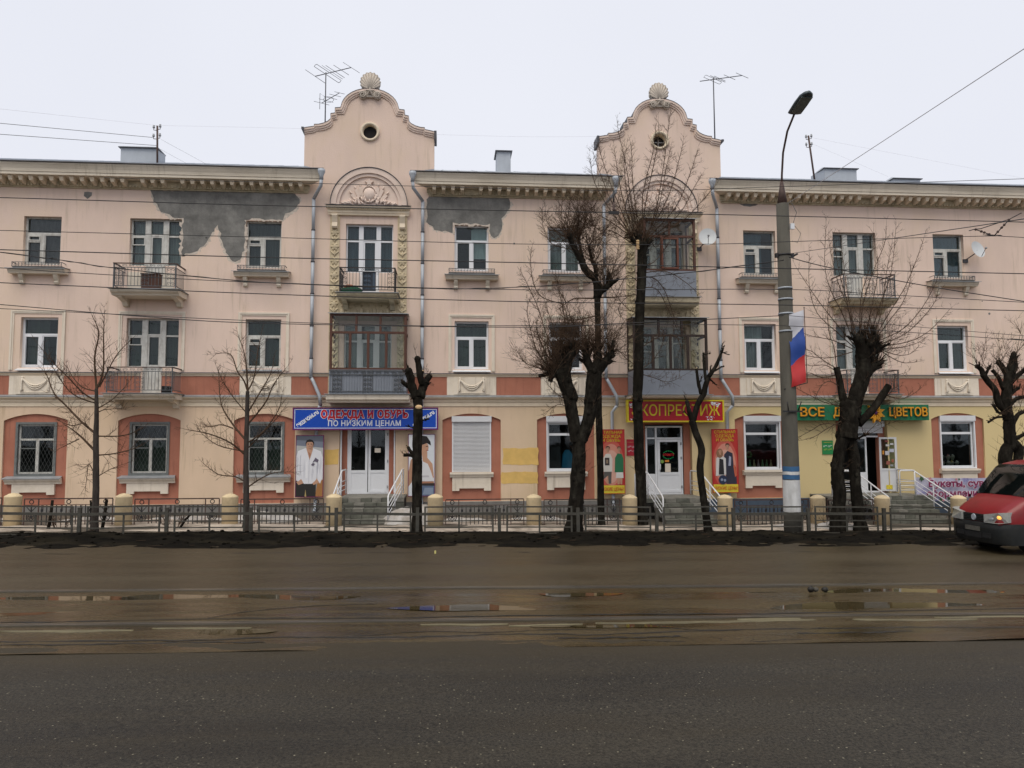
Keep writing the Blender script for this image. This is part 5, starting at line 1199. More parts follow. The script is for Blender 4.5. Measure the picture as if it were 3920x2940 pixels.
SK = (.50, .28, .18); SKD = (.36, .17, .10); HR = (.012, .009, .008)
def poster(lab, x0, x1, z0, z1, shapes, edge, y=-.28, dep=.06):
    t = thing('poster', lab, 'poster', ((x0 + x1) / 2, y, z0), None)
    b = MB(); b.frame(x0, x1, z0, z1, .022, y, y + dep); b.build('poster_frame', edge, t)
    b = MB(); b.box(x0 + .022, x1 - .022, y + .012, y + dep - .006, z0 + .022, z1 - .022); b.build('poster_board', SW, t)
    draw(shapes, x0 + .022, z0 + .022, x1 - x0 - .044, z1 - z0 - .044, y + .012, t)
    return t
def head(cx, cz, r, asp, hair, skin, hs=None):
    """simple printed head: neck, face, hair cap, brows, mouth"""
    e = lambda x, z, a, c: ell(x, z, a, c, 16)
    return [(skin, r01(cx - r * .42, cx + r * .42, cz - r * asp * 1.75, cz - r * asp * .5)), (hair, e(cx, cz + r * asp * .30, r * 1.03, r * asp * .98)), (skin, e(cx, cz - r * asp * .1, r * .86, r * asp * 1.0)),
            (hair, [(cx - r * .95, cz + r * asp * .35), (cx - r * .5, cz + r * asp * .62), (cx + r * .5, cz + r * asp * .66), (cx + r * .95, cz + r * asp * .3), (cx + r * .75, cz + r * asp * 1.05), (cx, cz + r * asp * 1.32), (cx - r * .75, cz + r * asp * 1.05)]),
            (HR, r01(cx - r * .55, cx - r * .15, cz + r * asp * .14, cz + r * asp * .24)), (HR, r01(cx + r * .15, cx + r * .55, cz + r * asp * .14, cz + r * asp * .24)),
            (SKD, r01(cx - r * .10, cx + r * .10, cz - r * asp * .28, cz - r * asp * .20)), ((.30, .08, .07), r01(cx - r * .3, cx + r * .3, cz - r * asp * .60, cz - r * asp * .50)), (tuple(c * .72 for c in skin), [(cx + r * .35, cz + r * asp * .5), (cx + r * .82, cz + r * asp * .1), (cx + r * .6, cz - r * asp * .75), (cx + r * .25, cz - r * asp * 1.02), (cx + r * .45, cz - r * asp * .3)]), (tuple(c * .6 for c in skin), [(cx - r * .42, cz - r * asp * .95), (cx + r * .42, cz - r * asp * .95), (cx + r * .42, cz - r * asp * 1.3)]), (HR, ell(cx - r * .34, cz + r * asp * .02, r * .14, r * asp * .07, 8)), (HR, ell(cx + r * .34, cz + r * asp * .02, r * .14, r * asp * .07, 8))]
man = [((.30, .32, .33), r01(0, 1, 0, 1)), ((.36, .38, .38), r01(0, 1, .70, .80)), ((.20, .21, .25), ell(.85, .86, .12, .05)), ((.44, .44, .44), ell(.12, .88, .10, .04)), ((.10, .11, .14), r01(0, 1, .86, 1)), ((.17, .19, .24), [(0, .82), (1, .78), (1, .90), (0, .93)]), ((.42, .43, .42), [(0, .60), (1, .55), (1, .80), (0, .84)]), ((.55, .55, .52), r01(0, 1, .25, .58)), ((.35, .16, .05), [(.72, 0), (1, 0), (1, .28), (.80, .24)]),
       ((.022, .020, .018), [(.0, .0), (.0, .26), (.75, .26), (.74, .0)]), ((.40, .30, .12), [(.33, .0), (.36, .12), (.40, .0)]),
       (SK, [(.02, .24), (.20, .30), (.28, .22), (.10, .19)]), (SK, [(.58, .24), (.78, .30), (.90, .23), (.66, .19)]),
       ((.70, .70, .73), [(.02, .27), (.02, .40), (.01, .66), (.07, .75), (.36, .80), (.44, .74), (.60, .80), (.92, .74), (.99, .64), (.99, .32), (.90, .21), (.80, .28), (.78, .46), (.76, .28), (.60, .21), (.30, .21), (.20, .29), (.08, .25)]),
       ((.52, .52, .56), [(.20, .30), (.17, .55), (.19, .70), (.14, .66), (.13, .45)]), ((.50, .50, .54), [(.47, .22), (.49, .22), (.50, .66), (.48, .66)]), ((.45, .45, .50), [(.78, .30), (.84, .52), (.80, .62), (.76, .48)]), ((.60, .60, .64), [(.30, .24), (.34, .45), (.30, .62), (.27, .45)]), ((.58, .58, .62), [(.60, .24), (.66, .42), (.62, .50), (.57, .36)]), ((.55, .55, .60), [(.05, .40), (.09, .62), (.05, .66), (.03, .5)]), ((.60, .60, .64), [(.88, .36), (.95, .55), (.92, .66), (.86, .5)]), ((.78, .78, .80), [(.36, .30), (.44, .30), (.43, .60), (.37, .55)])] + \
      [(SK, [(.36, .81), (.42, .72), (.50, .60), (.62, .78), (.60, .84)]), (SKD, [(.44, .74), (.50, .62), (.55, .70)])] + head(.50, .855, .155, .42, HR, SK) + \
      [((.12, .10, .14), [(.60, .55), (.72, .64), (.84, .60), (.80, .56), (.70, .58)]), ((.12, .10, .14), [(.56, .52), (.64, .50), (.70, .54), (.62, .55)])]
poster('tall poster of a man in an open white shirt left of the double door', -5.50, -4.50, .63, 2.87, man, SP)
wom = [((.62, .65, .68), r01(0, 1, 0, 1)), ((.70, .72, .74), r01(.0, .35, 0, 1)), ((.40, .22, .14), [(.0, .15), (.12, .22), (.18, .50), (.34, .64), (.30, .70), (.08, .58), (.0, .40)]),
       (SK, [(.42, .60), (.46, .72), (.72, .72), (.72, .62), (.92, .52), (.98, .30), (.90, .26), (.84, .40), (.62, .50)]), ((.66, .65, .66), [(.30, .24), (.34, .50), (.44, .64), (.52, .66), (.55, .56), (.74, .52), (.86, .40), (.98, .24)]), ((.50, .48, .50), [(.42, .30), (.80, .30), (.78, .33), (.44, .33)]),
       (SKD, [(.30, .20), (.98, .20), (.98, .235), (.30, .235)]), ((.03, .022, .02), [(.28, .155), (1, .16), (1, .205), (.28, .20)]), ((.10, .14, .22), [(.22, .0), (.28, .17), (1, .16), (1, .0)]), ((.22, .27, .36), [(.55, .02), (.62, .13), (.95, .13), (.95, .02)]),
       (SK, ell(.60, .79, .17, .085)), (HR, [(.30, .68), (.34, .92), (.50, .985), (.70, .97), (.84, .88), (.86, .82), (.70, .86), (.52, .83), (.50, .74), (.44, .66)]), (HR, r01(.66, .74, .80, .812)), ((.33, .09, .08), r01(.68, .76, .735, .748))]
poster('tall poster of a woman in a white top, right of the double door', -1.46, -.47, .62, 2.90, wom, SP)
RB = (.44, .030, .025)
def couple(second):
    S = [(RB, r01(0, 1, 0, 1)), ((.52, .10, .07), ell(.5, .45, .5, .40, 20)), ((.60, .25, .18), ell(.5, .45, .42, .33, 20)), ((.64, .36, .28), ell(.5, .42, .32, .26, 20)), ((.66, .53, .04), r01(0, 1, 0, .125))]
    if not second:
        S += [(SK, [(.30, .15), (.34, .35), (.42, .35), (.42, .15)]), ((.10, .09, .08), [(.18, .22), (.20, .34), (.50, .34), (.48, .15), (.38, .15), (.36, .28)]), ((.62, .58, .52), [(.16, .34), (.18, .55), (.28, .62), (.46, .62), (.54, .54), (.52, .34)]), ((.04, .03, .03), r01(.24, .42, .44, .56)), ((.25, .18, .12), r01(.29, .37, .47, .53))] + head(.36, .70, .085, .42, HR, SK) + \
             [(SK, [(.72, .14), (.72, .26), (.92, .26), (.90, .14), (.84, .14), (.82, .22), (.80, .14)]), ((.66, .64, .60), [(.66, .24), (.68, .34), (.94, .34), (.96, .24)]), ((.02, .15, .065), [(.62, .33), (.64, .56), (.74, .63), (.90, .62), (.97, .54), (.96, .33)])] + head(.80, .70, .075, .42, (.10, .05, .03), SK)
    else:
        S += [((.03, .03, .05), [(.52, .13), (.50, .40), (.92, .40), (.95, .13)]), ((.025, .028, .05), [(.44, .40), (.46, .60), (.60, .66), (.80, .62), (.84, .40)]), ((.35, .37, .48), [(.62, .42), (.66, .58), (.74, .56), (.72, .42)]), ((.50, .12, .06), [(.82, .42), (.88, .44), (.97, .27), (.88, .24)])] + head(.60, .735, .085, .42, HR, SK) + \
             [((.62, .60, .58), [(.10, .26), (.14, .54), (.30, .60), (.52, .54), (.52, .28)]), ((.02, .018, .02), [(.22, .28), (.26, .54), (.42, .52), (.44, .28)]), ((.25, .13, .07), ell(.28, .62, .14, .075))] + head(.30, .655, .075, .42, (.22, .12, .06), SK) + [((.02, .03, .07), ell(.38, .20, .17, .075)), ((.25, .30, .42), ell(.34, .20, .05, .022)), ((.25, .30, .42), ell(.46, .19, .05, .022))]
    return S
for x0, x1, k, lab in ((5.60, 6.62, False, 'red poster of a couple, one in a green top, partly behind a trunk'), (9.99, 11.0, True, 'red poster of a couple in dark and white clothes below the red sign')):
    t = poster(lab, x0, x1, .64, 3.05, couple(k), RR, -.28)
    c = (x0 + x1) / 2
    for tx, z, w in (('СТИЛЬНАЯ', 2.93, .82), ('ОДЕЖДА', 2.78, .72), ('И ОБУВЬ', 2.63, .68)): lettering('lettering', tx, .15, w, (c, -.285, z), YY, t, .001)
    lettering('lettering', 'НИЗКИЕ ЦЕНЫ!', .17, .90, (c, -.285, .81), SR, t, .001)
def plaque(lab, x0, x1, z0, z1, c, lines, y=-.03):
    t = thing('opening_hours_plaque', lab, 'plaque', ((x0 + x1) / 2, y, z0)); b = MB(); b.box(x0, x1, y, -.001, z0, z1); b.build('plaque_board', flat('plaque_board', c), t)
    for tx, z, s, w, cc in lines: lettering('lettering', tx, s, w, ((x0 + x1) / 2, y - .002, z), flat('plaque_letters', cc), t, .001)
plaque('small red opening hours plaque beside the red sign door', 6.76, 7.17, 2.05, 2.67, (.40, .012, .03), [('10⁰⁰-20⁰⁰', 2.38, .09, .34, (.7, .7, .7)), ('10⁰⁰-19⁰⁰', 2.22, .08, .32, (.7, .7, .7)), ('РЕЖИМ РАБОТЫ', 2.56, .05, .34, (.6, .3, .1))])
plaque('small green opening hours plaque beside the flower shop', 14.47, 14.90, 2.06, 2.60, (.015, .22, .06), [('10⁰⁰-20⁰⁰', 2.37, .09, .36, (.75, .8, .75)), ('10⁰⁰-17⁰⁰', 2.24, .08, .32, (.6, .65, .05)), ('РЕЖИМ РАБОТЫ', 2.52, .05, .3, (.7, .5, .05))])
ban = thing('banner', 'flowery printed cloth banner with crimson words along the landing', 'banner', (19.4, -1.0, .3))
def banp(u, v): return (17.55 + u * 4.2, -1.02 + .05 * math.sin(u * 19) * (1 - .5 * v) + .02 * math.sin(u * 47), .34 + .86 * v - .05 * math.sin(u * PI))
b = MB(); N_ = 60; vs = [banp(i / N_, j / 6) for j in range(7) for i in range(N_ + 1)]
b.add(vs, [(j * (N_ + 1) + i, j * (N_ + 1) + i + 1, (j + 1) * (N_ + 1) + i + 1, (j + 1) * (N_ + 1) + i) for j in range(6) for i in range(N_)], 0, True)
bm_ = mat('flower_print', (.50, .49, .60), .7, .2, 4, col2=(.13, .12, .36), amt2=.9, scale2=2.2); b.build('banner_cloth', bm_, ban)
rr = random.Random(8); b = MB()
for i in range(34):
    u, v = rr.random(), rr.choice([.05, .08, .12, .16, .95]); p = banp(u, v); r = rr.uniform(.05, .13)
    b.sheet([(p[0] + r * (1 if k % 2 else .55) * math.cos(PI * k / 5 + i), p[2] + r * (1 if k % 2 else .55) * math.sin(PI * k / 5 + i)) for k in range(10)], p[1] - .030 - .0004 * i, i % 4)
b.build('printed_flower', [flat('ink_pink', (.50, .22, .25)), flat('ink_green', (.04, .10, .04)), flat('ink_coral', (.55, .18, .10)), flat('ink_white', (.6, .58, .6))], ban)
CR = flat('banner_letters', (.22, .010, .075)); CW = flat('banner_outline', (.62, .55, .6))
for tx, u, v, w in (('Букеты, сувениры', 18.0, .86, 3.4), ('оформление', 17.9, .43, 2.25)):
    for m, y, of in ((CW, -1.150, .026), (CR, -1.157, .010)): lettering('lettering', tx, .34, w, (u + w / 2, y, .34 + .86 * v - .13), m, ban, .0015, offset=of)

# goods seen through the shop windows
ORD = ['first from the left', 'second from the left', 'third from the left', 'fourth from the left', 'fifth from the left', 'sixth from the left', 'seventh from the left']
def goods(name, lab, cat, x, mb, mats): tag(mb.build(name, mats), lab, cat)
b = MB(); b.add([(4.75, .55, 2.1), (5.12, .55, 2.1), (5.12, .75, 2.1), (4.75, .75, 2.1), (4.70, .55, 1.55), (5.10, .5, 1.55), (5.10, .8, 1.55), (4.70, .8, 1.55), (4.85, .6, 2.28), (5.0, .6, 2.28), (5.0, .7, 2.28), (4.85, .7, 2.28)], [(0, 1, 5, 4), (1, 2, 6, 5), (3, 0, 4, 7), (0, 8, 9, 1), (1, 9, 10, 2), (3, 11, 8, 0), (8, 11, 10, 9)])
b.v = [(x - .35, y, z) for x, y, z in b.v]
goods('blue_jacket', 'bright blue jacket hanging inside the shop window behind the twin trunk', 'jacket', 4.6, b, flat('blue_cloth', (.03, .22, .40), .8))
b = MB(); b.add([(3.95, .6, 2.4), (4.3, .6, 2.4), (4.35, .6, 1.6), (3.9, .6, 1.6), (4.3, .8, 2.4), (4.35, .8, 1.6)], [(3, 2, 1, 0), (2, 5, 4, 1)]); goods('dark_coat', 'dark coat hanging inside the shop window behind the twin trunk', 'coat', 4, b, flat('dark_cloth', (.03, .035, .04), .9))
rr = random.Random(4)
for i in range(7):
    x = 11.6 + i * .17; b = MB(); b.lathe([(.0, 0), (.05, 0), (.06, .1), (.035, .2), (.018, .26), (.02, .34), (0, .34)], (x, .5, 1.52), 10)
    tag(b.build('vase', flat('vase_glaze', rr.choice([(.3, .26, .15), (.08, .2, .1), (.25, .2, .22)]), .3)), ORD[i] + ' small vase in the shop window left of the lamp post', 'vase', 'vases in the shop window')
b = MB()
for i in range(10): a = i * .9; b.ball((11.75 + .1 * math.cos(a), .55, 2.05 + .1 * math.sin(a)), (.05, .05, .05), 6, 4)
goods('green_plant', 'leafy green plant in the shop window behind the lamp post', 'plant', 11.8, b, flat('leaf_green', (.03, .13, .04), .7))
for i in range(9):
    x = 19.55 + (i % 5) * .2 + rr.uniform(-.04, .04); z = 1.55 + (i // 5) * .24; b = MB()
    for k in range(9): a = k * 2.4; r = .07 * math.sqrt(k / 9); b.ball((x + r * math.cos(a), .52 + .02 * (k % 3), z + .15 + r * math.sin(a)), .034, 6, 4, k % 2)
    b.lathe([(.03, 0), (.09, .14), (.10, .15)], (x, .54, z), 8, 2)
    tag(b.build('bouquet', [flat('petal', rr.choice([(.5, .45, .4), (.45, .12, .12), (.5, .35, .1)])), flat('petal_pale', (.55, .5, .48)), flat('wrap', (.35, .38, .3))]), ('upper' if i > 4 else 'lower') + ' row bouquet, ' + ORD[i % 5] + ', in the shop window above the banner', 'bouquet', 'bouquets in the flower shop window')

# ------------------------------------------------------------------ satellite dishes, aerials and masts on the building
def dish(lab, x, z, r, tx, tz):
    t = thing('satellite_dish', lab, 'satellite dish', (x, 0, z)); ax = Vector((tx, -1, tz)).normalized(); c = Vector((x, -.45, z))
    q = ax.to_track_quat('Z', 'Y').to_matrix(); b = MB(); vs = []; n = 22
    for k in range(5):
        rr_ = r * k / 4
        for j in range(n): a = 2 * PI * j / n; vs.append(c + q @ Vector((rr_ * .92 * math.cos(a), rr_ * math.sin(a), .18 * rr_ * rr_ / r)))
    b.add(vs, [(k * n + j, k * n + (j + 1) % n, (k + 1) * n + (j + 1) % n, (k + 1) * n + j) for k in range(4) for j in range(n)], 0, True)
    o = b.build('reflector', mat('dish_paint', (.55, .57, .58), .5, .05, 3), t)
    f = c + ax * r * 1.05 + q @ Vector((0, -r * .35, 0))
    b = MB(); b.tube([c + q @ Vector((0, -r * .95, .1)), f], .012, 5); b.build('feed_arm', M['tin_dark'], t)
    b = MB(); b.ball(f, (.045, .06, .045), 8, 5); b.build('receiver_head', M['tin_sill'], t)
    b = MB(); b.tube([c, c + Vector((0, .12, -.12)), (x - .2, 0, z - .32)], .02, 6); b.box(x - .30, x - .10, -.06, 0, z - .42, z - .28); b.build('wall_bracket', M['tin_dark'], t)
dish('white satellite dish beside the glazed balcony of the second gable', 9.95, 10.42, .36, -.25, .25); dish('white satellite dish on the wall right of the far top window', 20.92, 10.12, .36, .25, .3)
def antenna(lab, x, y, z0, z1, els, zb, boom, extra=False):
    t = thing('tv_aerial', lab, 'aerial', (x, y, z0)); b = MB(); b.tube([(x - .0, y, z0), (x, y, z1)], [.03, .022], 6); b.build('mast', M['tin_dark'], t)
    (dx0, dz0), (dx1, dz1) = boom; P = lambda f: Vector((x + dx0 + (dx1 - dx0) * f, y, zb + dz0 + (dz1 - dz0) * f))
    b = MB(); b.tube([P(0), P(1)], .018, 5); b.build('boom', M['tin_dark'], t)
    for f, l, fold in els:
        c = P(f); d = Vector((.62, -.55, -.62)).normalized() * l; e = Vector((.05, 0, .05))
        b = MB()
        if fold: b.tube([c + e + d * .0, c + e + d, c + d * 1.03, c - e + d, c - e - d, c - d * 1.03, c + e - d, c + e], .011, 4)
        else: b.tube([c - d, c + d], .010, 4)
        b.build('element', M['tin_dark'], t)
    if extra:
        zz = zb - 1.05; b = MB(); b.tube([(x - .15, y, zz - .15), (x + .55, y, zz + .30)], .014, 5); b.build('boom', M['tin_dark'], t)
        for f in (0, .25, .5, .75, 1): c = Vector((x - .15 + .7 * f, y, zz - .15 + .45 * f)); d = Vector((.34, -.2, -.16)) * (1 - .35 * f); b = MB(); b.tube([c - d, c + d], .009, 4); b.build('element', M['tin_dark'], t)
        b = MB(); b.tube([(x - .22, y, zz - .4), (x - .22, y, zz + .25), (x, y, zz + .1)], .012, 4); b.tube([(x + .12 + .2 * math.cos(a), y + .03, zz + .02 + .12 * math.sin(a)) for a in [k * .5 for k in range(14)]], .009, 4); b.build('element', M['tin_dark'], t)
antenna('tall television aerial with crossed rods left of the first gable', -4.92, 1.5, 14.2, 17.42, [(0, .78, False), (.34, .95, True), (.47, .8, False), (.55, .72, False), (.72, .58, False), (1, .62, False)], 17.34, ((-.42, -.10), (1.0, .32)), True)
antenna('thin television aerial on a pole right of the second gable', 11.06, 1.5, 14.2, 17.80, [(.30, .42, True), (.42, .40, False), (.47, .3, False), (.70, .30, False), (1, .32, False)], 17.76, ((-.58, -.14), (1.25, .18)))
def mast(lab, x, y, z0, z1, lean):
    t = thing('wire_mast', lab, 'roof mast', (x, y, z0)); b = MB(); b.tube([(x + lean, y, z0), (x, y, z1)], .04, 6); b.build('mast', M['iron_brown'], t)
    for k, (dz, s) in enumerate(((.06, 1), (.10, -1), (.42, 1), (.45, -1))):
        b = MB(); b.tube([(x, y, z1 - dz - .08), (x + s * .12, y - .03, z1 - dz - .08), (x + s * .12, y - .03, z1 - dz + .02)], .015, 5); b.build('insulator_hook', M['iron_brown'], t)
        b = MB(); b.lathe([(0, 0), (.045, 0), (.05, .05), (.03, .07), (.04, .11), (0, .12)], (x + s * .12, y - .03, z1 - dz), 8); b.build('insulator', M['tin_sill'], t)
mast('short roof mast with insulators beside the wide left chimney', -11.38, 1.5, 13.3, 15.0, .05); mast('leaning roof mast with insulators beside the right chimney', 15.62, 2.5, 13.8, 15.85, .22)
# ------------------------------------------------------------------ roadside barrier
PX = [-10.11 + 2.315 * k for k in range(-7, 16)]
PX = [x + .02 * math.sin(i * 2.7) for i, x in enumerate(PX)]
bar = thing('road_barrier', 'low grey steel barrier of railed panels along the muddy verge', 'barrier', (PX[0], -6.4, gz(PX[0])))
b = MB(); b.box(-.045, .045, -.045, .045, -.25, .76); b.box(-.05, .05, -.05, .05, .755, .77); PM = b.mesh('post', M['barrier'])
for i, x in enumerate(PX): put('post', PM, bar, (x, -6.4 + .01 * math.sin(i), gz(x)), (0, math.radians(.8 * math.sin(i * 1.9)), 0))
for i in range(len(PX) - 1):
    x0, x1 = PX[i], PX[i + 1]; a, c = x0 + .20, x1 - .17; t = (i * 37 % 7 - 3) * .006
    def slat(nm, xa, xb, z, h, d, par):
        b = MB(); za, zb = gz(xa) + z + t, gz(xb) + z - t
        vs = [(xa, -6.4 - d, za - h), (xb, -6.4 - d, zb - h), (xb, -6.4 + d, zb - h), (xa, -6.4 + d, za - h), (xa, -6.4 - d, za + h), (xb, -6.4 - d, zb + h), (xb, -6.4 + d, zb + h), (xa, -6.4 + d, za + h)]
        b.add(vs, [(0, 3, 2, 1), (4, 5, 6, 7), (0, 1, 5, 4), (1, 2, 6, 5), (2, 3, 7, 6), (3, 0, 4, 7)]); return b.build(nm, M['barrier'], par)
    pnl = slat('barrier_panel', a, c, .80, .020, .018, bar)
    slat('continuous_rail', x0 + .047, x1 - .047, .60, .036, .03, bar)
    slat('rail', a, c, .40, .016, .012, pnl); slat('rail', a, c, .22, .016, .012, pnl); slat('rail', a, c, .035, .014, .012, pnl)
    for x in (a + .02, (a + c) / 2, c - .02):
        b = MB(); b.box(x - .024, x + .024, -6.414, -6.386, gz(x) - .02, gz(x) + (.78 if x != (a + c) / 2 else .575)); b.build('upright', M['barrier'], pnl)

# ------------------------------------------------------------------ round concrete posts and the ornamental iron fence between them
YX = [-16.6, -13.29, -10.02, -6.81, -3.60, -.40, 2.78, 5.94, 9.15, 12.34, 14.6, 17.32, 20.6]
YY_ = -3.75
b = MB(); b.lathe([(.0, -.2), (.245, -.2), (.245, .86), (.25, .87), (.235, .90), (.12, .965), (.0, .99)], (0, 0, 0), 20); BM = b.mesh('concrete_post', M['bollard'])
near = ['before the left young tree', 'left of the first young tree', 'between the two young trees', 'just right of the second young tree', 'left of the steps under the blue sign', 'right of the lopped trunk', 'left of the twin pollard', 'left of the red sign steps', 'right of the red sign steps', 'between the lamp post and the forked tree', 'left of the flower shop steps', 'right of the flower shop steps behind the van', 'behind the van']
for i, x in enumerate(YX):
    if i in (0, 12): continue
    o = put('concrete_post', BM, None, (x, YY_, gz(x)), (0, 0, i * .9)); tag(o, 'round cream painted concrete post ' + near[i], 'post', 'round concrete posts of the fence')
for run, lab in (((0, 1, 2, 3, 4), 'black ornamental iron fence left of the first steps'), ((5, 6, 7), 'black ornamental iron fence between the two signed shop doors'), ((8, 9, 10), 'black ornamental iron fence behind the lamp post and forked tree'), ((11, 12), 'black ornamental iron fence behind the red van')):
    xs = [YX[i] for i in run]; ft = thing('ornamental_fence', lab, 'fence', (xs[0], YY_, gz(xs[0])))
    for i in range(len(xs) - 1):
        a, c = xs[i] + .33, xs[i + 1] - .33; g = gz((a + c) / 2); y = YY_; b = MB()
        b.box(a, c, y - .02, y + .02, g + .80, g + .835); b.box(a, c, y - .012, y + .012, g + .62, g + .64); b.box(a, c, y - .015, y + .015, g + .12, g + .145)
        for x in (a, a + .42, c - .42, c): b.box(x - .014, x + .014, y - .014, y + .014, g - .05, g + .80)
        p = b.build('fence_panel', M['iron_brown'], ft)
        for x in (a + .21, c - .21, (a + c) / 2):
            b = MB(); b.tube([(x + .062 * math.cos(q), y, g + .725 + .062 * math.sin(q)) for q in [2 * PI * k / 14 for k in range(15)]], .014, 5, caps=False); b.build('ring', M['iron'], p)
        for x in (a + .21, c - .21):
            b = MB(); b.tube([(x + .135 * math.cos(q), y, g + .26 + .135 * math.sin(q)) for q in [2 * PI * k / 18 for k in range(19)]], .016, 5, caps=False); b.tube([(x + .09 * math.cos(q), y, g + .26 + .09 * math.sin(q)) for q in [2 * PI * k / 16 for k in range(17)]], .011, 4, caps=False); b.prism(star(x, g + .26, .085), y - .012, y + .012)
            b.build('star_medallion', M['iron'], p)
            b = MB(); b.tube([(x - .17, y, g + .61), (x, y, g + .42)], .012, 4); b.tube([(x + .17, y, g + .61), (x, y, g + .42)], .012, 4); b.box(x - .016, x + .016, y - .01, y + .01, g + .40, g + .62); b.build('strut', M['iron'], p)
        n = 12
        for k in range(n):
            x = a + .52 + (c - a - 1.04) * k / (n - 1)
            b = MB(); b.box(x - .012, x + .012, y - .009, y + .009, g - .04, g + .62)
            if k % 2 == 0: b.box(x - .030, x + .030, y - .008, y + .008, g + .42, g + .50); b.box(x + .03, x + .042, y - .008, y + .008, g + .42, g + .62)
            b.build('baluster', M['iron'], p)

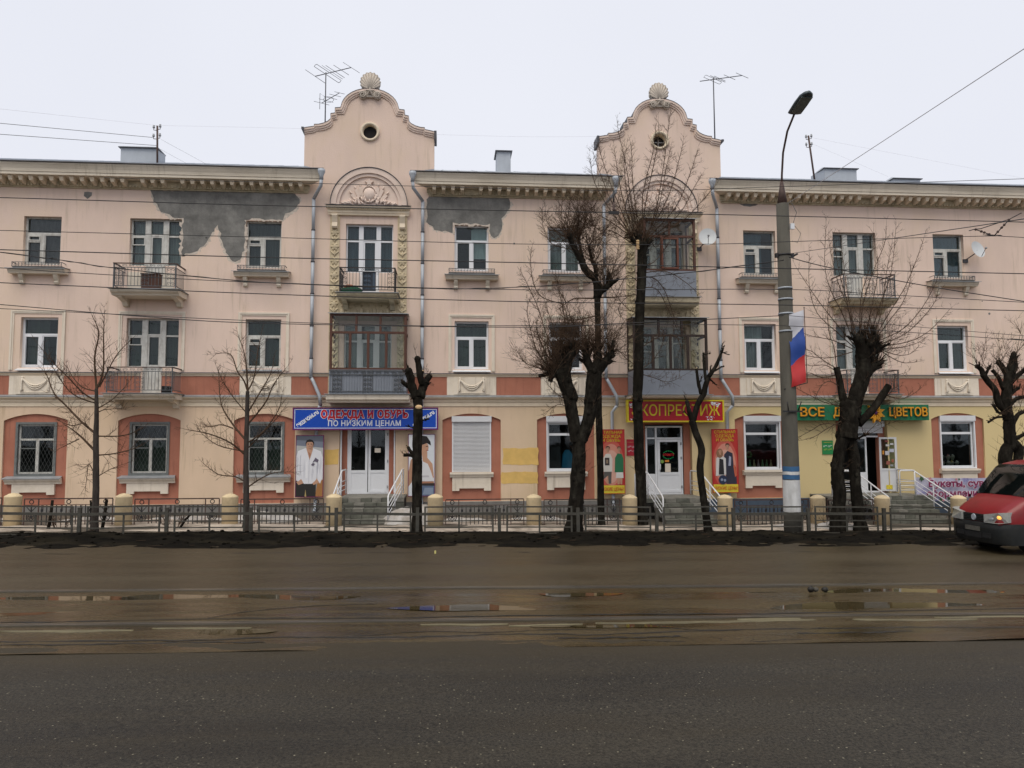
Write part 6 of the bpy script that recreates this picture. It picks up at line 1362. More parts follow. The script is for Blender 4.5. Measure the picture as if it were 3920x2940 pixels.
# ------------------------------------------------------------------ bare street trees
TREES = {
 'young_left': (-5.8, [
  (0.105,0.045,'t',[(-9.97,0.01),(-9.96,1.3),(-10.01,2.73),(-10.02,3.45),(-10.05,4.17)]),
  (0.035,0.012,'b',[(-10.05,2.9),(-10.52,3.23),(-11.05,3.7),(-11.48,4.06),(-11.77,4.53),(-11.97,4.78)]),
  (0.035,0.012,'b',[(-10.04,2.4),(-10.43,2.73),(-10.66,2.87),(-10.92,3.02),(-11.17,3.13)]),
  (0.022,0.01,'b',[(-10.27,3.09),(-10.45,3.19),(-10.86,3.12),(-11.21,3.2)]),
  (0.022,0.01,'b',[(-9.96,2.81),(-9.54,2.81),(-9.26,2.89),(-9.04,3.07)]),
  (0.022,0.01,'b',[(-9.94,2.27),(-9.52,2.31),(-9.04,2.44),(-8.84,2.54)]),
  (0.035,0.008,'b',[(-10.05,4.17),(-10.17,5.08),(-10.12,5.81),(-10.36,6.32)]),
  (0.035,0.008,'b',[(-10.04,4.17),(-9.87,4.68),(-9.88,5.63),(-9.87,6.25)]),
  (0.022,0.007,'b',[(-9.97,4.21),(-9.65,5.15),(-9.34,5.67)]),
  (0.025,0.007,'b',[(-10.03,3.81),(-10.31,4.03),(-10.64,4.46),(-10.85,4.75),(-11.22,5.29)]),
  (0.02,0.008,'b',[(-10.06,3.75),(-10.48,3.92),(-10.77,4.24),(-11.17,5.0)]),
  (0.02,0.008,'b',[(-10.09,4.1),(-10.49,4.21),(-10.85,4.53),(-11.06,4.82)]),
  (0.015,0.006,'b',[(-10.01,1.71),(-10.3,2.02),(-10.46,1.66),(-10.61,1.2)]),
  (0.015,0.006,'b',[(-9.93,1.66),(-9.68,1.87),(-9.41,2.01)]),
  (0.018,0.007,'b',[(-10.48,2.73),(-10.84,2.59),(-11.21,2.45)]),
  (0.02,0.006,'b',[(-10.02,3.59),(-9.71,3.84),(-9.48,4.17),(-9.38,4.39)]),
  (0.02,0.006,'b',[(-10.02,3.45),(-9.77,3.56),(-9.22,3.59)]),
 ]),
 'young_second': (-5.8, [
  (0.1,0.05,'t',[(-5.75,-0.06),(-5.78,0.72),(-5.82,2.02),(-5.82,3.44),(-5.82,4.1)]),
  (0.035,0.01,'b',[(-5.85,2.69),(-6.29,3.15),(-6.69,3.74),(-6.85,4.58)]),
  (0.03,0.01,'b',[(-5.84,2.24),(-6.2,2.6),(-6.74,2.86),(-7.24,2.97)]),
  (0.022,0.008,'b',[(-6.21,3.02),(-6.61,3.13),(-6.96,3.08),(-7.28,3.08)]),
  (0.025,0.008,'b',[(-5.84,1.48),(-6.18,1.62),(-6.71,1.68),(-7.21,1.99)]),
  (0.02,0.008,'b',[(-5.86,2.35),(-6.59,2.53),(-7.02,2.86)]),
  (0.03,0.007,'b',[(-5.82,4.1),(-5.92,4.4),(-6.11,4.69),(-6.3,5.17),(-6.73,5.17)]),
  (0.03,0.007,'b',[(-5.82,4.18),(-5.96,5.1),(-6.22,5.77)]),
  (0.025,0.007,'b',[(-5.82,4.1),(-5.67,4.55),(-5.61,5.36),(-5.54,5.88)]),
  (0.03,0.007,'b',[(-5.79,3.14),(-5.29,3.77),(-5.04,4.32),(-4.69,4.77)]),
  (0.025,0.007,'b',[(-5.82,3.44),(-5.44,4.17),(-5.23,4.62),(-5.17,4.99)]),
  (0.025,0.008,'b',[(-5.8,2.6),(-5.3,2.92),(-4.85,3.51),(-4.71,3.88)]),
  (0.022,0.008,'b',[(-5.8,1.29),(-5.35,1.58),(-4.92,1.75),(-4.39,1.77)]),
  (0.02,0.007,'b',[(-5.81,2.41),(-5.34,2.89),(-4.99,3.25),(-4.78,3.51)]),
  (0.018,0.006,'b',[(-5.82,3.44),(-6.23,3.96),(-6.49,4.4),(-6.61,4.69)]),
 ]),
 'lopped_stump': (-5.8, [
  (0.15,0.14,'t',[(-0.9,-0.09),(-0.9,1.13),(-0.9,2.39),(-0.89,3.36),(-0.9,3.92)]),
  (0.13,0.1,'k',[(-0.96,3.92),(-1.08,4.26),(-1.1,4.52),(-1.16,4.69)]),
  (0.07,0.06,'k',[(-1.08,4.22),(-1.23,4.29),(-1.33,4.37)]),
  (0.05,0.045,'k',[(-1.14,4.37),(-1.21,4.56),(-1.25,4.65)]),
  (0.14,0.09,'k',[(-0.85,3.92),(-0.76,4.22),(-0.65,4.44),(-0.54,4.59)]),
  (0.1,0.085,'k',[(-0.76,4.29),(-0.84,4.59),(-0.88,4.89),(-0.91,5.06)]),
  (0.06,0.05,'k',[(-0.69,4.41),(-0.57,4.33)]),
  (0.04,0.03,'k',[(-0.8,4.59),(-0.74,4.71)]),
  (0.05,0.045,'k',[(-0.95,2.2),(-1.1,2.33),(-1.18,2.46)]),
  (0.055,0.05,'k',[(-0.95,2.15),(-1.12,2.22),(-1.3,2.22)]),
  (0.03,0.025,'k',[(-0.85,3.24),(-0.72,3.25),(-0.61,3.27)]),
  (0.02,0.015,'k',[(-0.96,3.02),(-1.09,3.04),(-1.18,3.07)]),
 ]),
 'twin_pollard': (-5.8, [
  (0.24,0.20,'t',[(3.73,-0.15),(3.82,0.87),(3.88,1.61),(3.93,2.21),(3.93,2.7)]),
  (0.17,0.23,'t',[(3.85,2.59),(3.76,3.24),(3.66,3.88),(3.69,3.92),(3.53,4.34),(3.45,4.68)]),
  (0.17,0.23,'t',[(3.99,2.59),(4.2,3.16),(4.32,3.81),(4.31,3.77),(4.37,4.34),(4.44,4.73)]),
  (0.17,0.11,'k',[(3.49,4.49),(3.26,4.68),(3.09,4.68)]),
  (0.16,0.12,'k',[(3.45,4.61),(3.38,5.03),(3.42,5.3)]),
  (0.17,0.12,'k',[(3.53,4.65),(3.61,5.07),(3.77,5.3)]),
  (0.15,0.1,'k',[(4.42,4.61),(4.23,4.99),(4.19,5.3)]),
  (0.17,0.12,'k',[(4.44,4.65),(4.54,5.07),(4.54,5.46)]),
  (0.14,0.09,'k',[(4.49,4.65),(4.73,5.0),(4.93,5.27)]),
  (0.07,0.06,'k',[(3.22,4.65),(3.07,4.45)]),
  (0.03,0.009,'b',[(3.11,4.72),(2.69,5.22),(2.46,5.79),(2.31,6.4),(2.35,6.71)]),
  (0.03,0.009,'b',[(3.18,4.84),(2.81,5.56),(2.66,6.1),(2.81,6.56)]),
  (0.03,0.009,'b',[(3.07,4.68),(2.61,4.87),(2.31,5.02),(2.08,5.4)]),
  (0.03,0.009,'b',[(3.34,5.18),(3.0,5.87),(2.78,6.72),(2.47,7.53),(2.32,7.91)]),
  (0.028,0.009,'b',[(3.42,5.26),(3.2,6.1),(2.97,6.95)]),
  (0.03,0.009,'b',[(3.5,5.26),(3.5,6.18),(3.32,6.96),(3.17,7.26)]),
  (0.03,0.009,'b',[(4.23,5.26),(3.89,5.88),(3.59,6.57),(3.4,7.07)]),
  (0.028,0.009,'b',[(4.15,5.22),(3.85,5.68),(3.7,6.42),(3.52,7.27)]),
  (0.025,0.008,'b',[(4.89,5.27),(5.09,5.31),(5.43,5.08)]),
  (0.022,0.008,'b',[(3.63,3.61),(3.29,3.71),(2.91,3.48)]),
  (0.022,0.008,'b',[(3.6,3.8),(3.22,4.11),(2.99,4.41)]),
 ]),
 'rear_stem': (-3.8, [
  (0.115,0.10,'t',[(4.99,-0.28),(4.97,0.95),(4.96,2.34),(4.94,3.62),(4.94,3.79),(4.95,5.25),(4.94,6.72),(4.94,7.35)]),
  (0.14,0.07,'k',[(4.94,7.35),(4.88,7.93),(4.56,8.25),(4.33,8.67),(4.09,9.09),(3.97,9.41)]),
  (0.08,0.05,'k',[(4.89,7.88),(4.91,8.41),(4.81,8.6),(4.69,9.21)]),
  (0.06,0.04,'k',[(4.46,8.67),(4.39,9.1),(4.35,9.39),(4.43,9.64)]),
  (0.12,0.09,'k',[(4.94,7.43),(5.11,7.62),(5.38,7.83)]),
  (0.05,0.02,'b',[(4.9,7.35),(4.58,7.37),(4.18,7.37),(3.81,7.14)]),
  (0.045,0.02,'b',[(4.98,7.38),(5.43,7.44),(5.91,7.52)]),
  (0.04,0.02,'b',[(4.92,6.77),(4.49,6.66),(4.1,6.58)]),
  (0.025,0.008,'b',[(4.12,8.99),(3.59,9.03),(3.27,9.16),(3.04,9.64),(3.02,10.12)]),
  (0.03,0.009,'b',[(3.99,9.39),(3.92,9.73),(3.93,10.14),(3.94,10.54)]),
  (0.025,0.008,'b',[(3.97,9.41),(3.7,9.3),(3.3,9.51)]),
  (0.025,0.008,'b',[(4.02,9.31),(3.33,9.78),(3.2,10.25)]),
  (0.028,0.008,'b',[(4.42,9.64),(4.53,9.93),(4.44,10.55)]),
  (0.025,0.008,'b',[(4.39,9.58),(4.66,9.8),(4.8,10.02)]),
  (0.025,0.008,'b',[(3.91,9.63),(3.76,10.0),(3.79,10.64)]),
  (0.022,0.008,'b',[(4.31,9.53),(4.24,10.01),(4.22,10.57)]),
  (0.03,0.01,'b',[(3.81,7.14),(3.05,7.33),(2.74,7.8),(2.64,8.38),(2.64,8.72)]),
  (0.025,0.009,'b',[(3.89,7.21),(3.68,7.6),(3.58,8.13)]),
 ]),
 'tall_spray': (-3.6, [
  (0.17,0.155,'t',[(6.38,-0.16),(6.36,1.33),(6.32,2.37),(6.3,3.84),(6.3,4.05),(6.36,5.28),(6.43,6.98),(6.51,8.28),(6.57,9.32)]),
  (0.15,0.1,'k',[(6.57,9.23),(6.52,9.11),(6.44,9.54)]),
  (0.12,0.08,'k',[(6.57,9.23),(6.65,9.11),(6.7,9.46)]),
  (0.1,0.06,'k',[(6.52,9.32),(6.33,9.28),(6.16,9.62)]),
  (0.03,0.008,'b',[(6.44,9.54),(6.26,10.67),(6.16,11.99),(5.96,13.31),(5.94,13.89)]),
  (0.03,0.008,'b',[(6.46,9.58),(6.4,10.67),(6.37,11.77),(6.43,12.61),(6.46,13.15)]),
  (0.03,0.008,'b',[(6.51,9.58),(6.71,10.9),(6.95,12.01),(7.09,12.9),(7.06,13.39)]),
  (0.03,0.008,'b',[(6.68,9.5),(7.0,10.47),(7.16,11.57),(7.26,12.55),(7.34,13.49)]),
  (0.03,0.008,'b',[(6.7,9.46),(7.23,10.69),(7.56,12.02),(7.85,13.01)]),
  (0.03,0.008,'b',[(6.72,9.46),(7.45,10.92),(7.79,12.12),(7.89,12.66)]),
  (0.03,0.008,'b',[(6.72,9.46),(7.66,10.48),(8.13,11.6),(8.3,12.22)]),
  (0.03,0.008,'b',[(6.77,9.42),(7.88,10.36),(8.48,11.38),(8.78,11.84)]),
  (0.03,0.008,'b',[(6.77,9.37),(8.01,10.14),(8.64,10.81),(8.96,11.17)]),
  (0.03,0.008,'b',[(6.2,9.58),(5.83,10.66),(5.5,11.75),(5.25,12.84),(5.3,13.15)]),
  (0.03,0.008,'b',[(6.18,9.58),(5.65,10.44),(5.15,11.7),(4.92,12.48)]),
  (0.03,0.008,'b',[(6.16,9.58),(5.48,10.3),(4.88,11.29),(4.72,12.04)]),
  (0.03,0.008,'b',[(6.25,9.54),(5.92,10.88),(5.76,11.98),(5.69,12.68)]),
  (0.03,0.008,'b',[(6.16,9.53),(5.47,10.0),(4.87,10.33),(4.57,10.63)]),
  (0.03,0.008,'b',[(6.33,9.54),(6.1,11.11),(6.07,12.2),(6.21,12.87)]),
  (0.03,0.008,'b',[(6.59,9.5),(6.53,10.9),(6.82,12.23),(6.88,13.16)]),
  (0.03,0.008,'b',[(6.33,9.19),(5.55,9.7),(5.04,9.77),(4.74,10.11)]),
  (0.03,0.01,'b',[(6.6,8.49),(7.01,8.72),(7.42,9.16),(7.69,9.51)]),
  (0.03,0.01,'b',[(6.58,8.71),(6.9,9.41),(7.16,9.29),(7.56,9.74)]),
  (0.035,0.01,'b',[(6.53,8.15),(7.0,8.11),(7.39,7.68),(7.72,6.83),(8.01,6.31)]),
  (0.03,0.01,'b',[(6.5,7.76),(7.08,7.77),(7.51,7.17),(8.13,5.93)]),
  (0.03,0.01,'b',[(6.57,8.28),(7.27,8.29),(7.78,7.95),(8.17,7.52)]),
  (0.03,0.01,'b',[(6.44,7.93),(6.01,8.14),(5.7,7.75),(5.43,7.14)]),
  (0.025,0.01,'b',[(6.43,7.5),(6.13,7.54),(5.82,7.15),(6.07,6.77)]),
  (0.025,0.01,'b',[(6.42,6.9),(6.03,7.02),(5.61,7.49),(5.27,8.04)]),
  (0.025,0.008,'b',[(6.43,4.85),(6.9,4.73),(7.45,4.6),(7.98,4.82)]),
  (0.025,0.008,'b',[(6.43,5.02),(6.82,5.28),(7.13,5.79),(7.27,6.31)]),
  (0.025,0.008,'b',[(6.3,5.11),(5.92,5.36),(5.58,5.7),(5.37,5.78)]),
  (0.025,0.008,'b',[(6.42,5.7),(6.96,6.05),(7.57,6.14),(7.78,5.71),(7.72,5.07)]),
 ]),
 'leaning_lopped': (-5.8, [
  (0.115,0.105,'t',[(7.86,-0.21),(7.73,0.82),(7.64,1.74),(7.7,2.35),(7.53,2.84),(7.42,3.23)]),
  (0.085,0.06,'k',[(7.44,3.19),(7.34,3.46),(7.25,3.79)]),
  (0.095,0.08,'t',[(7.46,3.23),(7.62,3.73),(7.81,4.04),(7.85,4.23),(7.96,4.55)]),
  (0.07,0.03,'k',[(7.96,4.55),(8.17,4.86),(8.32,5.21),(8.4,5.44)]),
  (0.06,0.045,'k',[(7.73,4.04),(7.64,4.39),(7.59,4.82)]),
  (0.05,0.035,'k',[(7.88,4.47),(7.85,4.97),(7.86,5.32)]),
  (0.035,0.025,'k',[(8.06,4.7),(8.23,4.78),(8.35,4.85)]),
  (0.03,0.02,'k',[(7.98,4.51),(8.1,4.43),(8.21,4.33)]),
  (0.03,0.02,'k',[(8.02,4.62),(8.07,4.86)]),
  (0.02,0.012,'k',[(8.4,5.42),(8.42,5.56)]),
  (0.02,0.012,'k',[(8.36,5.35),(8.58,5.27)]),
  (0.02,0.01,'k',[(7.42,3.23),(7.2,3.46),(7.11,3.46)]),
  (0.02,0.01,'k',[(7.87,5.25),(7.98,5.27)]),
  (0.02,0.012,'k',[(7.66,4.31),(7.78,4.54)]),
 ]),
 'forked_pollard': (-5.6, [
  (0.20,0.185,'t',[(12.06,0.11),(12.11,1.0),(12.08,1.7),(12.21,2.4),(12.43,2.87)]),
  (0.175,0.16,'t',[(12.8,-0.21),(12.69,0.6),(12.66,1.38),(12.65,2.08),(12.53,2.75)]),
  (0.30,0.27,'t',[(12.43,2.67),(12.51,3.23),(12.57,3.74),(12.62,3.4)]),
  (0.25,0.22,'t',[(12.62,3.32),(12.76,3.87),(12.95,4.43),(13.07,4.91),(13.09,5.31)]),
  (0.20,0.15,'k',[(13.08,5.15),(12.99,5.51),(12.88,5.79)]),
  (0.20,0.15,'k',[(13.08,5.15),(13.22,5.51),(13.4,5.79)]),
  (0.17,0.12,'k',[(13.15,5.23),(13.43,5.39),(13.64,5.51)]),
  (0.14,0.10,'t',[(12.83,3.12),(13.26,3.51),(13.61,3.95),(13.88,4.33)]),
  (0.13,0.10,'t',[(12.52,3.51),(12.35,3.95),(12.27,4.47),(12.18,4.9)]),
  (0.15,0.13,'k',[(13.12,4.63),(13.34,4.87),(13.56,5.05)]),
  (0.026,0.008,'b',[(12.86,5.71),(12.73,6.67),(12.43,7.68),(12.3,8.53),(12.28,9.06)]),
  (0.026,0.008,'b',[(12.9,5.79),(12.86,6.75),(12.86,7.89),(12.89,9.2)]),
  (0.026,0.008,'b',[(12.77,5.71),(12.31,6.55),(11.83,7.23),(11.53,7.95),(11.49,9.17)]),
  (0.026,0.008,'b',[(12.77,5.63),(12.13,6.34),(11.62,6.94),(11.22,7.46),(10.87,7.94)]),
  (0.026,0.008,'b',[(12.81,5.51),(12.29,6.02),(11.69,6.66),(11.51,7.55),(11.59,8.6)]),
  (0.026,0.008,'b',[(12.76,5.47),(12.2,5.78),(11.62,5.94),(11.18,6.17)]),
  (0.026,0.008,'b',[(12.74,5.39),(12.09,5.22),(11.52,5.3),(11.13,5.5)]),
  (0.026,0.008,'b',[(12.18,4.86),(11.84,5.14),(11.52,5.46),(11.16,5.54)]),
  (0.026,0.008,'b',[(12.2,4.74),(11.92,4.98),(11.55,4.98),(11.18,5.1)]),
  (0.026,0.008,'b',[(12.18,4.86),(12.02,5.46),(11.75,6.02),(11.66,6.86),(11.72,7.47)]),
  (0.026,0.008,'b',[(12.23,4.66),(11.74,4.58),(11.41,4.74),(11.12,4.66)]),
  (0.026,0.008,'b',[(13.03,5.79),(13.11,6.88),(13.45,7.9),(13.87,8.85),(13.93,9.38)]),
  (0.026,0.008,'b',[(13.32,5.83),(13.66,6.88),(14.04,7.91),(14.23,9.35)]),
  (0.026,0.008,'b',[(13.4,5.79),(13.82,6.68),(14.12,7.91),(14.47,9.06)]),
  (0.026,0.008,'b',[(13.44,5.79),(13.98,6.68),(14.48,7.5),(14.87,8.45),(15.02,8.95)]),
  (0.026,0.008,'b',[(13.48,5.75),(14.1,6.4),(14.76,7.1),(15.18,7.88),(15.33,8.42)]),
  (0.026,0.008,'b',[(13.52,5.71),(14.38,6.12),(15.0,6.78),(15.42,7.52),(15.5,7.85)]),
  (0.026,0.008,'b',[(13.6,5.63),(14.5,5.96),(15.25,6.58),(15.7,7.11),(15.85,7.52)]),
  (0.026,0.008,'b',[(13.6,5.55),(14.57,5.72),(15.18,6.05),(15.8,6.7)]),
  (0.026,0.008,'b',[(13.64,5.51),(14.44,5.56),(15.12,5.72),(15.55,5.89)]),
  (0.026,0.008,'b',[(13.64,5.47),(14.26,5.31),(14.77,5.36),(15.16,5.64)]),
  (0.026,0.008,'b',[(13.64,5.45),(14.13,5.19),(14.58,5.07),(15.09,5.12)]),
  (0.026,0.008,'b',[(12.98,5.67),(12.99,7.08),(13.24,8.06),(13.33,9.12)]),
  (0.026,0.008,'b',[(13.15,5.75),(13.49,6.96),(13.74,7.82),(13.81,8.48)]),
  (0.026,0.008,'b',[(12.81,5.59),(12.49,7.07),(12.19,7.8),(11.97,8.77)]),
  (0.026,0.008,'b',[(12.3,4.27),(11.81,4.43),(11.4,4.27),(11.1,3.95)]),
  (0.026,0.008,'b',[(12.36,3.67),(11.87,3.79),(11.39,4.07),(11.11,4.27)]),
  (0.026,0.008,'b',[(12.35,3.48),(11.95,3.67),(11.38,3.91)]),
  (0.026,0.008,'b',[(12.43,3.28),(11.76,2.96),(11.34,2.73),(10.89,2.61)]),
  (0.026,0.008,'b',[(12.34,3.08),(11.77,3.12),(11.47,2.93),(11.06,2.69)]),
  (0.026,0.008,'b',[(13.7,4.03),(14.28,3.91),(14.7,4.03),(15.09,4.27)]),
  (0.026,0.008,'b',[(13.88,4.27),(14.13,4.23),(14.47,4.35)]),
  (0.026,0.008,'b',[(13.57,3.91),(13.99,4.03),(14.34,4.31),(14.57,4.67),(15.08,4.83)]),
  (0.04,0.02,'k',[(12.73,2.63),(12.94,2.73),(13.08,2.77)]),
 ]),
 'knobbly_edge': (-5.0, [
  (0.2,0.17,'t',[(18.18,1.47),(18.12,1.96),(18.21,2.29),(18.41,2.45),(18.31,2.5),(18.31,3.29)]),
  (0.15,0.14,'t',[(18.47,1.47),(18.58,1.96),(18.6,2.28),(18.44,2.49)]),
  (0.18,0.15,'t',[(18.31,3.25),(18.25,3.82),(18.35,4.41),(18.44,4.82)]),
  (0.14,0.08,'k',[(18.44,4.74),(18.48,5.11),(18.52,5.39)]),
  (0.12,0.08,'k',[(18.41,4.61),(18.27,4.95),(18.15,5.15)]),
  (0.12,0.07,'k',[(18.43,4.61),(18.67,4.95),(18.75,5.28)]),
  (0.1,0.07,'k',[(18.42,4.49),(18.74,4.74),(19.02,4.95)]),
  (0.11,0.09,'t',[(18.23,3.53),(17.99,3.78),(17.9,4.2),(17.67,4.49),(17.49,4.74)]),
  (0.09,0.07,'k',[(17.51,4.69),(17.48,4.9),(17.37,5.01)]),
  (0.05,0.04,'k',[(17.55,4.61),(17.6,4.82),(17.7,5.03)]),
  (0.07,0.05,'k',[(18.19,4.24),(18.08,4.65),(17.92,4.9)]),
  (0.07,0.05,'k',[(18.35,3.99),(18.58,4.2),(18.81,4.32)]),
  (0.08,0.06,'k',[(18.38,3.74),(18.65,3.95),(19.01,4.01)]),
  (0.08,0.06,'k',[(18.35,2.96),(18.67,3.41),(18.98,3.53)]),
  (0.07,0.05,'k',[(18.35,2.55),(18.63,2.71),(18.9,2.87)]),
  (0.05,0.04,'k',[(18.23,3.45),(17.93,3.49),(17.72,3.74)]),
  (0.04,0.03,'k',[(18.29,3.33),(17.87,3.33),(17.51,3.16)]),
  (0.05,0.045,'k',[(18.43,2.34),(18.64,2.26),(18.87,2.34)]),
 ]),
}

TINFO = {
 'young_left': ('slim young bare tree between the two left ground floor windows', 'bark_young', dict(sp=.07, tl=(.25, .8), sub=1, ks=0, kl=0, wig=.09)),
 'young_second': ('slim young bare tree in front of the third ground floor window from the left', 'bark_young', dict(sp=.07, tl=(.25, .7), sub=1, ks=0, kl=0, wig=.09)),
 'lopped_stump': ('dark lopped trunk with stubby knuckles in front of the blue sign', 'bark', dict(sp=.2, tl=(.1, .25), sub=0, ks=7, kl=0)),
 'twin_pollard': ('thick twin stemmed pollard with bristling heads left of the red sign', 'bark', dict(sp=.055, tl=(.15, .6), sub=2, ks=50, kl=26, wig=.2)),
 'rear_stem': ('straight darker trunk with a twiggy head behind the twin pollard', 'bark', dict(sp=.06, tl=(.2, .7), sub=2, ks=14, kl=40, wig=.2)),
 'tall_spray': ('tall straight tree with a spray of upright shoots in front of the second gable', 'bark', dict(sp=.06, tl=(.15, .65), sub=2, ks=30, kl=9, wig=.11)),
 'leaning_lopped': ('thin leaning lopped tree crossing the right end of the red sign', 'bark', dict(sp=.2, tl=(.1, .2), sub=0, ks=6, kl=0)),
 'forked_pollard': ('two legged pollard with a wide fan of shoots in front of the green sign', 'bark', dict(sp=.10, tl=(.2, .65), sub=1, ks=45, kl=3, wig=.11)),
 'knobbly_edge': ('knobbly lopped tree with looped base beside the red van', 'bark', dict(sp=.2, tl=(.1, .3), sub=0, ks=14, kl=2)),
}
def pray(d, t, rr):
    """a random direction about d tilted by t"""
    o = d.orthogonal().normalized(); p = d.cross(o); a = rr.uniform(0, 2 * PI)
    v = d * math.cos(t) + (o * math.cos(a) + p * math.sin(a)) * math.sin(t); v.y *= .8
    return v.normalized()
WIG = [.2]
def twig(b, p, d, L, r, rr, sub, lift=.25):
    k = 4; pts = [p]; q = p.copy(); v = d.copy(); w = WIG[0]
    for i in range(k):
        v = (v + Vector((rr.uniform(-w, w), rr.uniform(-w, w), rr.uniform(-w, w) * .7 + lift * .25))).normalized(); q = q + v * (L / k); pts.append(q.copy())
    b.tube(pts, [r * (1 - .75 * i / k) for i in range(k + 1)], 3, 0, False, False)
    if sub > 0 and L > .12:
        for i in range(rr.randint(1 + sub // 2, 2 + sub)):
            j = rr.randint(1, k - 1); twig(b, pts[j].copy(), pray((pts[j + 1] - pts[j]).normalized(), rr.uniform(.5, 1.0), rr), L * rr.uniform(.3, .6), max(.0036, r * .7), rr, sub - 1, lift)
for ti, (key, (Y, limbs)) in enumerate(TREES.items()):
    lab, bk, o = TINFO[key]; WIG[0] = o.get('wig', .2); rr = random.Random(100 + ti)
    bx, bz = limbs[0][3][0]
    t = thing('bare_tree', lab, 'tree', (bx, Y, gz(bx)), 'bare street trees behind the barrier')
    tb, cb, ENDS = MB(), MB(), {}
    for li, (r0_, r1_, kd, P) in enumerate(limbs):
        if kd == 'b' and bk == 'bark': r0_ *= .62; r1_ *= .75
        s = rr.choice((-1, 1)); dy = rr.uniform(.05, .5) * (1 if kd == 'b' else .25 if kd == 'k' else .02) * s
        pts = [Vector((x, Y + dy * i / max(1, len(P) - 1) * len(P) * .4, z)) for i, (x, z) in enumerate(P)]
        sp_ = spline(pts, 5 if kd == 't' else 4); n = len(sp_)
        rs = [r0_ + (r1_ - r0_) * i / (n - 1) for i in range(n)]
        if kd == 't':
            if pts[0].z < .6:                      # flared foot
                for i in range(n):
                    h = sp_[i].z - sp_[0].z
                    if h < .5: rs[i] *= 1 + .40 * (1 - h / .5) ** 2
                sp_[0].z = gz(bx) - .25
            sp2 = spline(sp_, 3); rs2 = [rs[min(n - 1, i // 3)] + (rs[min(n - 1, i // 3 + 1)] - rs[min(n - 1, i // 3)]) * (i % 3) / 3 for i in range(len(sp2))]
            tb.tube(sp2, [r * (1 + rr.uniform(-.015, .02)) for r in rs2], 14, 0, True, True, .13 if r0_ > .12 else .06, rr)
            if r0_ > .15:                          # burrs and pruning knots
                for q in range(int(n * .9)):
                    i = rr.randrange(1, n); a = rr.uniform(0, 2 * PI); rad = rs[i] * rr.uniform(.25, .5)
                    tb.ball(sp_[i] + Vector((math.cos(a), math.sin(a), 0)) * rs[i] * .75, (rad, rad, rad * 1.3), 6, 4)
                    if rr.random() < .75 and sp_[i].z > 1.5: twig(cb, sp_[i] + Vector((math.cos(a), math.sin(a), 0)) * rs[i] * .9, Vector((math.cos(a), math.sin(a) * .6, .5)).normalized(), rr.uniform(.15, .5), .007, rr, 1)
        elif kd == 'k':
            tb.tube(sp_, [r * (1 + rr.uniform(-.10, .14)) for r in rs], 9, 0, True, True, .12, rr); ENDS[li] = (sp_[-2], sp_[-1])
            if r1_ > .05 and not (key, li) in (('lopped_stump', 4), ('forked_pollard', 9)): tb.ball(sp_[-1], (r1_ * 1.15,) * 3, 8, 5)
            ups = Vector((0, 0, 1))
            if r0_ > .11 and key in ('twin_pollard', 'forked_pollard', 'rear_stem', 'tall_spray'):      # gnarled pruning heads
                for q in range(6):
                    i = rr.randrange(n // 3, n); d = (pray((sp_[-1] - sp_[0]).normalized(), rr.uniform(.3, 1.2), rr) + ups * .3).normalized(); L = rr.uniform(.14, .30); w = rr.uniform(.035, .06)
                    tb.tube([sp_[i], sp_[i] + d * (rs[i] + L * .5), sp_[i] + d * (rs[i] + L) + Vector((0, 0, .03))], [w * 1.3, w, w * .85], 7, 0, True, True, .14, rr)
                    for z_ in range(5): twig(cb, sp_[i] + d * (rs[i] + L * rr.uniform(.5, 1)), (pray(d, rr.uniform(.2, 1.2), rr) + ups * .3).normalized(), rr.uniform(.12, .45), .008, rr, 1)
            for q in range(o['ks']):
                i = rr.randrange(n // 2, n); d = (pray((sp_[-1] - sp_[0]).normalized(), rr.uniform(.2, 1.3), rr) + ups * .35).normalized()
                e = sp_[i] + d * rs[i] * .8; L = rr.uniform(.10, .42) * (1 if r0_ > .08 else .45)
                if rr.random() < .35: tb.tube([e, e + d * L * .6], [.018, .012], 5, 0, True, True)
                else: twig(cb, e, d, L, .0085, rr, 1)
            for q in range(o['kl']):
                i = rr.randrange(n // 2, n); d = (pray(ups, rr.uniform(.15, 1.25), rr)).normalized(); twig(cb, sp_[i] + d * rs[i] * .7, d, rr.uniform(.6, 1.5), .010, rr, 3)
        else:
            cb.tube(sp_, rs, 5, 0, True, False)
            Ls = [0]
            for i in range(1, n): Ls.append(Ls[-1] + (sp_[i] - sp_[i - 1]).length)
            dpos = Ls[-1] * .10
            while dpos < Ls[-1]:
                i = max(1, next(k for k in range(n) if Ls[k] >= dpos)); f = (dpos - Ls[i - 1]) / max(1e-6, Ls[i] - Ls[i - 1])
                p = sp_[i - 1].lerp(sp_[i], f); d = (sp_[i] - sp_[i - 1]).normalized(); fr = dpos / Ls[-1]
                twig(cb, p, pray(d, rr.uniform(.6, 1.15), rr), rr.uniform(*o['tl']) * (1.05 - .55 * fr), .0064, rr, o['sub'])
                dpos += o['sp'] * rr.uniform(.5, 1.5)
            twig(cb, sp_[-1], (sp_[-1] - sp_[-2]).normalized(), .35, r1_ * .8, rr, 2)
    tb.build('trunk', M[bk], t); cb.build('crown', M['twig'], t)
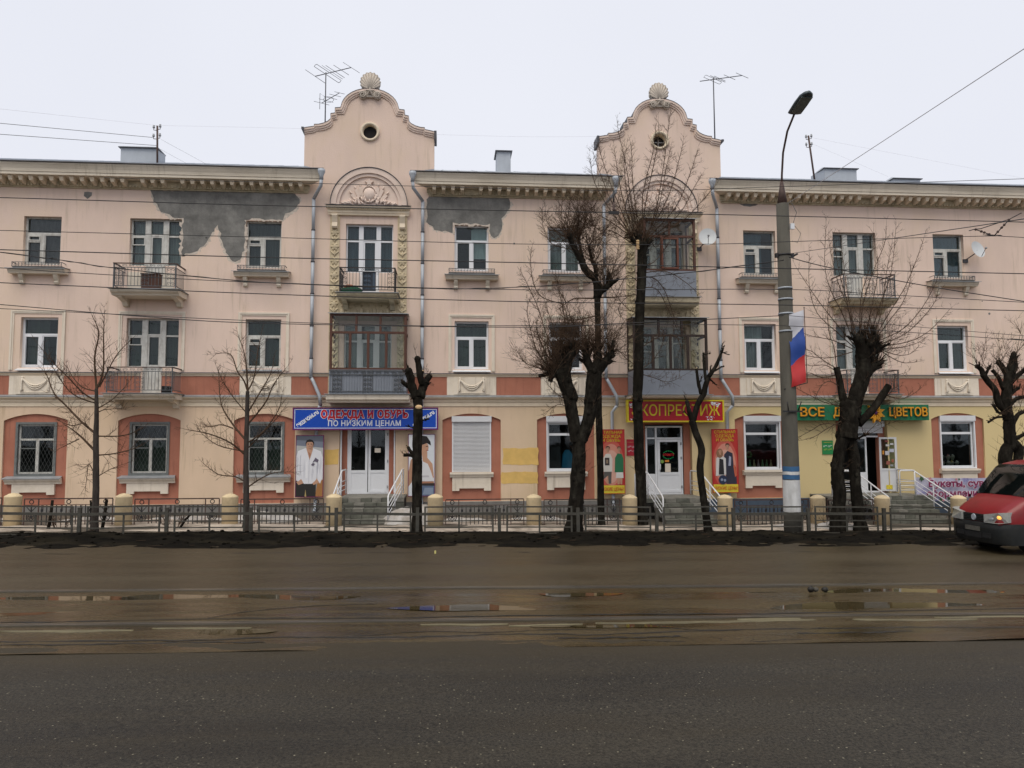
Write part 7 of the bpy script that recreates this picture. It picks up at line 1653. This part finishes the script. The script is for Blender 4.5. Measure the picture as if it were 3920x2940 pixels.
    for li in {'lopped_stump': (4, 7, 8), 'forked_pollard': (9,), 'twin_pollard': (9,), 'leaning_lopped': (4,)}.get(key, ()):
        r1_, P = limbs[li][1], limbs[li][3]; e = ENDS[li]; dd = (e[1] - e[0]).normalized(); c = e[1] + dd * .01; q = dd.orthogonal().normalized(); w = dd.cross(q); b = MB(); n = 14
        b.add([c + (q * math.cos(2 * PI * k / n) + w * math.sin(2 * PI * k / n)) * r1_ * 1.02 for k in range(n)] + [c + dd * .012], [(k, (k + 1) % n, n) for k in range(n)]); b.build('cut_face', M['cut_wood'], t, 'pale freshly sawn wood')
    if key == 'lopped_stump':
        b = MB(); b.ball((-.86, -5.955, 3.63), (.105, .03, .065), 14, 6); b.build('cut_face', M['cut_wood'], t, 'large pale sawn face at the fork')
bh = thing('insulator_block', 'stack of pale ridged blocks hung high on the tall straight trunk', 'insulator', (6.33, -3.82, 9.2))
for k in range(5): b = MB(); b.lathe([(0, 0), (.055, 0), (.06, .03), (.045, .05), (0, .05)], (6.33, -3.85, 9.02 + k * .065), 8); b.build('ridge', M['cut_wood'], bh)
for i, (x0, z0, x1, z1, r, lab) in enumerate([(-11.78, .05, -11.66, .93, .05, 'short dark leaning stake near the left edge'), (-10.54, .0, -10.58, .92, .035, 'thin dark stake left of the first young tree'), (-10.26, .0, -10.12, .94, .055, 'leaning dark stake beside the first young tree'), (-8.0, .2, -7.7, .45, .04, 'low slanting stub left of the second young tree'), (-6.16, .1, -6.02, .95, .045, 'forked dark stub beside the second young tree')]):
    t = thing('wooden_stake', lab, 'stake', (x0, -4.7, gz(x0))); b = MB(); rr = random.Random(i); b.tube([(x0, -4.7, z0 - .15), ((x0 + x1) / 2 + .02, -4.7, (z0 + z1) / 2), (x1, -4.72, z1)], [r, r * .95, r * .85], 8, 0, True, True, .12, rr); b.build('shaft', M['bark'], t)
for i, (x, y, n, h, lab) in enumerate([(-11.55, -4.4, 9, .5, 'dark leafless shrub stump behind the barrier at the left'), (-8.35, -4.3, 9, .45, 'small dark shrub stump right of the first young tree'), (11.9, -5.0, 7, .8, 'thin bare sapling shoots beside the lamp post')]):
    t = thing('bare_shrub', lab, 'shrub', (x, y, gz(x)), None); b = MB(); rr = random.Random(60 + i)
    for k in range(n): a = rr.uniform(0, 6.28); twig(b, Vector((x + .15 * math.cos(a), y + .1 * math.sin(a), gz(x) - .05)), Vector((.5 * math.cos(a), .4 * math.sin(a), 1)).normalized(), h * rr.uniform(.6, 1.3), .012, rr, 2)
    b.build('stems', M['twig'], t)

# ------------------------------------------------------------------ lamp post with flag
lx, ly = 10.45, -5.9; g = gz(lx)
lp = thing('lamp_post', 'tall grey concrete lamp post with blue and white painted bands', 'lamp post', (lx, ly, g))
b = MB(); b.lathe([(.0, -.3), (.262, -.3), (.258, .4), (.19, 10.18), (.0, 10.18)], (lx, ly, g), 22); b.build('pole', M['concrete'], lp)
def band(z0, z1, m, nm):
    f = lambda z: .2605 - .0068 * z + .004; b = MB(); n = 22; vs = []
    for j in range(n): a = 2 * PI * j / n; w = .012 * math.sin(3 * a + z0 * 9) + .008 * math.sin(7 * a); vs += [(lx + f(z0) * math.cos(a), ly + f(z0) * math.sin(a), g + z0 + w * .5), (lx + f(z1) * math.cos(a), ly + f(z1) * math.sin(a), g + z1 + w * .3)]
    b.add(vs, [(2 * j, 2 * ((j + 1) % n), 2 * ((j + 1) % n) + 1, 2 * j + 1) for j in range(n)], 0, True); b.build(nm, m, lp)
WP = mat('whitewash', (.58, .58, .57), .85, .15, 4, (1, 1, .4), (.30, .29, .27), .6, 2.2, (1, 1, .5)); BPn = mat('blue_band_paint', (.035, .11, .23), .7, .15, 5)
band(.62, 1.58, WP, 'whitewashed_base'); band(1.60, 1.735, BPn, 'painted_band'); band(1.74, 1.835, WP, 'painted_band'); band(1.84, 1.99, BPn, 'painted_band')
b = MB(); b.tube([(lx, ly, g + 10.15), (lx, ly - .0, g + 10.9)], [.16, .05], 10); b.tube([(lx, ly, 10.6), (lx, ly - .03, 10.95), (lx, ly - .16, 11.6), (lx, ly - .5, 12.15), (lx, ly - 1.0, 12.48)], .034, 8); b.build('arm', M['iron_brown'], lp)
rm = Matrix.Rotation(math.radians(-12), 3, 'X'); c0 = Vector((lx, ly - 1.45, 12.60))
b = MB(); vs = []
for s, w, h in ((-.46, .20, .05), (-.42, .215, .10), (0, .225, .13), (.32, .21, .12), (.46, .15, .09), (.54, .05, .05)):
    for a in range(12): q = 2 * PI * a / 12; vs.append(c0 + rm @ Vector((w * math.cos(q), -s, max(-.05, h * math.sin(q)))))
b.add(vs, [(i * 12 + j, i * 12 + (j + 1) % 12, (i + 1) * 12 + (j + 1) % 12, (i + 1) * 12 + j) for i in range(5) for j in range(12)] + [tuple(range(11, -1, -1)), tuple(range(60, 72))], 0, True)
lum = b.build('lamp_head', mat('grey_lamp_shell', (.06, .075, .08), .4, .1, 5, metal=.3), lp)
b = MB(); b.obox(c0 + rm @ Vector((0, -.05, -.062)), (.17, .34, .012), rm); b.build('lamp_glass', mat('dull_lamp_glass', (.09, .12, .12), .25, .1, 5), lum)
for z in (8.35, 6.5, 5.95, 6.95, 7.3):
    b = MB(); f = .2605 - .0068 * (z - g) + .006; b.lathe([(f, 0), (f + .01, 0), (f + .01, .05), (f, .05)], (lx, ly, z), 18)
    if z == 8.35: b.box(lx - .28, lx + .30, ly - .06, ly + .06, z - .05, z + .08); b.tube([(lx + .28, ly, z), (lx + .40, ly - .1, z + .06)], .03, 6)
    b.build('clamp', M['iron'] if z == 8.35 else M['tin'], lp)
b = MB(); f = .235; b.box(lx - .30, lx + .31, ly - .27, ly - .23, 3.46, 3.51); b.tube([(lx - .14, ly - .26, 3.5), (lx - .2, ly - .34, 3.78)], .018, 5); b.tube([(lx + .16, ly - .26, 3.5), (lx + .24, ly - .34, 3.78)], .018, 5); b.build('flag_bracket', M['iron'], lp, 'empty two pronged iron flag holder')
b = MB(); b.box(lx + .14, lx + .26, ly - .24, ly - .16, 9.15, 9.33); b.build('junction_box', M['white_frame'], lp)
b = MB(); b.tube([(lx + .2, ly - .2, 10.0), (lx + .38, ly - .15, 9.7), (lx + .22, ly - .2, 9.3)], .008, 4); b.tube([(lx + .25, ly - .2, 9.3), (lx + .52, ly - .1, 9.05), (lx + .40, ly - .1, 8.75), (lx + .2, ly - .15, 8.8)], .007, 4); b.build('loose_wire', M['tin_dark'], lp)
fl = thing('flag', 'white blue and red tricolour flag hanging upright beside the lamp post', 'flag', (10.66, -6.15, 4.2))
def fp(u, v): return (10.43 + .47 * u, -6.15 - .05 * math.sin(u * 5 + v * 6) * (1 - u * .6) - .03 * math.sin(v * 15), 4.22 + 2.24 * v + (.16 * u) - .02 * math.sin(v * 9))
W_ = flat('flag_white', (.60, .60, .64)); B_ = flat('flag_blue', (.025, .07, .30)); R_ = flat('flag_red', (.50, .035, .035)); b = MB(); nu, nv = 22, 110; vs = [fp(i / nu, j / nv) for j in range(nv + 1) for i in range(nu + 1)]
b.add(vs, [], 0, True)
for j in range(nv):
    for i in range(nu):
        u, v = (i + .5) / nu, (j + .5) / nv; w1 = .68 + .06 * math.sin(u * 2.4 - 1.2) + .03 * u; w2 = .33 + .05 * math.sin(u * 2.2 - .9)
        b.f.append((j * (nu + 1) + i, j * (nu + 1) + i + 1, (j + 1) * (nu + 1) + i + 1, (j + 1) * (nu + 1) + i)); b.m.append(0 if v > w1 else 1 if v > w2 else 2); b.sm.append(True)
b.build('flag_cloth', [W_, B_, R_], fl)
b = MB(); b.tube([(10.93, -6.17, 4.34), (10.91, -6.17, 6.66)], .012, 6); b.ball((10.91, -6.17, 6.68), .022, 6, 4); b.build('flag_staff', M['iron_brown'], fl)
b = MB(); b.tube([(10.25, -6.05, 4.17), (10.94, -6.17, 4.36)], .014, 6); b.build('lower_rod', M['iron'], fl)

# ------------------------------------------------------------------ overhead wires
WIRES = {
 'w1': [(-8.16,-14.6,6.94),(-3.39,-14.6,6.9),(1.38,-14.6,6.9),(6.01,-14.6,6.91),(11.68,-14.6,6.89)],
 'w2': [(-8.13,-14.6,6.35),(-3.38,-14.6,6.31),(1.37,-14.6,6.27),(4.84,-14.6,6.33),(6.93,-14.6,6.43),(10.71,-14.6,6.6),(11.66,-14.6,6.57)],
 'w3': [(-7.41,-15.8,5.71),(-3.08,-15.8,5.65),(1.25,-15.8,5.63),(5.84,-15.8,5.6),(10.61,-15.8,5.57)],
 'w5': [(-10.21,-11.0,6.5),(-8.22,-11.0,6.39),(-4.24,-11.0,6.23),(1.73,-11.0,6.14),(7.88,-11.0,6.23),(10.69,-11.0,6.13),(14.6,-11.0,5.97)],
 'w6': [(-10.19,-11.0,6.16),(-4.23,-11.0,5.97),(1.72,-11.0,5.86),(8.03,-11.0,5.85),(14.59,-11.0,5.77)],
 'w4': [(-12.81,-6.6,7.95),(-10.72,-6.6,7.7),(-9.19,-6.6,7.49),(-5.31,-6.6,7.16),(-0.32,-6.6,7.04),(2.16,-6.6,7.12),(4.4,-6.6,7.31),(7.23,-6.6,7.63),(10.11,-6.6,8.04)],
 'w4b': [(10.28,-6.6,8.14),(11.54,-6.6,7.84),(14.66,-6.6,7.31),(18.29,-6.6,6.8)],
 'w7': [(-12.75,-6.6,6.47),(-8.64,-6.6,6.15),(-5.28,-6.6,5.98),(2.16,-6.6,5.93),(5.3,-6.6,6.08),(10.05,-6.6,6.35)],
 'w8': [(-11.92,-8.0,6.1),(-4.94,-8.0,5.82),(-0.63,-8.0,5.73),(2.02,-8.0,5.76),(9.4,-8.0,5.82),(16.57,-8.0,5.46),(17.05,-8.0,5.42)],
 'w9': [(10.22,-6.6,6.35),(14.17,-6.6,6.05),(18.23,-6.6,5.76)],
 'w0': [(-6.14,-14.6,7.34),(-2.51,-14.6,7.33),(3.15,-14.6,7.33),(6.45,-14.6,7.49),(11.73,-14.6,7.79)],
 'span': [(10.59,-5.9,10.01),(11.02,-9.0,10.03),(10.59,-13.0,9.61),(7.28,-20.0,7.45)],
 'span2': [(10.51,-6.1,8.37),(8.78,-14.6,6.54),(10.97,-14.6,6.95)],
 'span2b': [(10.97,-14.6,6.95),(10.54,-15.6,6.77),(9.71,-17.0,6.44)],
 'v': [(10.47,-14.6,6.78),(10.7,-14.6,6.59),(10.92,-14.6,6.89)],
 'roof1': [(-11.54,1.5,14.53),(-15.13,-3.0,13.1)],
 'roof2': [(-11.38,1.5,14.21),(-15.11,-3.0,12.72)],
 'roof3': [(-11.4,1.5,15.02),(-15.15,-3.0,13.59)],
 'roof4': [(-11.22,1.5,14.46),(-10.16,4.0,14.37)],
 'roof5': [(-11.26,1.5,14.08),(-10.97,4.0,14.37)],
 'roof6': [(-11.34,1.5,15.02),(-7.53,2.0,15.27),(-5.45,0.2,14.52)],
 'roof7': [(-0.64,3.0,15.61),(3.15,3.0,15.63),(6.44,3.0,15.74)],
 'roof8': [(15.68,2.5,15.78),(26.44,3.0,14.31)],
 'roof9': [(15.72,2.5,15.52),(19.5,3.0,14.3)],
}

WL = {'w1': 'highest dark tram wire, sagging to the hanger near the second gable', 'w2': 'tram wire crossing the top storey windows, held by the vee hanger at the right', 'w3': 'dark tram wire across the lower part of the top windows', 'w5': 'dark wire just above the flower ledges at the right half', 'w6': 'dark wire running under the top storey balconies',
      'w4': 'twisted black cable sagging from the left edge to the lamp post', 'w4b': 'twisted black cable falling from the lamp post to the right edge', 'w7': 'dark cable across the heads of the middle windows to the lamp post', 'w8': 'thin cable crossing the middle windows behind the lamp post', 'w9': 'thin cable leaving the flag top to the right edge',
      'w0': 'thin support wire under the main cornice carrying the hanger', 'span': 'pale span wire rising from the lamp post top into the sky', 'span2': 'span wire from the lamp post to the vee hanger',
      'roof1': 'roof telephone wire, third down at the left mast', 'roof2': 'lowest roof telephone wire at the left mast', 'roof3': 'highest roof telephone wire left of the left mast', 'roof4': 'stay wire falling right from the left mast', 'roof5': 'lower stay wire falling right from the left mast', 'roof6': 'faint wire from the left mast to the first gable', 'roof7': 'faint wire between the two gables', 'roof8': 'faint wire leaving the right mast to the right edge', 'roof9': 'faint stay wire right of the right mast'}
SOFT = mat('pale_steel_wire', (.62, .60, .64), .6, .1, 5)
def vw(p0, p1, y): f = (y - p0[1]) / (p1[1] - p0[1]); return tuple(p0[i] + (p1[i] - p0[i]) * f for i in range(3))
WIRES['span'] = [(10.59, -5.9, 10.01), (8.14, -26.0, 7.98)]
for k, P in WIRES.items():
    if k not in WL: continue
    P = [Vector(p) for p in P]
    if k in ('w1', 'w2', 'w3', 'w5', 'w6', 'w8'): P = [P[0] + (P[0] - P[1]).normalized() * 14] + P + [P[-1] + (P[-1] - P[-2]).normalized() * 14]
    elif k in ('w4', 'w7'): P = [P[0] + (P[0] - P[1]).normalized() * 10] + P
    elif k in ('w4b', 'w9'): P = P + [P[-1] + (P[-1] - P[-2]).normalized() * 10]
    elif k == 'span2': P = P[:2] + [P[1] + (P[1] - P[0]).normalized() * 12]
    pts = spline(P, 8) if len(P) > 2 else P
    r = {'w1': .0085, 'w2': .0065, 'w3': .0085, 'w5': .0085, 'w6': .0105, 'w4': .012, 'w4b': .014, 'w7': .012, 'w8': .009, 'w9': .008, 'w0': .0055, 'span': .008, 'span2': .007}.get(k, .009 if k in ('roof1', 'roof2') else .0035)
    b = MB(); b.tube(pts, r, 5, 0, True, False)
    if k == 'w4': b.tube([p + Vector((0, .02 * math.sin(i * 1.3), .02 * math.cos(i * 1.3))) for i, p in enumerate(pts)], .007, 4, 0, True, False)
    tag(b.build('overhead_wire', SOFT if k in ('span', 'roof6', 'roof7', 'roof8', 'roof9', 'roof3') else M['iron']), WL[k], 'wire', 'overhead wires')
hg = thing('wire_hanger', 'dark vertical hanger between two tram wires before the second gable', 'hanger', (3.1, -14.6, 6.87))
b = MB(); b.tube([(3.11, -14.6, 7.34), (3.11, -14.6, 7.08)], .018, 6); b.build('hanger_rod', M['iron'], hg)
b = MB(); b.lathe([(0, 0), (.022, 0), (.034, .04), (.022, .06), (.034, .10), (.022, .12), (.02, .17), (0, .17)], (3.11, -14.6, 6.93), 8); b.build('insulator', M['iron_brown'], hg)
b = MB(); b.box(3.01, 3.21, -14.62, -14.58, 6.875, 6.93); b.build('wire_clamp', M['iron'], hg)
vg = thing('wire_hanger', 'dark vee shaped hanger with insulators carrying the wire at the right', 'hanger', (10.7, -14.6, 6.59))
VB = Vector((10.70, -14.6, 6.60))
for e in (Vector((10.46, -14.4, 6.79)), Vector((10.93, -14.75, 6.90))):
    d = e - VB; b = MB(); b.tube([VB, e], .010, 5); b.build('hanger_arm', M['iron'], vg)
    for f in (.25, .5, .66, .95): b = MB(); b.ball(VB + d * f, (.026, .026, .026), 8, 5); b.build('insulator', M['iron_brown'], vg)
b = MB(); b.tube([(10.30, -14.45, 6.74), (10.46, -14.4, 6.79), (10.58, -14.4, 6.80), (10.93, -14.75, 6.90), (11.06, -14.9, 6.98)], .009, 5); b.build('top_wire', M['iron'], vg)

# ------------------------------------------------------------------ red van coming along the far lane
NX, VY = 13.62, -9.66; G = gz(14.9) - .02
van = thing('van', 'red delivery van with one headlight lit, cut off by the right edge', 'van', (NX + 2.4, VY, G))
VR = mat('red_van_paint', (.21, .011, .014), .34, .05, 3, col2=(.13, .022, .017), amt2=.5, scale2=1.6, spec=.4)
VD = mat('dark_bumper_plastic', (.012, .0135, .0135), .55, .2, 5, col2=(.035, .03, .025), amt2=.35, scale2=2.5)
TY = mat('tyre_rubber', (.015, .015, .015), .85, .2, 8)
ST = [(0.0, .66, .80, .93, .80, .66), (.05, .60, .84, 1.03, .88, .78), (.26, .52, .95, 1.18, .95, .84), (.52, .48, 1.02, 1.31, .975, .86), (.70, .46, 1.10, 1.40, .985, .93), (.86, .45, 1.22, 1.62, .99, .90), (1.06, .45, 1.26, 1.89, .995, .86), (1.23, .45, 1.27, 2.10, .995, .83), (1.38, .45, 1.28, 2.22, .995, .81), (1.75, .45, 1.28, 2.30, .995, .80), (3.4, .45, 1.28, 2.33, .995, .79), (5.0, .45, 1.28, 2.30, .99, .78), (5.06, .5, 1.2, 2.2, .95, .68)]
def sec(s):
    x, zb, zs, zt, ws, wt = s; H = [(ws - .06, zb), (ws - .01, zb + .08), (ws, (zb + zs) / 2), (ws, zs), (ws + (wt - ws) * .55, zs + (zt - zs) * .62), (wt, zt - .075), (wt - .045, zt - .025), (wt - .13, zt), (wt * .4, zt + .018)]
    return [(NX + x, VY - y, G + z) for y, z in H] + [(NX + x, VY + y, G + z) for y, z in H[::-1]]
b = MB(); n = 18; vs = [p for s in ST for p in sec(s)]
b.add(vs, [(i * n + j, i * n + (j + 1) % n, (i + 1) * n + (j + 1) % n, (i + 1) * n + j) for i in range(len(ST) - 1) for j in range(n)] + [tuple(range(n)), tuple(range(len(vs) - 1, len(vs) - n - 1, -1))], 0, True)
body = b.build('body', VR, van)
md = body.modifiers.new('edges', 'EDGE_SPLIT'); md.split_angle = math.radians(50)
def fpt(x, y, z): return (NX + x, VY + y, G + z)
VG = glass('windscreen_glass', (.45, .52, .50), .03, 1.1, 0.0)
VK = mat('cab_interior', (.025, .03, .03), .8, .3, 4)
# windscreen: follows the stations, just proud of the shell
WS = [(.71, 1.425, .91), (.86, 1.645, .885), (1.06, 1.915, .84), (1.23, 2.125, .805), (1.33, 2.195, .785)]
for off, m, nm in ((.004, VK, 'windscreen_backing'), (.012, VG, 'windscreen')):
    b = MB(); vs = []
    for x, z, w in WS:
        for k in range(9): y = w * (k / 4 - 1); vs.append(fpt(x - off * .7, y, z + off * .7 - .022 * (y / .9) ** 4))
    b.add(vs, [(i * 9 + j, (i + 1) * 9 + j, (i + 1) * 9 + j + 1, i * 9 + j + 1) for i in range(4) for j in range(8)], 0, True); b.build(nm, m, van)
for s in (-1, 1):
    def sy(x, z):
        for a, c in zip(ST, ST[1:]):
            if a[0] <= x <= c[0]:
                f = (x - a[0]) / (c[0] - a[0]); zs, zt, ws, wt = (a[k] + (c[k] - a[k]) * f for k in (2, 3, 4, 5)); break
        zm = zs + (zt - zs) * .62; wm = ws + (wt - ws) * .55
        if z <= zs: return ws
        if z <= zm: return ws + (wm - ws) * (z - zs) / (zm - zs)
        return wm + (wt - wm) * (z - zm) / (zt - .075 - zm)
    for nm, P, m, of in (('side_window', [(1.0, 1.30), (1.95, 1.30), (1.95, 2.0), (1.42, 2.0), (1.18, 1.75)], VK, .008), ('quarter_window', [(.88, 1.32), (.96, 1.30), (1.13, 1.68), (1.05, 1.62)], VK, .008)):
        b = MB(); Q = []
        for i in range(len(P)):
            for k in range(4): f = k / 4; x = P[i][0] + (P[(i + 1) % len(P)][0] - P[i][0]) * f; z = P[i][1] + (P[(i + 1) % len(P)][1] - P[i][1]) * f; Q.append(fpt(x, s * (sy(x, z) + of), z))
        cx = sum(p[0] for p in Q) / len(Q); cy = sum(p[1] for p in Q) / len(Q); cz = sum(p[2] for p in Q) / len(Q)
        b.add(Q + [(cx, cy, cz)], [(i, (i + 1) % len(Q), len(Q)) if s < 0 else ((i + 1) % len(Q), i, len(Q)) for i in range(len(Q))]); b.build(nm, mat('dark_side_glass', (.015, .02, .02), .06, .1, 2, spec=.6), van)
    if s < 0: b = MB(); b.tube([fpt(1.0, s * 1.0, 1.42), fpt(.98, s * 1.10, 1.45)], .03, 6); b.ball(fpt(.97, s * 1.17, 1.52), (.07, .10, .17), 10, 7); b.build('wing_mirror', VD, van)
    b = MB(); b.box(NX + 1.12, NX + 2.06, VY + s * .992 - .006, VY + s * .992 + .006, G + .55, G + .56); b.box(NX + 2.06, NX + 2.07, VY + s * .993 - .006, VY + s * .993 + .006, G + .55, G + 1.28); b.box(NX + 1.11, NX + 1.12, VY + s * .991 - .006, VY + s * .991 + .006, G + .55, G + 1.2); b.build('door_seam', M['black'], van)
    # headlight wrapping round the corner
    P = [(-.02, .42, .765), (-.02, .42, .965), (.03, .86, 1.035), (.20, .985, 1.05), (.20, .985, .80), (.02, .88, .77)]
    HL = mat('headlight_glass', (.34, .34, .32), .12, .15, 9, spec=.6) if s < 0 else mat('far_headlight_glass', (.30, .30, .28), .15, .15, 9)
    b = MB(); Q = [fpt(x - .075, s * y, z) for x, y, z in P]; Q2 = [fpt(x + .10, s * y * .93, z) for x, y, z in P]
    k = len(Q); b.add(Q + Q2, [tuple(range(k)) if s > 0 else tuple(range(k - 1, -1, -1))] + [(i, (i + 1) % k, (i + 1) % k + k, i + k) for i in range(k)]); hl = b.build('headlight', HL, van)
    if s < 0:
        b = MB(); b.ball(fpt(.01, -.84, .92), (.06, .05, .05), 10, 6); b.build('lit_lamp', mat('lit_amber_lamp', (1.0, .42, .08), .4, 0, emit=1.0), hl, 'lit warm lamp')
        b = MB(); b.ball(fpt(-.045, -.60, .88), (.03, .11, .06), 10, 6); b.build('reflector', M['tin'], hl)
    # wheels
    for wx in (.98, 4.05):
        c = fpt(wx, s * .83, .325); b = MB(); pr = [(.20, -.10), (.30, -.105), (.325, -.08), (.335, 0), (.325, .08), (.30, .105), (.20, .10)]; vs = []; nn = 26
        for r_, y in pr:
            for j in range(nn): a = 2 * PI * j / nn; vs.append((c[0] + r_ * math.cos(a), c[1] + s * y, c[2] + r_ * math.sin(a)))
        b.add(vs, [(i * nn + j, i * nn + (j + 1) % nn, (i + 1) * nn + (j + 1) % nn, (i + 1) * nn + j) for i in range(6) for j in range(nn)], 0, True); wh = b.build('wheel', TY, van)
        b = MB(); b.prism([(c[0] + .205 * math.cos(2 * PI * j / 24), c[2] + .205 * math.sin(2 * PI * j / 24)) for j in range(24)], c[1] - .06, c[1] + .085 if s > 0 else c[1] + .06); b.ball((c[0], c[1] + s * .075, c[2]), (.10, .03, .10), 12, 5); b.build('rim', M['tin_sill'], wh)
        b = MB(); vs = []
        for j in range(17):
            a = PI * j / 16
            for r_, d in ((.375, 0), (.375, .02), (.44, .02), (.45, 0)): vs.append((c[0] + r_ * math.cos(a), VY + s * (.99 + d), c[2] + r_ * math.sin(a) * .98))
        b.add(vs, [(i * 4 + j, i * 4 + j + 1, (i + 1) * 4 + j + 1, (i + 1) * 4 + j) for i in range(16) for j in range(3)]); b.build('arch_trim', VD, van)
        b = MB(); b.prism([(c[0] + .37 * math.cos(2 * PI * j / 24), c[2] + .03 + .37 * math.sin(2 * PI * j / 24)) for j in range(24)], min(VY + s * .60, VY + s * 1.0), max(VY + s * .60, VY + s * 1.0)); b.build('wheel_well', M['black'], van)
BS = [(-.09, .0), (-.085, .45), (-.05, .72), (.04, .90), (.20, .985), (.55, 1.005)]
b = MB(); ring = [fpt(x, -y, 0) for x, y in BS[::-1]] + [fpt(x, y, 0) for x, y in BS[1:]]; k = len(ring); vs = []
for dz, sh in ((.24, .06), (.30, .01), (.55, .0), (.60, -.012), (.68, -.012), (.76, .03)): vs += [(x + sh, y, G + dz) for x, y, _ in ring]
b.add(vs, [(i * k + j + 1, i * k + j, (i + 1) * k + j, (i + 1) * k + j + 1) for i in range(5) for j in range(k - 1)], 0, True)
vs = [(x + .03, y, G + .76) for x, y, _ in ring] + [fpt(.58, 0, .76)]; b.add(vs, [(i, i + 1, k) for i in range(k - 1)])
bmp = b.build('bumper', VD, van)
for y0, y1, z0, z1 in ((-.62, -.34, .38, .50), (-.30, .30, .36, .50), (.34, .62, .38, .50)): b = MB(); b.box(NX - .098, NX - .02, VY + y0, VY + y1, G + z0, G + z1); b.build('air_intake', M['black'], bmp)
b = MB(); b.box(NX - .112, NX - .098, VY - .27, VY + .27, G + .53, G + .64); b.build('number_plate', mat('muddy_plate', (.10, .095, .08), .6, .25, 12), bmp)
b = MB(); b.box(NX - .05, NX + .02, VY - .40, VY + .40, G + .775, G + .955); grl = b.build('grille', M['black'], van)
for k in range(4): b = MB(); b.box(NX - .06, NX - .05, VY - .39, VY + .39, G + .79 + k * .042, G + .805 + k * .042); b.build('grille_bar', VD, grl)
b = MB(); vs = [(NX - .075, VY + .075 * math.cos(2 * PI * j / 20), G + .865 + .075 * math.sin(2 * PI * j / 20)) for j in range(20)] + [(NX - .045, VY + .085 * math.cos(2 * PI * j / 20), G + .865 + .085 * math.sin(2 * PI * j / 20)) for j in range(20)]
b.add(vs, [tuple(range(19, -1, -1))] + [(j, (j + 1) % 20, (j + 1) % 20 + 20, j + 20) for j in range(20)]); b.build('round_badge', M['tin'], grl)
for s in (-.35, .30): b = MB(); b.tube([fpt(.735, s, 1.44), fpt(.83, s + .35, 1.60)], .010, 4); b.tube([fpt(.76, s + .1, 1.48), fpt(.85, s + .5, 1.61)], .008, 4); b.build('wiper', M['black'], van)
b = MB(); b.box(NX + .3, NX + 4.9, VY - .85, VY + .85, G + .22, G + .46); b.build('underbody', M['black'], van)

# ------------------------------------------------------------------ small litter on the road
for i, (x, y, r) in enumerate([(6.60, -14.85, .055), (6.70, -14.83, .045), (6.86, -14.86, .05)]):
    rr = random.Random(i); b = MB(); b.ball((x, y, gz(x) + r * .4), (r * 1.3, r, r), 8, 5); b.v = [tuple(c + rr.uniform(-.008, .008) for c in v) for v in b.v]
    tag(b.build('clod', M['dark_mud'] if i != 1 else M['concrete']), ['dark clod lying in the rail puddle before the lamp post, leftmost', 'pale clod lying in the rail puddle, between two darker ones', 'dark clod lying in the rail puddle before the lamp post, rightmost'][i], 'clod')
rr = random.Random(77); b = MB()
for i in range(420):
    x, y = rr.uniform(-14, 15), rr.gauss(-7.5, .8)
    if not -8.8 < y < -6.1: continue
    r = rr.uniform(.012, .045); b.ball((x, y, gz(x) + mud_h(x, y) + r * .3), (r * 1.5, r, r * .8), 5, 3)
kind(b.build('mud_clods', M['mud']), 'stuff', 'clods and crumbs of mud along the verge')
b = MB()
for i in range(60):
    x, y = rr.uniform(-14, 15), rr.uniform(-8.7, -6.6); a = rr.uniform(-.5, .5); L = rr.uniform(.1, .35); z = gz(x) + mud_h(x, y) + .015
    b.tube([(x, y, z), (x + L * math.cos(a), y + L * math.sin(a) * .5, z + .01)], .006, 3)
kind(b.build('fallen_twigs', M['twig']), 'stuff', 'fallen twigs scattered over the mud verge')
b = MB(); b.box(-.32, -.28, -9.82, -9.78, gz(0) - .03, gz(0) + .04); tag(b.build('litter', flat('litter_paper', (.6, .55, .2))), 'tiny yellow scrap of litter at the road edge', 'litter')

rr = random.Random(31); b = MB()
for i in range(46):
    x, y, h = -78 + i * 3.4 + rr.uniform(-1, 1), -60 + rr.uniform(-3, 3), rr.uniform(8, 13); z = gz(0) - .3
    b.tube([(x, y, z), (x + rr.uniform(-.3, .3), y, z + h * .5), (x + rr.uniform(-.6, .6), y, z + h)], [.22, .16, .05], 6)
    for k in range(110):
        f = rr.uniform(.25, 1); a = rr.uniform(0, 2 * PI); p = Vector((x, y, z + h * f)); dv = Vector((math.cos(a), math.sin(a), rr.uniform(.3, 1.1))).normalized(); L = rr.uniform(.8, 2.6) * (1.15 - f * .7)
        b.tube([p, p + dv * L * .5, p + dv * L + Vector((0, 0, .2))], [.05, .03, .012], 3, 0, True, False)
kind(b.build('far_wood', M['bark']), 'stuff', 'far off bare wood across the street, seen mirrored in the window panes')
